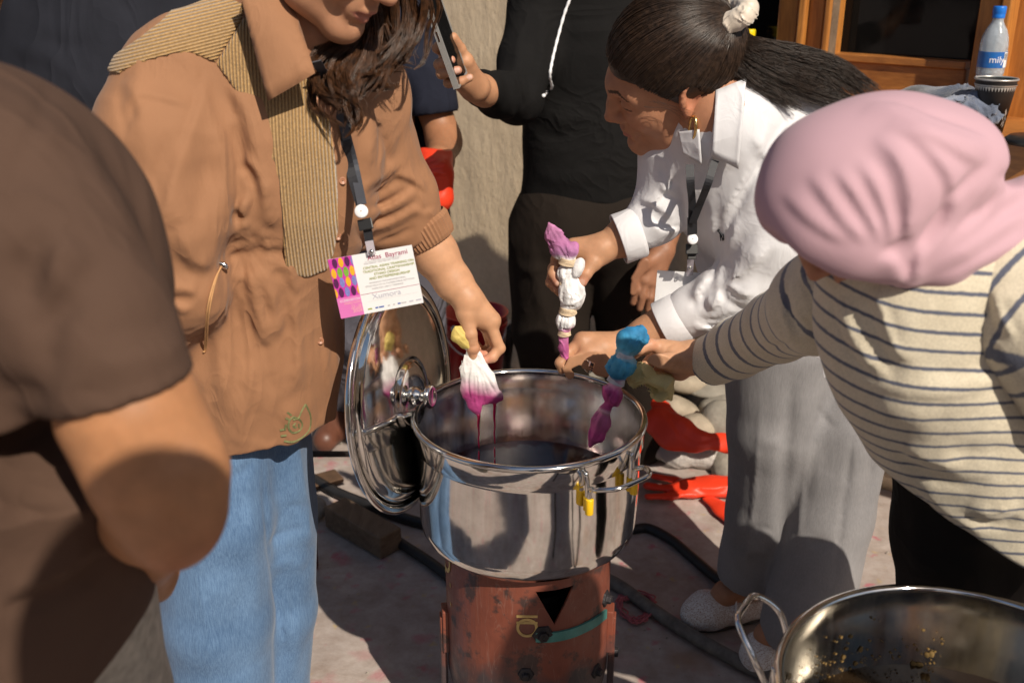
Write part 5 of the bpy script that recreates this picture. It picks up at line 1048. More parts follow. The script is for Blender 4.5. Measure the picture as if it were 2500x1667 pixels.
# ================================================================= woman in the pink hijab and striped shirt
def stripe_mat():
    m, t, b = nodes('cream_navy_stripes'); s = _attr(t, 'stripe'); w = _math(t, 'ADD', s, _math(t, 'MULTIPLY', _math(t, 'SUBTRACT', _noise(t, 160, 2), .5), .10)); fr = _math(t, 'FRACT', w)
    k = _ramp(t, fr, [(.0, (0, 0, 0)), (.03, (1, 1, 1)), (.20, (1, 1, 1)), (.23, (0, 0, 0))]); base = _ramp(t, _noise(t, 25, 4), [(.3, (.60, .53, .40)), (.7, (.68, .61, .47))]); fuzz = _ramp(t, _noise(t, 420, 2), [(.3, (.86,)*3), (.7, (1.08,)*3)])
    c = _mix(t, 1.0, _mix(t, k, base, (.105, .115, .16)), fuzz, 'MULTIPLY'); t.links.new(c, b.inputs['Base Color']); b.inputs['Roughness'].default_value = .92; b.inputs['Sheen Weight'].default_value = .25; pv = _bump(t, b, _noise(t, 30, 3), .35, .005); _bump(t, b, _noise(t, 380, 2), .35, .001, pv); return m
M['stripe'] = stripe_mat()
class FieldS(Field):
    SC = .88
    def rc(s, a, b, ra, rb, k=.012, op='u', fl=None): return Field.rc(s, a, b, ra*s.SC, rb*s.SC, k, op, fl)
    def el(s, c, r, ax=None, k=.012, op='u'): return Field.el(s, c, np.asarray(r)*s.SC, ax, k, op)
def hijab_woman():
    Q0 = globals()['Q']
    def Q(px, py, Y): return Q0(px, py, Y-.15*min(1, max(0, (1.64-Y)/.20)))
    root = empty('person', tuple(G(2330, 1750))); tag(root, 'woman in pink headscarf and striped cream shirt, reaching towards the pot', 'person')
    # ---- trousers
    P = FieldS(*box_of([Q(2360, 1100, 1.42), Q(2340, 2100, 1.5), Q(2500, 1100, 1.45)], .17), .0065)
    P.ch([Q(2390, 1080, 1.41), Q(2360, 1300, 1.43), Q(2330, 1600, 1.46), Q(2310, 1950, 1.48)], [.13, .112, .095, .085], .03); P.ch([Q(2480, 1080, 1.44), Q(2490, 1300, 1.50), Q(2480, 1600, 1.55)], [.13, .115, .10], .03)
    P.folds([([(2360, 1290), (2420, 1330), (2490, 1330)], .02, .008), ([(2400, 1330), (2440, 1400), (2470, 1450)], .02, -.008), ([(2230, 1200), (2240, 1300), (2250, 1420)], .02, .006)]); P.build('trousers', M['black_pants'], root)
    # ---- shirt
    F = FieldS((.27, .84, .70), (.90, 1.42, 1.20), .0040)
    F.ch([Q(2190, 640, 1.28), Q(2215, 760, 1.295), Q(2275, 880, 1.31), Q(2375, 1020, 1.335), Q(2440, 1180, 1.36), Q(2470, 1330, 1.37)], [.090, .108, .122, .135, .142, .145], .05)
    F.rc(Q(2210, 650, 1.28), Q(2430, 660, 1.27), .08, .085, .05)
    F.cutl(Q(2330, 1262, 1.26), V(-.56, -.10, -.83), .40)
    F.wob(8, .005, 2)
    F.folds([([(2040, 720), (2060, 800), (2110, 880), (2170, 930)], .010, .007), ([(2075, 700), (2100, 800), (2150, 880), (2200, 930)], .008, -.008), ([(2125, 700), (2150, 770), (2180, 850), (2230, 900)], .012, .008), ([(2160, 720), (2180, 800), (2210, 870)], .007, -.006),
        ([(2085, 905), (2140, 940), (2220, 962), (2330, 962), (2420, 930), (2500, 890)], .019, .012), ([(2100, 930), (2150, 962), (2240, 985), (2340, 982), (2430, 950), (2500, 912)], .010, -.009), ([(2250, 900), (2350, 910), (2450, 880)], .012, -.005), ([(2120, 985), (2200, 1010), (2300, 1010)], .02, .006), ([(2190, 1080), (2260, 1130), (2350, 1150)], .014, .007), ([(2180, 1100), (2250, 1160), (2340, 1185), (2420, 1170)], .008, -.008), ([(2230, 1170), (2300, 1250), (2400, 1310)], .012, .006), ([(2300, 1100), (2400, 1110), (2490, 1080)], .016, -.006), ([(2350, 1240), (2420, 1260), (2490, 1240)], .014, .007), ([(2370, 1265), (2440, 1285), (2495, 1265)], .007, -.008)])
    F.crumple(22, .003, 3, D=((1, 0, 0), (0, 1, 0), (0, 0, 1)), st_=(.5, 1, 1))
    def st_body(v):
        q = np.clip((v[:, 2]-.93)/.14, -1, 1); k = .24*q; return (v[:, 2]+k*(v[:, 0]-.44)+.009*np.sin(v[:, 0]*20))/.0222
    F.build('shirt', M['stripe'], root, attrs={'stripe': st_body}); S['strF'] = F
    def sleeve(pts, rs, folds, per, tilt, cut=None):
        A = Field(*box_of(pts, max(rs)+.03), .004); A.ch(pts, rs, .02)
        if cut is not None: A.cutl(cut[0], cut[1], .11)
        A.wob(10, .003, 3); A.folds(folds); A.crumple(34, .0025, 1); P_ = np.array(pts); L = np.concatenate([[0], np.cumsum(np.linalg.norm(np.diff(P_, axis=0), axis=1))])
        def at(v):
            best = np.full(len(v), 1e9); u = np.zeros(len(v))
            for i in range(len(P_)-1):
                ab = P_[i+1]-P_[i]; t = ((v-P_[i])@ab)/(ab@ab); t = np.clip(t, -.3 if i == 0 else 0, 1.3 if i == len(P_)-2 else 1); d = ((v-P_[i]-t[:, None]*ab)**2).sum(1); m = d < best; best = np.where(m, d, best); u = np.where(m, L[i]+t*np.linalg.norm(ab), u)
            return (u+tilt*v[:, 2])/per
        return A.build('sleeve', M['stripe'], root, attrs={'stripe': at})
    c0 = Q(1736, 880, 1.66); sleeve([Q(2075, 690, 1.36), Q(2000, 745, 1.42), Q(1905, 795, 1.53), Q(1800, 850, 1.62), c0+(c0-Q(1800, 850, 1.62))*.4], [.070, .064, .050, .044, .040], [([(1950, 660), (1985, 720), (2010, 790)], .007, .007), ([(1965, 690), (1980, 740), (1995, 800)], .005, -.008), ([(1930, 690), (1940, 760), (1975, 810)], .008, .008), ([(1920, 710), (1925, 760), (1950, 820)], .005, -.010), ([(1955, 770), (1990, 800), (2030, 815)], .007, -.008), ([(1900, 740), (1912, 790), (1930, 840)], .007, .006), ([(1860, 850), (1920, 840), (1970, 830)], .004, -.005)], .066, -.10, (c0, c0-Q(1800, 850, 1.62)))
    sleeve([Q(2440, 690, 1.25), Q(2530, 800, 1.21), Q(2620, 950, 1.20)], [.075, .069, .062], [([(2420, 700), (2440, 780), (2480, 830)], .010, .008), ([(2440, 720), (2470, 790), (2500, 830)], .006, -.007)], .027, .35)
    # ---- headscarf
    H = FieldS((.17, .84, 1.02), (.86, 1.34, 1.40), .0031); H.SC = .775
    H.el(Q(2115, 425, 1.24), (.118, .115, .100), k=.02); H.el(Q(2225, 385, 1.26), (.095, .10, .078), k=.05); H.el(Q(2330, 392, 1.27), (.062, .085, .058), k=.04)
    H.el(Q(1985, 470, 1.235), (.055, .085, .072), np.array([unit(V(1, 0, .5)), V(0, 1, 0), unit(V(-.5, 0, 1))]), k=.05); H.ch([Q(1925, 500, 1.22), Q(1985, 560, 1.20), Q(2080, 590, 1.195), Q(2150, 610, 1.20)], [.035, .035, .040, .045], .04)
    H.rc(Q(2190, 500, 1.27), Q(2310, 545, 1.28), .075, .062, .03)
    H.ch([Q(2168, 622, 1.20), Q(2285, 612, 1.215), Q(2420, 565, 1.265), Q(2570, 535, 1.31)], [.040, .052, .066, .076], .012); H.rc(Q(2205, 612, 1.195), Q(2217, 676, 1.185), .032, .012, .018)
    H.ch([Q(2320, 640, 1.225), Q(2440, 622, 1.25), Q(2570, 600, 1.28)], [.036, .044, .055], .012)
    # hollow under the brow: the scarf overhangs the face
    H.ch([Q(1880, 640, 1.20), Q(1960, 668, 1.20), Q(2060, 690, 1.20), Q(2120, 700, 1.20)], [.045, .040, .036, .030], .006, 's'); H.el(Q(1985, 615, 1.27), (.085, .07, .055), k=.01, op='s')
    H.wob(9, .003, 0)
    for pix, w, a, sd in [([(1968, 425), (2015, 488), (2065, 555), (2125, 602)], .013, .0060, 1), ([(2030, 408), (2082, 488), (2130, 562), (2155, 608)], .013, .0068, 1), ([(2090, 395), (2132, 468), (2166, 555), (2175, 612)], .013, .0075, 1), ([(1905, 470), (1955, 525), (2020, 572), (2090, 602)], .012, .0042, 1), ([(2118, 340), (2170, 388), (2200, 455), (2210, 540), (2200, 612)], .020, .012, 1),
            ([(2120, 252), (2200, 266), (2270, 298), (2345, 324), (2420, 350)], .020, .011, -1), ([(2165, 305), (2235, 342), (2290, 398), (2320, 460), (2305, 550)], .016, .007, 1), ([(2200, 310), (2280, 338), (2355, 382), (2402, 402)], .015, .006, 1),
            ([(2440, 440), (2390, 490), (2330, 560), (2262, 650)], .018, .012, -1), ([(2510, 455), (2440, 510), (2370, 570), (2280, 636)], .018, .013, -1), ([(2510, 520), (2430, 575), (2350, 625), (2260, 665)], .016, .011, -1), ([(2510, 590), (2430, 630), (2350, 665)], .014, .009, -1), ([(2160, 610), (2190, 640), (2216, 690)], .012, .007, -1), ([(2240, 590), (2236, 640), (2218, 690)], .012, .008, 1)]: H.sw(pix, w, a, sd)
    H.blur(1); H.folds([([(2120, 335), (2172, 388), (2204, 460), (2212, 545)], .0045, -.006), ([(2424, 396), (2372, 440), (2318, 500), (2268, 570), (2238, 640)], .006, -.014), ([(2500, 425), (2455, 432), (2420, 440)], .006, -.010), ([(2145, 628), (2190, 606), (2232, 580)], .005, -.010), ([(2035, 425), (2090, 505), (2138, 585)], .004, -.004), ([(2098, 410), (2140, 490), (2166, 580)], .004, -.004)]); H.blur(1)
    sc_ = H.build('headscarf', M['hijab'], root)
    # ---- head, hand, trunk
    fh = unit(V(-.60, -.12, -.79)); Rm = frame(fh, V(-.79, -.05, .60)); C_ = Q(2075, 488, 1.255); parts = [head_mesh(C_, Rm, .78, (.45, .21, .12))]
    jw = Field(*box_of([Q(2040, 625, 1.21), Q(2140, 640, 1.21)], .06), .004); jw.ch([Q(2035, 618, 1.225), Q(2085, 622, 1.22), Q(2150, 620, 1.23)], [.014, .018, .02], .01); jw.el(Q(1985, 602, 1.24), (.018, .02, .012), k=.01); v, f = jw.nets(); parts.append((v, f, np.array((.47, .22, .13))*np.ones((len(v), 3))))
    A = Field(*box_of([Q(1830, 800, 1.66), Q(1530, 960, 1.66)], .04), .0018); wr = Q(1690, 872, 1.665)
    A.ch([Q(1810, 850, 1.62), Q(1745, 868, 1.655), wr], [.034, .031, .0265], .02)
    ix = [Q(1612, 846, 1.672), Q(1585, 842, 1.660), Q(1560, 852, 1.650), Q(1545, 866, 1.645)]; th = [Q(1640, 880, 1.640), Q(1600, 882, 1.625), Q(1572, 893, 1.622), Q(1552, 905, 1.624)]
    md = [Q(1612, 864, 1.682), Q(1588, 880, 1.690), Q(1562, 905, 1.680), Q(1556, 918, 1.668)]; rg = [Q(1622, 885, 1.690), Q(1600, 915, 1.698), Q(1580, 925, 1.690), Q(1570, 920, 1.68)]; li = [Q(1636, 900, 1.690), Q(1612, 925, 1.695), Q(1592, 937, 1.69), Q(1582, 936, 1.685)]
    hand(A, wr, [(wr, Q(1618, 852, 1.670), .025, .018), (wr, Q(1620, 880, 1.685), .024, .017), (wr, Q(1640, 900, 1.685), .024, .0155), (wr, Q(1640, 884, 1.650), .024, .0185), (Q(1660, 905, 1.675), Q(1640, 905, 1.680), .018, .015), (Q(1680, 878, 1.66), Q(1640, 870, 1.662), .024, .02)], [(ix, [.0135, .0118, .0105, .009]), (th, [.0165, .0128, .0115, .0095]), (md, [.013, .011, .010, .009]), (rg, [.012, .0105, .0095, .008]), (li, [.011, .0095, .0085, .0075])])
    A.fold([(1608, 870), (1625, 890), (1650, 893)], .003, -.003); A.fold([(1622, 858), (1632, 845), (1650, 838)], .003, -.0015); A.fold([(1655, 895), (1685, 890), (1710, 885)], .003, -.0015)
    v, f = A.nets(); parts.append((v, f, skin_col((.55, .30, .175), [(th[3], .014, (.58, .27, .19)), (ix[1], .014, (.56, .26, .17)), (li[3], .014, (.60, .28, .22)), (Q(1650, 905, 1.67), .02, (.58, .30, .2))], [(A.hit(1549, 902), .006, (.62, .38, .30))])(v)))
    v, f = core_body([([Q(2190, 640, 1.28), Q(2275, 880, 1.31), Q(2400, 1080, 1.38)], [.055, .07, .075]), ([Q(2190, 660, 1.30), Q(2075, 690, 1.36), Q(1810, 850, 1.62)], [.05, .045, .030]), ([Q(2210, 650, 1.28), Q(2440, 690, 1.25), Q(2620, 950, 1.20)], [.04, .04, .035]), ([C_, Q(2190, 560, 1.27)], [.05, .05]), ([Q(2390, 1080, 1.41), Q(2310, 1950, 1.48)], [.06, .04]), ([Q(2480, 1080, 1.44), Q(2480, 1600, 1.55)], [.06, .05])]); parts.append((v, f, np.array((.45, .21, .12))*np.ones((len(v), 3))))
    joined('body', parts, M['skin'], root)
hijab_woman()
# ================================================================= the four people around them
def simple(name_label, foot): r = empty('person', tuple(foot)); return tag(r, name_label, 'person')
def trunk(parts, segs, col): v, f = core_body(segs); parts.append((v, f, np.array(col)*np.ones((len(v), 3))))
# ---- man in the brown T-shirt, close on the left
def tee_man():
    root = simple('man in brown T-shirt with bent bare arm, close at the left edge', G(60, 2400)); F = Field((-.72, .50, .62), (-.17, 1.06, 1.46), .005)
    F.ch([Q(-100, 580, .82), Q(-80, 700, .82), Q(-50, 1000, .82), Q(-30, 1350, .83), Q(-20, 1500, .84)], [.150, .152, .145, .138, .145], .05); F.rc(Q(-80, 500, .80), Q(-15, 470, .77), .082, .064, .04)
    F.ch([Q(-15, 455, .76), Q(105, 620, .74), Q(205, 790, .725), Q(298, 965, .715)], [.064, .062, .060, .057], .025); F.cutl(Q(300, 965, .70), unit(np.cross(Q(465, 915, .70)-Q(140, 1012, .70), V(0, 1, .1)))*V(1, 1, 1), .16) if False else None
    n = unit(np.cross(Q(465, 918, .70)-Q(140, 1010, .70), V(0, 1, -.15))); n = n if n[2] < 0 else -n; F.cutl(Q(300, 966, .70), n, .13)
    nh = unit(np.cross(Q(385, 1490, .8)-Q(200, 1667, .8), V(0, 1, 0))); nh = nh if nh[2] < 0 else -nh; F.cutl(Q(300, 1570, .80), nh, .4); F.wob(8, .005, 1)
    F.folds([([(75, 560), (90, 680), (110, 820), (125, 980)], .010, -.014), ([(20, 600), (60, 690), (80, 760)], .010, -.007), ([(180, 700), (130, 770), (95, 830)], .010, -.008), ([(150, 560), (110, 680), (90, 760)], .012, .008), ([(250, 620), (190, 720), (110, 820)], .012, -.007), ([(0, 960), (80, 960), (130, 990)], .012, -.008), ([(0, 1080), (70, 1070), (130, 1020)], .010, -.010), ([(0, 1490), (150, 1440), (280, 1350)], .010, -.012), ([(0, 1460), (150, 1410), (280, 1310)], .016, .008), ([(0, 1240), (100, 1220), (190, 1240)], .014, -.006), ([(150, 950), (300, 950), (450, 885)], .004, -.0025), ([(200, 870), (330, 860), (440, 830)], .016, .004), ([(130, 190), (100, 280), (50, 400), (10, 560)], .006, -.004)])
    F.crumple(16, .003, 2); F.build('shirt', M['brown_tee'], root)
    A = Field(*box_of([Q(300, 900, .72), Q(450, 1300, .72), Q(330, 1400, .98)], .07), .004); A.ch([Q(285, 900, .72), Q(315, 1000, .715), Q(375, 1165, .705), Q(412, 1262, .70)], [.043, .048, .041, .030], .03); A.ch([Q(400, 1075, .715), Q(442, 1150, .705), Q(444, 1240, .70)], [.026, .026, .024], .03); A.el(Q(434, 1300, .695), (.018, .020, .018), k=.016)
    A.ch([Q(412, 1262, .705), Q(372, 1250, .77), Q(362, 1320, .87), Q(360, 1385, .95)], [.033, .037, .032, .027], .03); A.el(Q(370, 1395, .98), (.03, .04, .035), k=.02); A.rc(Q(385, 1390, .97), Q(392, 1440, .98), .014, .011, .01)
    A.wob(24, .0018, 2); A.st([A.hit(x, y) for x, y in ((285, 1235), (335, 1262), (385, 1248))], .007, -.004); A.st([A.hit(x, y) for x, y in ((420, 1060), (452, 1160), (456, 1250))], .010, -.004); A.st([A.hit(x, y) for x, y in ((400, 1298), (428, 1280), (462, 1288))], .005, -.0025); A.st([A.hit(x, y) for x, y in ((395, 1272), (428, 1258), (465, 1265))], .005, -.002)
    v, f = A.nets(); parts = [(v, f, skin_col((.44, .205, .095), [(Q(445, 1335, .69), .03, (.40, .16, .085))])(v))]
    P = Field(*box_of([Q(150, 1450, .9), Q(150, 2300, 1.0)], .17), .008); P.ch([Q(60, 1450, .87), Q(150, 1750, .90), Q(170, 2250, .95)], [.125, .115, .09], .02); P.ch([Q(-100, 1450, .87), Q(-80, 1800, .90), Q(-60, 2250, .95)], [.12, .11, .09], .02); P.build('trousers', M['beige_pants'], root)
    hd = V(-.60, .80, 1.52); trunk(parts, [([Q(-90, 620, .82), Q(-30, 1350, .83)], [.09, .09]), ([Q(-90, 600, .82), Q(-20, 520, .76), Q(270, 880, .72)], [.05, .03, .034]), ([Q(60, 1450, .87), Q(170, 2250, .95)], [.07, .05]), ([Q(-100, 1450, .87), Q(-60, 2250, .95)], [.07, .05]), ([Q(-90, 620, .82), hd], [.05, .05])], (.45, .22, .11)); parts.append(head_mesh(hd+V(0, 0, .06), frame(V(.8, .6, -.1), V(0, 0, 1)), 1.05, (.45, .22, .11))); joined('body', parts, M['skin'], root)
    c = Field(hd-.16, hd+.24, .006); c.el(hd+V(-.02, -.02, .11), (.105, .105, .1)); c.build('hair', M['hair_dark'], root)
tee_man()
# ---- person in navy with their back to us, upper left
def navy_back():
    root = simple('person in plain dark navy shirt behind the brown T-shirt shoulder, seen from behind', G(300, 1150)); F = Field((-1.25, 1.9, .45), (-.42, 2.75, 1.75), .008)
    F.ch([Q(330, 40, 2.33), Q(330, 200, 2.33), Q(330, 500, 2.34), Q(330, 800, 2.36)], [.21, .262, .235, .23], .05, fl=(V(0, 1, 0), .72)); F.ch([Q(120, 60, 2.33), Q(90, 330, 2.28), Q(120, 560, 2.22)], [.09, .085, .07], .05); F.wob(6, .008, 2)
    F.folds([([(245, 120), (242, 200), (236, 260)], .006, -.006), ([(90, 90), (150, 110), (230, 110)], .02, -.006), ([(20, 110), (120, 140), (200, 200)], .02, .008), ([(300, 20), (320, 90), (330, 160)], .03, .006)]); F.crumple(14, .004, 1); F.build('shirt', M['navy_coarse'], root)
    P = Field(*box_of([Q(330, 800, 2.36), Q(330, 1150, 2.4)], .24), .01); 
    for dx in (-.09, .09): P.ch([Q(330, 780, 2.36)+V(dx, 0, 0), V(Q(330, 780, 2.36)[0]+dx, 2.38, .05)], [.11, .07], .02)
    P.build('trousers', M['black_pants'], root); parts = []; top = Q(330, -60, 2.34); trunk(parts, [([Q(330, 100, 2.33), Q(330, 800, 2.36)], [.15, .14]), ([Q(330, 100, 2.33), top+V(0, 0, .12)], [.06, .055])], (.42, .2, .11)); parts.append(head_mesh(top+V(0, -.03, .2), frame(V(.3, .9, -.2), V(0, 0, 1)), 1.02, (.42, .2, .11))); joined('body', parts, M['skin'], root)
    c = Field(top-.1, top+.42, .008); c.el(top+V(-.01, -.05, .24), (.1, .11, .11)); c.build('hair', M['hair_dark'], root)
navy_back()
# ---- bearded face cut off by the upper left corner
def corner_person():
    root = simple('person in the upper left corner, only a sunlit cheek and dark hair showing', G(0, 1000)); C_ = Q(14, -6, 2.85); parts = [head_mesh(C_, frame(V(.75, -.6, -.25), V(0, 0, 1)), 1.05, (.42, .21, .11))]; trunk(parts, [([C_+V(-.02, .04, -.1), C_+V(-.06, .06, -.3), C_+V(-.06, .06, -.9)], [.055, .12, .13]), ([C_+V(-.12, .06, -.85), V(C_[0]-.12, C_[1]+.06, .02)], [.09, .06]), ([C_+V(.06, .06, -.85), V(C_[0]+.06, C_[1]+.06, .02)], [.09, .06])], (.05, .05, .06)); joined('body', parts, M['skin'], root)
    S2 = []
    for i in range(60): a = C_+V(rng.uniform(-.09, .12), rng.uniform(-.1, 0), .02); S2.append(lock([a+V(0, 0, .09), a+V(.01, -.03, 0), a+V(rng.normal(0, .01), -.03, -.06)], 12, .01, .0006, 14, .002))
    c = Field(C_-.2, C_+.25, .008); c.el(C_+V(-.02, .03, .06), (.11, .115, .11)); v0, f0 = c.nets(); V_, F_ = [v0], [f0]; b = len(v0)
    for s_ in S2: v, f = strand_mesh(s_, .0009, .5, 3); V_.append(v); F_.append(f+b); b += len(v)
    mesh('hair', np.vstack(V_), np.vstack(F_), M['hair_brown'], root)
corner_person()
# ---- man in the navy T-shirt with a red glove
def navy_man():
    root = simple('man in navy T-shirt wearing a red rubber glove, standing behind the coat', G(900, 1060)); Y = 2.85; F = Field((-.62, 2.45, .95), (-.10, 3.15, 1.75), .006)
    F.ch([Q(900, 40, Y), Q(905, 200, Y), Q(925, 380, Y), Q(935, 520, Y)], [.135, .165, .155, .160], .05, fl=(V(0, 1, 0), .75)); F.rc(Q(900, 30, Y), Q(1000, 80, Y), .09, .075, .05); F.ch([Q(1000, 90, Y), Q(1035, 180, 2.82), Q(1058, 262, 2.78)], [.078, .076, .068], .03); F.cutl(Q(1065, 278, 2.76), V(.12, -.1, -1), .12); F.cutl(Q(930, 505, Y), V(0, 0, -1), .3); F.wob(7, .005, 1)
    F.folds([([(960, 130), (1000, 220), (1000, 300)], .012, -.010), ([(985, 290), (1010, 270), (1040, 240)], .012, .008), ([(970, 300), (1000, 330), (1020, 360)], .012, -.008), ([(950, 330), (985, 380), (1000, 440)], .014, .008), ([(1010, 120), (1040, 160), (1060, 190)], .01, .005)]); F.crumple(18, .004, 2); F.build('shirt', M['navy'], root)
    b = MB()
    for arc in ([(935, 222), (950, 218), (962, 214), (966, 230), (955, 238)], [(938, 232), (948, 240), (960, 244), (972, 236), (966, 226)], [(950, 240), (946, 250), (958, 248)], [(962, 246), (974, 258), (978, 254), (966, 244), (962, 246)], [(940, 262), (947, 268), (952, 264)]): strap(b, [F.hit(*q)+TOCAM*.002 for q in spline(arc, 14)], .0022, .001, TOCAM)
    b.build('print', M['white_plastic'], root, False)
    P = Field(*box_of([Q(1020, 500, Y), G(830, 1050)+V(0, 0, .05)], .17), .008); P.rc(Q(890, 500, Y), Q(990, 500, Y), .13, .12, .03); P.ch([Q(1010, 540, Y), Q(1010, 800, 2.9), V(*G(985, 1000)[:2], .08)], [.105, .095, .085], .02); P.ch([Q(890, 540, Y), Q(872, 800, 2.88), V(*G(840, 1030)[:2], .09)], [.11, .098, .088], .02); P.cut(V(0, 0, .045), V(0, 0, -1))
    P.folds([([(860, 700), (890, 800), (880, 900)], .02, .01), ([(850, 940), (880, 930), (920, 950)], .012, .010), ([(840, 965), (880, 955), (910, 975)], .008, -.012), ([(850, 985), (890, 985), (915, 995)], .010, .008), ([(1080, 520), (1085, 600), (1075, 680)], .01, .006)]); P.crumple(16, .006, 3); P.build('trousers', M['grey_pants'], root)
    parts = []; A = Field(*box_of([Q(1050, 250, 2.80), Q(1100, 400, 2.6), Q(1050, 440, 2.55)], .08), .004); A.ch([Q(1055, 250, 2.80), Q(1082, 335, 2.77), Q(1085, 350, 2.75)], [.048, .044, .043], .02); A.ch([Q(1085, 350, 2.75), Q(1072, 395, 2.62), Q(1062, 420, 2.56)], [.043, .036, .03], .02); v, f = A.nets(); parts.append((v, f, skin_col((.36, .165, .085))(v)))
    hd = Q(880, -170, 2.82); trunk(parts, [([Q(900, 100, Y), Q(930, 500, Y)], [.11, .11]), ([Q(900, 60, Y), Q(1000, 90, Y), Q(1055, 250, 2.80)], [.06, .05, .042]), ([Q(900, 60, Y), hd], [.06, .055]), ([Q(1010, 540, Y), V(*G(985, 1000)[:2], .1)], [.07, .05]), ([Q(890, 540, Y), V(*G(840, 1030)[:2], .1)], [.07, .05])], (.40, .19, .10)); parts.append(head_mesh(hd+V(0, 0, .05), frame(V(.5, -.7, -.4), V(0, 0, 1)), 1.05, (.40, .19, .10))); joined('body', parts, M['skin'], root)
    for p0 in (G(835, 1055), G(985, 1030)):
        s_ = Field(*box_of([V(*p0[:2], .05), V(p0[0]-.04, p0[1]-.14, .05)], .09), .005); s_.ch([V(p0[0], p0[1]+.04, .05), V(p0[0]-.015, p0[1]-.06, .045), V(p0[0]-.03, p0[1]-.13, .038)], [.045, .045, .038], .02); s_.cut(V(0, 0, .003), V(0, 0, -1)); s_.rc(V(p0[0], p0[1]+.03, .08), V(p0[0], p0[1]+.03, .13), .045, .05, .02); s_.build('shoe', M['shoe_brown'], root)
    g = Field(*box_of([Q(1050, 360, 2.55), Q(1070, 520, 2.55)], .09), .004); g.ch([Q(1062, 385, 2.60), Q(1060, 430, 2.55), Q(1068, 480, 2.54), Q(1062, 520, 2.56)], [.044, .046, .036, .022], .02); g.cutl(Q(1064, 366, 2.6), V(.1, .2, 1), .09); g.folds([([(1020, 410), (1055, 408), (1090, 400)], .006, .006), ([(1015, 400), (1050, 395), (1080, 385)], .005, -.008), ([(1030, 440), (1060, 425), (1095, 430)], .006, .007), ([(1080, 430), (1085, 455), (1075, 480)], .006, -.006), ([(1040, 455), (1050, 470), (1060, 490)], .006, .005)]); g.crumple(40, .004, 1, st_=(1, 1, 1)); tag(g.build('rubber_glove', M['rubber_red']), 'glossy red rubber glove worn by the man in the navy T-shirt', 'glove')
M['shoe_brown'] = mat('brown_leather', (.13, .05, .03), .45, .2, 20)
navy_man()
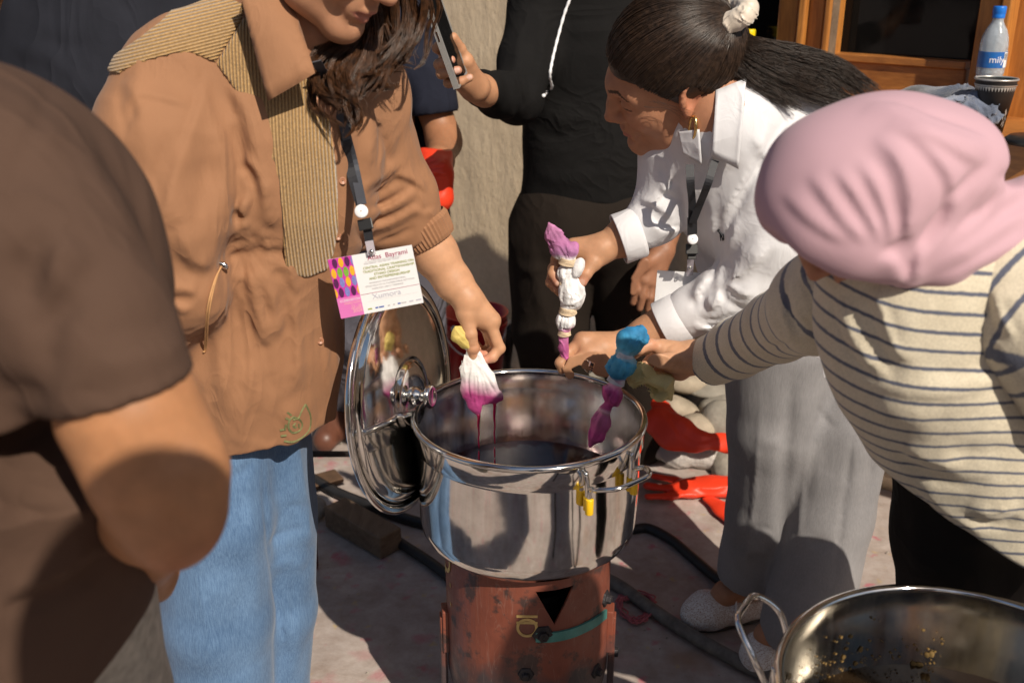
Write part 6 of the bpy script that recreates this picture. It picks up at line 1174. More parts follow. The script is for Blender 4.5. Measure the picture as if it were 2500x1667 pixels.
# ---- man in the black sweatshirt filming with a phone
def black_man():
    root = simple('man in black sweatshirt holding up a phone, standing by the plaster wall', G(1450, 1120)); Y = 2.72; F = Field((-.12, 2.0, .85), (.62, 3.1, 1.80), .006)
    F.ch([Q(1440, -30, Y), Q(1445, 120, Y), Q(1450, 320, Y), Q(1435, 520, Y)], [.14, .178, .175, .188], .05, fl=(V(0, 1, 0), .72)); F.rc(Q(1440, -20, Y), Q(1320, 10, 2.68), .10, .075, .05); F.rc(Q(1440, -20, Y), Q(1570, 10, Y), .10, .085, .05)
    F.ch([Q(1312, 20, 2.68), Q(1285, 150, 2.58), Q(1262, 240, 2.48)], [.075, .068, .060], .03); F.ch([Q(1262, 240, 2.48), Q(1215, 232, 2.36), Q(1165, 212, 2.24)], [.060, .050, .043], .03); F.cutl(Q(1172, 215, 2.25), Q(1150, 205, 2.2)-Q(1215, 232, 2.36), .09)
    F.ch([Q(1575, 20, Y), Q(1640, 250, 2.75), Q(1650, 430, 2.70), Q(1630, 570, 2.62)], [.085, .072, .062, .048], .03); F.cutl(Q(1625, 590, 2.6), V(-.1, -.2, -1), .09); F.cutl(Q(1435, 545, Y), V(0, 0, -1), .32); F.wob(7, .005, 1)
    F.folds([([(1310, 100), (1295, 180), (1300, 250)], .012, -.012), ([(1270, 60), (1262, 150), (1250, 220)], .012, .008), ([(1320, 270), (1380, 290), (1450, 270)], .02, .008), ([(1310, 330), (1380, 335), (1460, 300)], .02, -.008), ([(1300, 420), (1380, 440), (1480, 420)], .025, .008), ([(1290, 490), (1380, 505), (1480, 490)], .02, -.007), ([(1215, 180), (1222, 220), (1212, 265)], .006, .006), ([(1200, 185), (1204, 220), (1190, 255)], .004, -.005), ([(1240, 195), (1250, 240), (1245, 290)], .007, .006), ([(1255, 180), (1275, 230), (1280, 270)], .006, -.008), ([(1330, 30), (1320, 100), (1330, 160)], .015, .006), ([(1500, 60), (1440, 75), (1390, 70)], .02, .005)]); F.crumple(16, .004, 2); F.build('sweatshirt', M['black'], root)
    cd = MB(); cd.tube(spline([F.hit(1396, -12)+TOCAM*.006, F.hit(1378, 35)+TOCAM*.006, F.hit(1360, 100)+TOCAM*.006, F.hit(1348, 150)+TOCAM*.006, F.hit(1342, 190)+TOCAM*.006, F.hit(1347, 215)+TOCAM*.006, F.hit(1334, 228)+TOCAM*.006, F.hit(1326, 236)+TOCAM*.006], 60), [.0036+.0007*math.sin(i*1.9) for i in range(57)]+[.005, .0055, .004], 7); cd.build('drawcord', M['white_plastic'], root)
    P = Field(*box_of([Q(1440, 520, Y), V(*G(1400, 1120)[:2], .0), V(*G(1570, 1120)[:2], .0)], .2), .008); P.rc(Q(1390, 540, Y), Q(1490, 540, Y), .155, .15, .03); P.ch([Q(1345, 580, Y), Q(1345, 800, 2.74), V(*G(1370, 1090)[:2], .05)], [.125, .105, .092], .02); P.ch([Q(1520, 580, Y), Q(1545, 800, 2.76), V(*G(1560, 1110)[:2], .05)], [.125, .100, .082], .02); P.folds([([(1570, 700), (1578, 850), (1582, 1000)], .006, -.006), ([(1300, 600), (1310, 700), (1330, 780)], .02, .01), ([(1260, 650), (1300, 660), (1340, 650)], .015, .008)]); P.crumple(14, .006, 1); P.build('trousers', M['dark_pants'], root)
    parts = []
    A = Field(*box_of([Q(1200, 230, 2.30), Q(1060, 80, 2.1)], .05), .0024); wr = Q(1158, 212, 2.21); A.ch([Q(1215, 232, 2.34), Q(1180, 222, 2.26), wr], [.034, .031, .028], .02)
    fi = [([Q(1085, 130, 2.13), Q(1068, 118, 2.10), Q(1075, 108, 2.09)], [.012, .011, .010]), ([Q(1090, 150, 2.12), Q(1072, 158, 2.085), Q(1088, 152, 2.075), Q(1102, 147, 2.075)], [.012, .0115, .0105, .009]), ([Q(1096, 170, 2.125), Q(1078, 180, 2.085), Q(1100, 176, 2.072), Q(1118, 172, 2.072)], [.012, .0115, .0105, .009]), ([Q(1106, 190, 2.135), Q(1095, 202, 2.10), Q(1125, 200, 2.085), Q(1147, 190, 2.085)], [.012, .011, .010, .0085]), ([Q(1142, 165, 2.16), Q(1122, 120, 2.14), Q(1106, 92, 2.12)], [.017, .0135, .011])]
    hand(A, wr, [(wr, Q(1092, 140, 2.14), .027, .018), (wr, Q(1098, 165, 2.14), .027, .018), (wr, Q(1108, 188, 2.145), .026, .017), (wr, Q(1135, 150, 2.15), .026, .019)], fi); v, f = A.nets(); nl = (.62, .38, .30)
    parts.append((v, f, skin_col((.48, .245, .135), [(fi[1][0][3], .014, (.55, .25, .17)), (fi[2][0][3], .014, (.55, .25, .17))], [(A.hit(1099, 147), .0062, nl), (A.hit(1116, 172), .0062, nl), (A.hit(1146, 188), .0058, nl)])(v)))
    A = Field(*box_of([Q(1640, 580, 2.62), Q(1550, 770, 2.58)], .04), .003); wr = Q(1618, 612, 2.60); A.ch([Q(1632, 560, 2.63), wr], [.034, .029], .02)
    kk = [Q(1562, 670, 2.565), Q(1575, 685, 2.56), Q(1592, 690, 2.565), Q(1606, 688, 2.575)]; tips = [Q(1546, 738, 2.56), Q(1562, 752, 2.555), Q(1582, 755, 2.56), Q(1598, 745, 2.575)]
    hand(A, wr, [(wr, k_, .026, .017) for k_ in kk]+[(wr, Q(1570, 650, 2.55), .024, .016)], [([k_, (k_+t_)/2+V(0, -.008, 0), t_], [.0135, .012, .010]) for k_, t_ in zip(kk, tips)]+[([Q(1575, 640, 2.55), Q(1552, 680, 2.54), Q(1546, 715, 2.54)], [.015, .012, .010])]); v, f = A.nets(); parts.append((v, f, skin_col((.30, .14, .08))(v)))  # hanging hand's shade is put into its skin colour: darker than the other hand
    hd = Q(1440, -230, 2.66); trunk(parts, [([Q(1440, 60, Y), Q(1440, 520, Y)], [.12, .12]), ([Q(1440, 0, Y), Q(1312, 20, 2.68), Q(1262, 240, 2.48), Q(1215, 232, 2.36)], [.06, .05, .04, .034]), ([Q(1440, 0, Y), Q(1575, 20, Y), Q(1650, 430, 2.70), Q(1632, 560, 2.63)], [.06, .05, .04, .034]), ([Q(1440, 0, Y), hd], [.06, .055]), ([Q(1345, 580, Y), V(*G(1370, 1090)[:2], .06)], [.07, .05]), ([Q(1520, 580, Y), V(*G(1560, 1110)[:2], .06)], [.07, .05])], (.40, .19, .10)); parts.append(head_mesh(hd+V(0, 0, .06), frame(V(-.4, -.8, -.35), V(0, 0, 1)), 1.05, (.42, .2, .11))); joined('body', parts, M['skin'], root)
    c = Field(hd-.12, hd+.25, .008); c.el(hd+V(.01, .03, .11), (.1, .11, .1)); c.build('hair', M['hair_dark'], root)
    # phone
    a, b_ = Q(1052, -8, 2.065), Q(1124, 196, 2.100); u = unit(b_-a); w = unit(V(.22, .97, .05)); w = unit(w-u*(w@u)); n = np.cross(u, w); r = empty('phone', tuple(b_)); tag(r, 'grey phone in a clear case held edge-on by the man in black', 'phone'); c_ = (a+b_)/2; L = np.linalg.norm(b_-a)/2; ax = np.array([u, w, n])
    q = MB(); q.box(c_, (L, .038, .0045), ax); q.build('body', mat('grey_aluminium', (.35, .35, .36), .35, .05, 20, metal=.9), r, False, .002); q = MB(); q.box(c_+n*.0048, (L-.003, .036, .0004), ax); q.build('screen', M['glass'], r, False); q = MB()
    for s_ in (-1, 1): q.box(c_+w*s_*.0395, (L+.002, .0014, .0062), ax)
    for s_ in (-1, 1): q.box(c_+u*s_*(L+.0012), (.0012, .0395, .0062), ax)
    q.build('clear_case', mat('clear_case_edge', (.55, .54, .52), .2, .05, 20, trans=.5), r, False); q = MB(); q.box(c_-n*.006-u*(L-.02)+w*.0, (.016, .016, .0022), ax); q.build('camera_bump', M['black_plastic'], r, False, .001)
    q = MB(); q.box(c_-w*.0412-u*.02, (.010, .0006, .0016), ax); q.box(c_-w*.0412-u*.045, (.008, .0006, .0016), ax); q.build('side_button', M['chrome'], r, False)
black_man()
# ================================================================= CLOTH BUNDLES
def bundle_cols(stops, axis0, d):
    def g(v):
        u = (v-axis0)@d; c = np.zeros((len(v), 3)); xs = [s[0] for s in stops]
        for k in range(3): c[:, k] = np.interp(u+.004*noise(v[:, 0], v[:, 1], v[:, 2], 160, 2), xs, [s[1][k] for s in stops])
        n = noise(v[:, 0], v[:, 1], v[:, 2], 240, 4); w_ = v-axis0; w_ = w_-u[:, None]*d*.85; n2 = noise(w_[:, 0], w_[:, 1], w_[:, 2], 520, 3); return np.clip(c*(1+.18*n[:, None]+.22*n2[:, None]), 0, 1)  # fine streaks along the axis put the dark of creases into the colour
    return g
def pleats(F, p, q, r, n, w, a):
    """gathered pleats along the axis p-q"""
    d = unit(q-p); u = unit(np.cross(d, V(.3, .8, .5))); w_ = np.cross(d, u)
    for i in range(n):
        t = 2*math.pi*i/n+rng.uniform(-.2, .2); o = u*math.cos(t)+w_*math.sin(t); F.st([p+o*r*.55, (p+q)/2+o*r*1.02, q+o*r*.5], w, 1.7*a*rng.uniform(.5, 1.2), .1)
def wrap(b, c, d, r, n=4, th=.0012):
    d = unit(d); u = unit(np.cross(d, V(.2, .9, .3))); w = np.cross(d, u)
    for k in range(n):
        o = d*(k-(n-1)/2)*th*1.7; b.tube([c+o+d*th*.8*math.sin(t*2+k)+(u*math.cos(t)+w*math.sin(t))*(r+.0004*k) for t in np.linspace(0, 2*math.pi, 20, endpoint=False)], th, 6, close=True)
MAG = (.44, .05, .23); PNK = (.52, .18, .36); WHT = (.80, .79, .80); BLU = (.02, .20, .42); BLU2 = (.07, .36, .56); YEL = (.66, .56, .24)
def white_bundle():
    Y = 1.728; p = lambda x, y, dy=0: Q(x, y, Y+dy); F = Field(*box_of([p(1330, 530), p(1420, 870)], .035), .0016)
    F.ch([p(1385, 632), p(1370, 606), p(1352, 575), p(1340, 545)], [.011, .019, .015, .002], .006, fl=(V(.3, 1, 0), .6)); F.ch([p(1388, 634), p(1396, 610), p(1402, 600)], [.010, .012, .008], .004)
    F.el(p(1382, 666), (.0155, .015, .018), k=.004); F.el(p(1410, 655, -.006), (.011, .012, .020), np.array([unit(V(1, 0, -.4)), V(0, 1, 0), unit(V(.4, 0, 1))]), k=.002); F.el(p(1396, 716), (.0235, .022, .031), np.array([unit(V(1, 0, .2)), V(0, 1, 0), unit(V(-.2, 0, 1))]), k=.006); F.rc(p(1385, 680), p(1398, 705), .012, .018, .004)
    F.el(p(1382, 782), (.0185, .018, .019), k=.002); F.rc(p(1386, 742), p(1385, 770), .013, .011, .004); F.ch([p(1380, 798), p(1377, 818), p(1376, 850), p(1382, 872)], [.011, .008, .009, .007], .003)
    for a, b_, r, n in (((1388, 745), (1398, 692), .022, 12), ((1378, 802), (1385, 762), .018, 12), ((1385, 640), (1380, 680), .015, 8), ((1386, 630), (1345, 555), .015, 7)): pleats(F, p(*a), p(*b_), r, n, .0022, -.0022)
    F.crumple(120, .004, 1, st_=(1, 1, .45)); F.crumple(260, .0018, 2, st_=(1, 1, .6)); r = empty('tied_cloth', tuple(p(1382, 870))); tag(r, 'white cloth tied into knots with pink top, gripped by the woman in white', 'cloth'); d = unit(p(1376, 850)-p(1340, 545))
    F.build('cloth', M['dye'], r, col=bundle_cols([(0, (.50, .20, .38)), (.04, (.42, .15, .33)), (.058, (.40, .18, .36)), (.066, WHT), (.188, WHT), (.197, (.55, .22, .40)), (.23, (.46, .10, .28))], p(1340, 545), d)); b = MB()
    for c, dd, rr, n in (((1386, 637), (1385, 650), .0135, 7), ((1386, 757), (1386, 770), .0135, 7), ((1378, 812), (1377, 825), .0100, 5), ((1376, 690), (1376, 700), .008, 3)): b = MB(); wrap(b, p(*c), p(*dd)-p(*c), rr, n, .0010); b.build('binding', M['thread'], r)
white_bundle()
def blue_bundle():
    Y = 1.625; p = lambda x, y, dy=0: Q(x, y, Y+dy); F = Field(*box_of([p(1430, 800), p(1580, 1100)], .035), .0017)
    F.ch([p(1528, 858), p(1540, 832), p(1560, 812)], [.016, .024, .012], .006, fl=(V(.2, 1, .1), .7)); F.rc(p(1545, 835), p(1570, 828), .014, .010, .004); F.el(p(1517, 893), (.0265, .025, .022), np.array([unit(V(1, 0, .3)), V(0, 1, 0), unit(V(-.3, 0, 1))]), k=.003); F.rc(p(1526, 862), p(1524, 878), .012, .014, .003); F.rc(p(1512, 905), p(1503, 938), .015, .012, .004)
    F.el(p(1495, 963), (.0185, .018, .022), np.array([unit(V(1, 0, .3)), V(0, 1, 0), unit(V(-.3, 0, 1))]), k=.003); F.rc(p(1487, 985), p(1477, 1002), .008, .009, .003); F.ch([p(1476, 1004), p(1466, 1030), p(1455, 1062), p(1442, 1086)], [.010, .0165, .014, .004], .004, fl=(V(.3, .9, 0), .6))
    for a, b_, r, n in (((1525, 872), (1510, 912), .026, 14), ((1503, 940), (1486, 986), .018, 11), ((1478, 1004), (1450, 1072), .014, 8), ((1528, 858), (1560, 815), .02, 8)): pleats(F, p(*a), p(*b_), r, n, .0023, -.0026)
    F.crumple(110, .005, 3, st_=(1, 1, .45)); F.crumple(250, .002, 1, st_=(1, 1, .6)); r = empty('tied_cloth', tuple(p(1442, 1086))); tag(r, 'knotted cloth dyed blue above and magenta below, held over the pot rim', 'cloth'); d = unit(p(1450, 1075)-p(1556, 812))
    F.build('cloth', M['dye'], r, col=bundle_cols([(0, BLU), (.03, BLU2), (.045, (.30, .48, .58)), (.05, BLU2), (.085, BLU), (.093, (.66, .45, .62)), (.105, (.66, .30, .50)), (.112, MAG), (.150, (.44, .06, .23)), (.156, (.70, .42, .55)), (.165, (.46, .12, .27)), (.2, MAG), (.24, (.42, .08, .24))], p(1556, 812), d)); b = MB()
    for c, dd, rr, n in (((1526, 867), (1522, 880), .0135, 6), ((1506, 925), (1500, 940), .0125, 8)): b = MB(); wrap(b, p(*c), p(*dd)-p(*c), rr, n, .0010); b.build('binding', mat('pale_thread', (.52, .55, .62), .6, .1, 90), r)
    # yellow-dyed ends of a second cloth in the same hand
    F = Field(*box_of([Q(1560, 905, 1.635), Q(1640, 980, 1.65)], .03), .0018)
    for c, rr in (((1562, 915), .016), ((1575, 905), .014), ((1600, 930), .013), ((1618, 935), .016), ((1625, 958), .013), ((1612, 968), .011)): F.el(Q(*c, 1.645), (rr, rr*.9, rr*.75), k=.006)
    F.crumple(150, .010, 2, st_=(1, 1, 1)); F.crumple(90, .006, 4, st_=(1, 1, 1)); tag(F.build('cloth_scrap', M['dye'], col=lambda v: np.clip(np.array((.62, .53, .25))*(1+.25*noise(v[:, 0], v[:, 1], v[:, 2], 130, 1)[:, None]), 0, 1)), 'crumpled pale yellow cloth below the hand with the blue bundle', 'cloth')
blue_bundle()
def dip_cloth():
    Y = 1.672; p = lambda x, y, dy=0: Q(x, y, Y+dy); F = Field(*box_of([p(1110, 800), p(1235, 1025)], .03), .0017); n = (V(.1, 1, 0), .45)
    F.ch([p(1157, 868), p(1155, 905), p(1152, 950), p(1160, 990), p(1168, 1012)], [.012, .019, .016, .010, .002], .008, fl=n); F.ch([p(1160, 880), p(1180, 925), p(1200, 965)], [.012, .018, .014], .010, fl=n); F.ch([p(1165, 900), p(1205, 965), p(1216, 968)], [.010, .012, .008], .006, fl=n); F.rc(p(1190, 965), p(1186, 978), .012, .005, .006, fl=n); F.rc(p(1206, 968), p(1207, 982), .010, .003, .005, fl=n)
    F.ch([p(1150, 850), p(1138, 835), p(1124, 818), p(1118, 805)], [.007, .010, .012, .004], .005)
    for (a, b_, c) in (((1150, 890), (1143, 930), (1148, 980)), ((1160, 890), (1165, 940), (1165, 1000)), ((1166, 890), (1182, 930), (1188, 970)), ((1170, 890), (1196, 935), (1212, 966)), ((1157, 900), (1156, 950), (1158, 990)), ((1163, 885), (1174, 930), (1178, 970))): F.fold([a, b_, c], .0026, -.0055); F.fold([(a[0]+5, a[1]), (b_[0]+7, b_[1]), (c[0]+6, c[1])], .004, .004)
    F.crumple(90, .005, 2, st_=(1, 1, .35)); F.crumple(230, .0018, 3); r = empty('dipped_cloth', tuple(p(1168, 1012)))
    tag(r, 'white cloth dipped to magenta, dripping into the pot from a pinching hand', 'cloth')
    def col(v):
        x, y, _ = proj(v); t = np.clip((y-918+10*noise(v[:, 0], v[:, 1], v[:, 2], 120, 1)-(x-1160)*.1)/50, 0, 1)[:, None]; c = np.array((.82, .80, .80))*(1-t)+np.array((.36, .04, .18))*t; c = c*(1+.15*noise(v[:, 0], v[:, 1], v[:, 2], 200, 3)[:, None]); k = (y < 852)[:, None]; return np.clip(np.where(k, np.array((.60, .46, .13)), c), 0, 1)
    F.build('cloth', M['dye'], r, col=col); M['drip'] = mat('crimson_dye', (.30, .004, .05), .12, .05, 20, spec=.7)
    for x0, y0, x1, y1 in ((1168, 1010, 1169, 1128), (1207, 980, 1208, 1140)):
        b = MB(); zl = .5775; a = p(x0, y0); e = V(a[0], a[1], zl); T_ = np.linspace(0, .62, 24); b.tube([a*(1-t)+e*t+V(.0006*math.sin(t*23), 0, 0) for t in T_], [.0026*(1-t)**3+.0007+.0004*abs(math.sin(t*31)) for t in T_], 6)
        for t0, L_ in ((.66, .022), (.76, .012), (.84, .016), (.93, .008)): b.tube([a*(1-t)+e*t for t in np.linspace(t0, t0+L_/max(a[2]-zl, .05)*.8, 8)], [.0004, .0009, .0013, .0015, .0016, .0015, .0011, .0003], 6)
        b.build('drip', M['drip'], r)
dip_cloth()
# ================================================================= LANYARDS AND BADGES
def badge_coat():
    F = S['coatF']; r = empty('lanyard_badge', tuple(Q(920, 690, 1.45))); tag(r, 'printed name badge on a black lanyard, one strap coloured sunlit grey, hanging from the tan coat', 'badge')
    def on(x, y, o=.012): q = F.hit(x, y); return q+TOCAM*o if q[1] < 1.62 else Q(x, y, 1.47)
    P = spline([Q(772, 150, 1.43), on(800, 200, .010), on(830, 275, .008), on(850, 340), on(868, 410), Q(884, 500, 1.452)], 30); b = MB(); strap(b, P, .0135, .0012, TOCAM); b.build('strap', M['lit_lanyard'], r, False)
    P = spline([Q(900, 180, 1.50), on(862, 260, .008), on(846, 345, .008), on(858, 420, .008), Q(880, 500, 1.456)], 30); b = MB(); strap(b, P, .0135, .0012, TOCAM); b.build('strap', M['lanyard'], r, False)
    n = TOCAM; c = Q(882, 516, 1.446); u = V(1, 0, 0); w = np.cross(n, u); k = MB(); k.lathe([(.001, .003), (.0085, .0028), (.0098, .0015), (.0098, -.002)], c, 32, np.array([u, w, n])); k.build('button', M['white_plastic'], r)
    ax = np.array([unit(V(1, 0, .22)), n, unit(np.cross(unit(V(1, 0, .22)), n))]); k = MB(); k.box(Q(892, 548, 1.449), (.0105, .003, .008), ax); k.build('buckle', M['black_plastic'], r, False, .001)
    k = MB(); strap(k, [Q(897, 560, 1.452), Q(902, 592, 1.452)], .013, .002, TOCAM); k.build('strap_end', M['lanyard'], r, False); k = MB(); strap(k, [Q(901, 588, 1.449), Q(908, 622, 1.447)], .012, .0012, TOCAM); k.build('clear_tab', mat('clear_vinyl', (.6, .56, .62), .2, .05, 20, alpha=.6), r, False); k = MB(); k.lathe([(.001, .002), (.003, .0018), (.0036, 0)], Q(907, 614, 1.445), 16, np.array([u, w, n])); k.build('snap', M['chrome'], r)
    TL, TR, BR, BL = Q(800, 634, 1.455), Q(1005, 598, 1.450), Q(1034, 739, 1.443), Q(833, 778, 1.448); N = unit(np.cross(BL-TL, TR-TL)); N = N if N@TOCAM > 0 else -N
    def B(s, t, z=0): return (TL*(1-s)+TR*s)*(1-t)+(BL*(1-s)+BR*s)*t+N*z
    k = MB(); k.add([B(0, 0), B(1, 0), B(1, 1), B(0, 1), B(0, 0, -.0012), B(1, 0, -.0012), B(1, 1, -.0012), B(0, 1, -.0012)], [(3, 2, 1, 0), (4, 5, 6, 7), (0, 1, 5, 4), (1, 2, 6, 5), (2, 3, 7, 6), (3, 0, 4, 7)]); card = k.build('card', M['paper'], r, False)
    def quad(s0, t0, s1, t1, z, m, name='panel'): k = MB(); k.add([B(s0, t0, z), B(s1, t0, z), B(s1, t1, z), B(s0, t1, z)], [(3, 2, 1, 0)]); return k.build(name, m, card, False)
    pm = mat('magenta_print', (.58, .05, .38), .4, .03, 20); quad(.0, .0, .285, .66, .0003, pm, 'pattern_field'); quad(.0, .66, .285, 1, .0003, mat('pink_print', (.72, .19, .50), .4, .03, 20), 'pink_field')
    pal = {'p': mat('plum_print', (.10, .02, .09), .4, .2, 300), 'y': mat('yellow_print', (.80, .42, .03), .4, .15, 300), 'g': mat('green_print', (.20, .42, .05), .4, .2, 300), 'b': mat('violet_print', (.22, .22, .55), .4, .2, 300)}
    rows = ['pypb', 'yggy', 'pbybp', 'ypbpy']
    for i, row in enumerate(rows):
        for j, ch_ in enumerate(row):
            cs = .035+.0735*(j+(.5 if i % 2 == 0 else 0)) - (.0 if len(row) == 4 else .036); ct_ = .08+.165*i
            pts = []
            for q in range(12):
                a = 2*math.pi*q/12; s = cs+.031*math.copysign(abs(math.cos(a))**1.3, math.cos(a)); t = ct_+.088*math.sin(a); pts.append(B(min(max(s, .003), .282), min(max(t, .004), .655), .0006))
            k = MB(); k.add(pts, [tuple(range(11, -1, -1))]); k.build('leaf_motif', pal[ch_], card, False)
    W_ = np.linalg.norm(TR-TL); H_ = np.linalg.norm(BL-TL)
    def text(s_, s0, t0, size, m, right=False, name='lettering'):
        v, f = text_mesh(s_, size)
        if right: v[:, 0] -= v[:, 0].max()
        mesh(name, np.array([B(s0+x/W_, t0-y/H_, .0006) for x, y, _ in v]), f, m, card, False)
    mg = mat('crimson_ink', (.35, .01, .09), .5, .02, 20); gr = mat('olive_ink', (.30, .34, .03), .5, .02, 20); gy = mat('pale_grey_ink', (.55, .54, .55), .5, .02, 20); wh = M['white_plastic']; pk = mat('peach_ink', (.85, .50, .48), .5, .02, 20); ink = mat('pencil_ink', (.52, .52, .60), .5, .02, 20); bl = mat('blue_ink', (.05, .12, .42), .5, .02, 20)
    text('Atlas  Bayrami', .46, .125, .0105, mg); text('VII XALQARO ATLAS BAYRAMI FESTIVALI', .42, .158, .0030, gy); text('International "Atlas Bayrami" festival', .41, .185, .0036, gy)
    for i, (s_, s0) in enumerate((('CENTRAL ASIAN TRAINING ON', .385), ('TRADITIONAL CRAFTSMANSHIP,', .375), ('ETHNO DESIGN', .50), ('AND ENTREPRENEURSHIP', .43))): text(s_, s0, .265+.062*i, .0054, gr)
    for i, (s_, s0) in enumerate((("AN'ANAVIY HUNARMANDCHILIK,", .42), ("ETNO DIZAYN VA TADBIRKORLIK BO'YICHA", .37), ('MARKAZIY OSIYO TRENINGI', .44))): text(s_, s0, .515+.05*i, .0037, gy)
    quad(.29, .668, 1, .673, .0005, mg, 'rule'); quad(.36, .80, .97, .802, .0005, gy, 'rule')
    v, f = text_mesh('Xumora', .0115); mesh('handwriting', np.array([B(.42+x/W_*1.15, .775-(y+.25*x*0)/H_, .0006) for x, y, _ in v]), f, ink, card, False)
    text("O'ZBEKISTON", .275, .735, .0050, wh, True); text("MARG'ILON", .275, .785, .0048, pk, True); text('13 - 16', .275, .845, .0055, pk, True); text('OKTABR', .275, .88, .0042, pk, True); text('2026', .275, .935, .0075, pk, True)
    for s0, w_, m in ((.34, .05, gr), (.43, .035, bl), (.475, .06, bl), (.58, .03, gy), (.645, .025, gy), (.70, .035, bl), (.745, .06, gy), (.84, .05, ink), (.92, .065, ink)): quad(s0, .918, s0+w_, .940, .0005, m, 'logo')
M['paper'] = mat('white_card', (.82, .82, .83), .35, .01, 10)
badge_coat()
def badge_white():
    F = S['shirtF']; r = empty('lanyard_badge', tuple(Q(1690, 700, 1.66))); tag(r, 'blank side of a badge on a black lanyard hanging from the white shirt', 'badge')
    end = Q(1690, 545, 1.70); b = MB(); strap(b, spline([Q(1746, 392, 1.655), Q(1728, 450, 1.64), Q(1708, 500, 1.68), end], 24), .0125, .0012, TOCAM); b.build('strap', M['lanyard'], r, False); b = MB(); strap(b, spline([Q(1684, 402, 1.66), Q(1686, 450, 1.65), Q(1690, 500, 1.69), end+V(0, .003, 0)], 24), .0135, .0012, TOCAM); b.build('strap', M['lanyard'], r, False)
    b = MB(); strap(b, [Q(1690, 530, 1.70), Q(1690, 572, 1.715)], .017, .0015, TOCAM); b.build('strap_end', M['lanyard'], r, False)
    n = TOCAM; u = V(1, 0, 0); w = np.cross(n, u); k = MB(); k.lathe([(.001, .003), (.0082, .0028), (.0092, .0015), (.0092, -.002)], Q(1691, 584, 1.715), 32, np.array([u, w, n])); k.build('button', M['white_plastic'], r); ax = np.array([u, n, w]); k = MB(); k.box(Q(1689, 608, 1.73), (.0105, .003, .009), ax); k.box(Q(1689, 624, 1.735), (.0075, .003, .007), ax); k.build('buckle', M['black_plastic'], r, False, .001)
    k = MB(); strap(k, [Q(1686, 632, 1.745), Q(1684, 672, 1.775)], .012, .0012, TOCAM); k.build('clear_tab', bpy.data.materials['clear_vinyl'], r, False); k = MB(); k.lathe([(.001, .002), (.003, .0018), (.0036, 0)], Q(1684, 654, 1.757), 16, np.array([u, w, n])); k.build('snap', M['chrome'], r)
    c = [Q(1605, 660, 1.785), Q(1738, 668, 1.785), Q(1730, 765, 1.80), Q(1596, 758, 1.80)]; k = MB(); k.add(c+[p+V(0, .0012, 0) for p in c], [(3, 2, 1, 0), (4, 5, 6, 7), (0, 1, 5, 4), (1, 2, 6, 5), (2, 3, 7, 6), (3, 0, 4, 7)]); k.build('card', M['paper'], r, False)
badge_white()
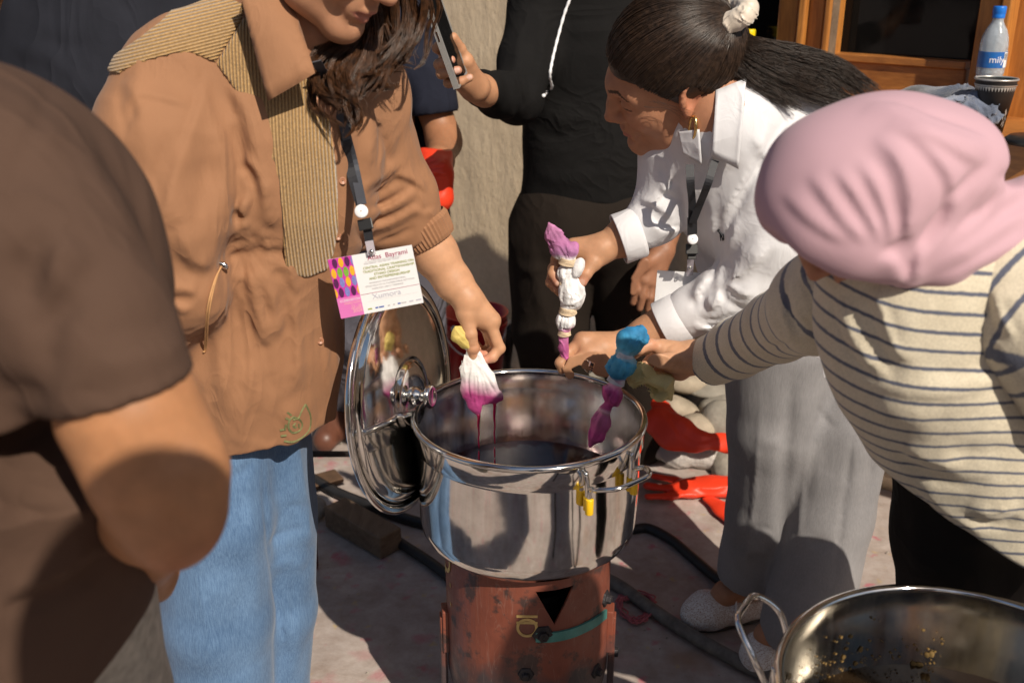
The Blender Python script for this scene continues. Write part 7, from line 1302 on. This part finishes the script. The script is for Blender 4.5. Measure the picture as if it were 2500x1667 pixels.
# ================================================================= THINGS ON THE SILL
def sill_things():
    z = S['z_ledge']
    def at(px, py): return G(px, py, z)
    # paper cup
    c = at(2412, 322); r = empty('paper_cup', tuple(c)); tag(r, 'black paper cup with silver zigzag rim on the window sill', 'cup'); h = .112; k = MB(); k.lathe([(.001, .004), (.027, .004), (.0285, 0), (.042, h)], c, 48); k.lathe([(.0405, h), (.027, .006)], c, 48); k.build('wall', M['cupblack'], r)
    k = MB(); k.lathe([(.0425+.0022*math.cos(a), h+.0022*math.sin(a)) for a in np.linspace(0, 6.283, 10, endpoint=False)], c, 48, close=True); k.lathe([(.0430, h-.010), (.0424, h-.012), (.0418, h-.013)], c, 48); k.build('rim', M['silverprint'], r); k = MB(); k.disc(c+V(0, 0, h-.008), .0395, 40); k.build('drink', mat('pale_blue_paper', (.30, .52, .60), .4, .05, 20), r)
    k = MB()
    for i in range(40):
        a = 2*math.pi*i/40; a2 = 2*math.pi*(i+1)/40; am = (a+a2)/2; f = lambda a_, z_, o=.0004: c+V(math.cos(a_)*(.0285+(.042-.0285)*z_/h+o), math.sin(a_)*(.0285+(.042-.0285)*z_/h+o), z_); k.add([f(a, h-.014), f(a2, h-.014), f(am, h-.024)], [(0, 2, 1)])
    k.build('zigzag_print', M['silverprint'], r, False); k = MB()
    for i in range(14): a = math.radians(-62+rng.uniform(-9, 9)); z0 = rng.uniform(.012, .045); f = lambda a_, z_: c+V(math.cos(a_)*(.0285+(.042-.0285)*z_/h+.0004), math.sin(a_)*(.0285+(.042-.0285)*z_/h+.0004), z_); k.add([f(a-.04, z0), f(a+.04, z0+.003), f(a, z0+.010)], [(0, 1, 2)])
    k.build('sprig_print', M['silverprint'], r, False)
    # water bottle behind the cup
    c = at(2398, 288); r = empty('water_bottle', tuple(c)); tag(r, 'clear plastic water bottle with blue cap and label, on the sill', 'bottle'); s = .88; pr = [(.001, .004), (.026, .002), (.031, .008), (.032, .03), (.030, .055), (.027, .075), (.028, .095), (.031, .112), (.033, .120), (.0325, .124), (.033, .128), (.033, .175), (.0325, .19), (.030, .208), (.024, .226), (.017, .238), (.0132, .246), (.0132, .256)]; pr = [(a*s*1.06, b*s) for a, b in pr]
    k = MB(); k.lathe(pr, c, 48); k.lathe([(max(a-.0012, .0005), b+.0006) for a, b in pr][::-1], c, 48); k.build('shell', M['pet'], r); k = MB(); k.lathe([(.0152*s, .254*s), (.0155*s, .262*s), (.0150*s, .263*s), (.0163*s, .266*s), (.0163*s, .280*s), (.0150*s, .283*s), (.001, .283*s)], c, 36); k.build('cap', mat('blue_cap', (.01, .16, .62), .35, .03, 20), r)
    k = MB(); R = .0333*s*1.06; n = 40
    def ring(a0, a1, z0, z1, m, nm, o=.0004):
        k = MB(); v = [c+V(math.cos(a)*(R+o), math.sin(a)*(R+o), z_) for z_ in (z0, z1) for a in np.linspace(a0, a1, n)]; k.add(v, [(i, i+1, n+i+1, n+i) for i in range(n-1)]); return k.build(nm, m, r)
    lb = ring(math.radians(-185), math.radians(0), .132*s, .172*s, mat('blue_label', (.01, .14, .48), .35, .1, 40, alpha=.85), 'label'); ring(math.radians(-62), math.radians(-40), .133*s, .171*s, M['paper'], 'label_panel', .0008); ring(math.radians(-39), math.radians(-5), .133*s, .171*s, mat('grey_label', (.28, .36, .48), .4, .2, 200), 'label_panel', .0008)
    k = MB()
    for i in range(9): z_ = (.152+.0019*i)*s; v = [c+V(math.cos(a)*(R+.0012), math.sin(a)*(R+.0012), zz) for zz in (z_, z_+.0010*s) for a in (math.radians(-61), math.radians(-52), math.radians(-43))]; k.add(v, [(0, 1, 4, 3), (1, 2, 5, 4)])
    k.build('barcode', M['black_plastic'], r, False); v, f = text_mesh('mily', .021); mesh('lettering', np.array([c+V(math.cos(math.radians(-124)+x/R)*(R+.0010), math.sin(math.radians(-124)+x/R)*(R+.0010), .145*s+y) for x, y, _ in v]), f, M['white_plastic'], r, False)
    # yellow-capped bottle at the left
    t0, zz = Wp(1829, 95, .06); c = WP(t0, zr_left-.0, .055) if False else WP(t0, Wp(1829, 100, .06)[1]-.19, .06); r = empty('water_bottle', tuple(c)); tag(r, 'small bottle with yellow cap behind the ponytail', 'bottle'); k = MB(); pr = [(.001, .003), (.030, .002), (.033, .01), (.033, .13), (.030, .155), (.018, .178), (.0135, .186), (.0135, .196)]; k.lathe(pr, c, 40); k.lathe([(max(a-.0012, .0005), b+.0005) for a, b in pr][::-1], c, 40); k.build('shell', M['pet'], r); k = MB(); k.lathe([(.0150, .194), (.0155, .200), (.0150, .201), (.0162, .204), (.0162, .218), (.015, .220), (.001, .220)], c, 30); k.build('cap', mat('yellow_cap', (.82, .62, .01), .35, .03, 20), r)
    k = MB(); k.box(c-V(0, 0, .02), (.22, .05, .018), WAX); tag(k.build('shelf_board', M['wood_h'], None, False, .003), 'narrow wooden ledge under the yellow-capped bottle', 'ledge')
    # heap of blue-grey felted wool
    F = Field(*box_of([at(2150, 300), at(2380, 340)], .13), .0045)
    for (x, y, rr) in ((2200, 310, .05), (2240, 290, .055), (2290, 300, .06), (2340, 305, .06), (2370, 320, .05), (2150, 320, .04), (2310, 330, .05)): F.el(at(x, y)+V(0, 0, .035), (rr*1.1, rr, rr*.75), k=.02)
    F.cut(V(0, 0, z+.001), V(0, 0, -1)); F.crumple(60, .016, 1, st_=(1, 1, 1)); F.crumple(120, .007, 3, st_=(1, 1, 1)); tag(F.build('felted_scarf', M['wool'], col=lambda v: np.clip(np.array((.13, .155, .22))*(1+.7*noise(v[:, 0], v[:, 1], v[:, 2], 45, 2)[:, None])+.25*(noise(v[:, 0], v[:, 1], v[:, 2], 30, 5)[:, None] > .75), .02, .8)), 'crumpled blue-grey felted scarf heaped on the window sill', 'scarf')
    # dark handle-like things at the right edge
    for i, (x, y) in enumerate(((2520, 352),)):
        k = MB(); k.lathe([(.001, 0), (.05, 0), (.055, .008), (.045, .016), (.001, .018)], at(x, y), 32); tag(k.build('dark_dish', M['black_plastic']), 'small dark dish on the sill at the right edge', 'dish')
M['cupblack'] = mat('black_paper', (.022, .018, .017), .55, .1, 40); M['silverprint'] = mat('silver_print', (.55, .53, .50), .35, .05, 40, metal=.6); M['wool'] = mat('felted_wool', (1, 1, 1), .95, .2, 90, [(220, .8, None, .004)], attr_col=True, sheen=.4)
m_, t_, b_ = nodes('clear_pet'); M['pet'] = m_; b_.inputs['Base Color'].default_value = (.80, .88, .95, 1); b_.inputs['Transmission Weight'].default_value = .72; b_.inputs['Roughness'].default_value = .10; b_.inputs['IOR'].default_value = 1.36; _bump(t_, b_, _noise(t_, 60, 3), .5, .004)
zr_left = 1.2
sill_things()
# ================================================================= THINGS ON THE GROUND
def tube_on_ground(name, pts, r, m, label, cat, lift=0.0):
    P = spline([G(x, y, r) for x, y in pts], 14*len(pts)); P[:, 2] += lift; b = MB(); b.tube(P, r, 10); return tag(b.build(name, m), label, cat)
M['hose'] = mat('black_hose', (.018, .017, .018), .5, .2, 30, [(60, .3, None, .002)]); M['hose_dusty'] = mat('dusty_grey_hose', (.15, .135, .12), .85, .35, 40, [(80, .6, None, .003)])
tube_on_ground('hose', [(1480, 1300), (1545, 1292), (1585, 1290), (1640, 1318), (1700, 1368), (1770, 1425), (1860, 1470)], .0135, M['hose'], 'black hose curving over the ground behind the white mesh shoe', 'hose')
tube_on_ground('hose', [(1440, 1395), (1510, 1428), (1600, 1492), (1700, 1556), (1800, 1612), (1880, 1650), (1960, 1690)], .0155, M['hose_dusty'], 'dusty grey hose running past the toes of the white mesh shoes', 'hose')
tube_on_ground('hose', [(760, 1165), (820, 1200), (900, 1232), (980, 1262), (1080, 1290), (1180, 1310)], .015, M['hose'], 'black hose behind the timber block, under the lid', 'hose')
tube_on_ground('hose', [(930, 1290), (985, 1330), (1050, 1372), (1110, 1420)], .014, M['hose'], 'short black hose running from the timber block to the stove', 'hose')
def timber():
    a, b_ = G(793, 1288), G(929, 1368); d = unit((b_-a)*V(1, 1, 0)); s = V(d[1], -d[0], 0)*-1; L = np.linalg.norm(b_-a)/2; c = (a+b_)/2+s*.038+V(0, 0, .034)
    k = MB(); k.box(c, (L, .037, .032), np.array([d, s, V(0, 0, 1)])); tag(k.build('timber_block', M['rough_wood'], None, False, .005), 'worn timber block lying on the ground left of the stove', 'timber')
    k = MB(); c = G(790, 1170, .012); k.box(c, (.05, .035, .006), np.array([unit(V(.8, .5, 0)), unit(V(-.5, .8, 0)), V(0, 0, 1)])); tag(k.build('board', mat('brown_board', (.10, .055, .03), .8, .2, 30), None, False, .002), 'small brown board beside the jeans', 'board')
    st = stone(G(770, 1240, .03), (.03, .03, .03), (0, .3, .2), 2); tag(st, 'small brown stone at the end of the timber block', 'stone')
    r = empty('metal_stand', tuple(G(770, 1380))); tag(r, 'dark metal stand leg and rail beside the blue jeans', 'stand'); p = G(768, 1385); k = MB(); k.box(V(p[0], p[1], .17), (.009, .009, .17)); k.build('leg', mat('dark_red_iron', (.07, .012, .010), .6, .3, 30), r, False, .002); k = MB(); A = Q(750, 1108, p[1]+.005); B_ = Q(900, 1108, p[1]+.25); k.tube([A, B_], .008, 6); k.build('rail', M['iron'], r)
timber()
def string():
    b = MB()
    for i in range(7):
        c = (1555+rng.uniform(-8, 8), 1482+rng.uniform(-6, 6)); pts = [G(c[0]+(40+rng.uniform(-6, 6))*math.cos(a)-8*math.sin(2*a), c[1]+(34+rng.uniform(-5, 5))*math.sin(a), .004+.002*i) for a in np.linspace(.3, 2*math.pi-.1, 26)]; b.tube(pts, .0022, 5)
    for i in range(4): b.tube(spline([G(1512, 1452+5*i, .006), G(1545, 1450+4*i, .012), G(1590, 1462+5*i, .008), G(1600, 1490, .006)], 18), .0022, 5)
    tag(b.build('string', mat('pink_string', (.48, .13, .15), .8, .2, 60)), 'loop of pink string on the ground right of the stove', 'string')
string()
def gloves():
    def base(pts, rs, fl, h=.0035, extra=(), label='', folds=()):
        F = Field(*box_of([p for q in pts for p in q], .07), h)
        for p, r in zip(pts, rs): F.ch(p, r, .012, fl=fl)
        for q in extra: F.el(*q, k=.02)
        F.wob(26, .004, 2); F.folds(folds); F.crumple(34, .004, 1, st_=(1, 1, 1)); tag(F.build('rubber_glove', M['rubber_red']), label, 'glove')
    z = .05; fl = (V(-.2, -.55, .8), .42); Yk = lambda x, y: Q(x, y, 2.60-(y-1000)*.0016)
    base([[Yk(1612, 1030), Yk(1650, 1055), Yk(1700, 1075)], [Yk(1608, 985), Yk(1640, 1030)], [Yk(1700, 1075), Yk(1760, 1078), Yk(1805, 1088)], [Yk(1790, 1085), Yk(1796, 1125)]], [[.044, .052, .035], [.018, .035], [.032, .026, .028], [.014, .009]], fl, label='orange-red rubber glove lying over the stones, cuff to the left', folds=[([(1650, 1040), (1700, 1075), (1760, 1065)], .008, -.008), ([(1610, 1000), (1640, 1040), (1660, 1080)], .01, .006)])
    g = lambda x, y, z_=.022: G(x, y, z_); fl = (V(0, 0, 1), .55)
    base([[g(1600, 1162), g(1650, 1172), g(1685, 1185)], [g(1582, 1186), g(1640, 1192), g(1685, 1190)], [g(1584, 1212), g(1640, 1210), g(1685, 1200)], [g(1680, 1192), g(1740, 1188), g(1800, 1190)]], [[.013, .014, .018], [.013, .014, .018], [.013, .014, .018], [.042, .045, .048]], fl, label='red rubber glove on the ground with three dark fingers to the left', folds=[([(1690, 1190), (1740, 1195), (1790, 1185)], .01, .006)])
    base([[g(1735, 1220, .014), g(1770, 1245, .014), g(1800, 1270, .014)]], [[.022, .03, .034]], (V(0, 0, 1), .35), label='red rubber glove cuff below the three-fingered glove')
gloves()
def plastic_bag():
    F = Field(*box_of([G(1600, 1090, .05), G(1750, 1150, .03)], .08), .004)
    for (x, y, z_, r) in ((1620, 1095, .04, .05), (1660, 1115, .035, .045), (1705, 1105, .04, .05), (1735, 1120, .03, .04)): F.el(G(x, y, z_), (r, r*.8, r*.7), k=.03)
    F.cut(V(0, 0, .002), V(0, 0, -1)); F.crumple(40, .016, 2, st_=(1, 1, 1)); F.crumple(85, .006, 4, st_=(1, 1, 1)); tag(F.build('plastic_bag', mat('thin_milky_plastic', (.72, .66, .62), .25, .05, 20, [(60, .8, None, .01)], alpha=.55, spec=.6)), 'crumpled translucent plastic bag between the two red gloves', 'bag')
plastic_bag()
def bucket():
    c = Q(1160, 760, 3.12); z1 = c[2]; r = empty('bucket', (c[0], c[1], .002)); tag(r, 'red plastic bucket by the wall, half hidden by the lid and hand', 'bucket'); p = (c[0], c[1], 0); k = MB(); k.lathe([(.001, .004), (.075, .004), (.103, z1-.006), (.108, z1-.004), (.108, z1), (.101, z1), (.074, .008), (.001, .008)], p, 56); k.lathe([(.103, z1-.045), (.106, z1-.04), (.106, z1-.03), (.103, z1-.026)], p, 56); k.build('wall', mat('red_plastic', (.60, .010, .016), .35, .05, 20), r)
    k = MB(); k.tube([V(c[0]+.106*math.cos(a), c[1]+.106*math.sin(a)*math.cos(.3), z1-.02-.10*math.sin(-a)) for a in np.linspace(-math.pi+.0, 0, 24)], .003, 6); k.build('handle', M['white_plastic'], r); k = MB(); k.lathe([(.001, .006), (.010, .005), (.012, 0)], Q(1109, 803, 3.03), 16, np.array([V(1, 0, 0), V(0, 0, 1), V(0, -1, 0)])); k.build('lug', M['white_plastic'], r)
    k = MB(); a, b_ = Q(1248, 800, 3.0), G(1232, 935, .01); k.tube([a, b_], .014, 8); tag(k.build('iron_rod', M['iron']), 'grey iron rod leaning beside the red bucket', 'rod')
bucket()
M['bark'] = mat('bark', (.12, .085, .06), .95, .4, 30, [(40, 1.0, (1, 1, .2), .01)])
lg = MB(); c_ = G(1608, 1062); lg.lathe([(.001, 0), (.030, 0), (.034, .03), (.030, .1), (.033, .15), (.028, .19), (.001, .192)], c_, 18); tag(lg.build('log_stump', M['bark']), 'short rough log standing beside the dark trousers and orange glove', 'log')
# ================================================================= the one taking the picture, behind the lens
def onlooker(x, y, label, dz=0.0):
    root = empty('person', (x, y, 0)); tag(root, label, 'person'); F = Field((x-.45, y-.3, .70), (x+.45, y+.35, 1.62), .012); F.ch([V(x, y, 1.38), V(x, y, 1.05), V(x, y, .8)], [.17, .16, .17], .05, fl=(V(0, 1, 0), .7)); F.rc(V(x-.17, y, 1.43), V(x+.17, y, 1.43), .065, .065, .05)
    for s in (-1, 1): F.ch([V(x+s*.19, y, 1.42), V(x+s*.25, y+.06, 1.20), V(x+s*.12, y+.20, 1.38)], [.062, .05, .042], .03)
    F.build('jacket', M['navy'], root); P = Field((x-.3, y-.2, -.01), (x+.3, y+.25, .95), .014)
    for s in (-1, 1): P.ch([V(x+s*.09, y, .85), V(x+s*.10, y, .45), V(x+s*.11, y, .05)], [.11, .085, .075], .03)
    P.build('trousers', M['denim'], root); parts = [head_mesh(V(x, y+.03, 1.66), frame(V(0, 1, -.2), V(0, 0, 1)), 1.0, (.42, .2, .11))]; trunk(parts, [([V(x, y, 1.55), V(x, y, .9)], [.06, .1]), ([V(x-.12, y+.2, 1.33), V(x-.06, y+.24, 1.40)], [.035, .04]), ([V(x+.12, y+.2, 1.33), V(x+.06, y+.24, 1.40)], [.035, .04]), ([V(x-.1, y, .9), V(x-.11, y, .03)], [.07, .05]), ([V(x+.1, y, .9), V(x+.11, y, .03)], [.07, .05])], (.42, .2, .11)); joined('body', parts, M['skin'], root)
    for o in root.children: o.location.z += 0
    root.scale = (1, 1, 1+dz)
    c = Field((x-.15, y-.15, 1.45), (x+.15, y+.2, 1.85), .01); c.el(V(x, y, 1.70), (.095, .11, .105)); c.build('hair', M['hair_dark'], root)
onlooker(.20, -.17, 'photographer standing behind the camera, seen only as a shadow and in the steel', .07); onlooker(.86, .12, 'onlooker standing beyond the right edge, whose shadow covers the stove')
# courtyard wall behind the camera, mirrored in the pots
bw = MB(); bw.box(V(0, -6.0, 1.3), (9, .15, 1.3)); tag(bw.build('courtyard_wall', M['plaster'], None, False), 'beige courtyard wall behind the camera, mirrored in the steel pots', 'wall')

# loose grit on the ground
gr_ = MB()
for i_ in range(420):
    x_, y_ = rng.uniform(-.9, 1.1), rng.uniform(1.3, 3.1); q_ = rng.uniform(.0012, .0045)*(1.8 if rng.random() < .06 else 1); z_ = .002
    gr_.add([V(x_+q_, y_, z_), V(x_-q_*.5, y_+q_*.8, z_), V(x_-q_*.6, y_-q_*.7, z_), V(x_+rng.normal(0, q_*.3), y_, z_+q_*rng.uniform(.6, 1.2))], [(0, 1, 3), (1, 2, 3), (2, 0, 3), (2, 1, 0)])
tag(gr_.build('grit', M['stone2'], None, False), kind='stuff')
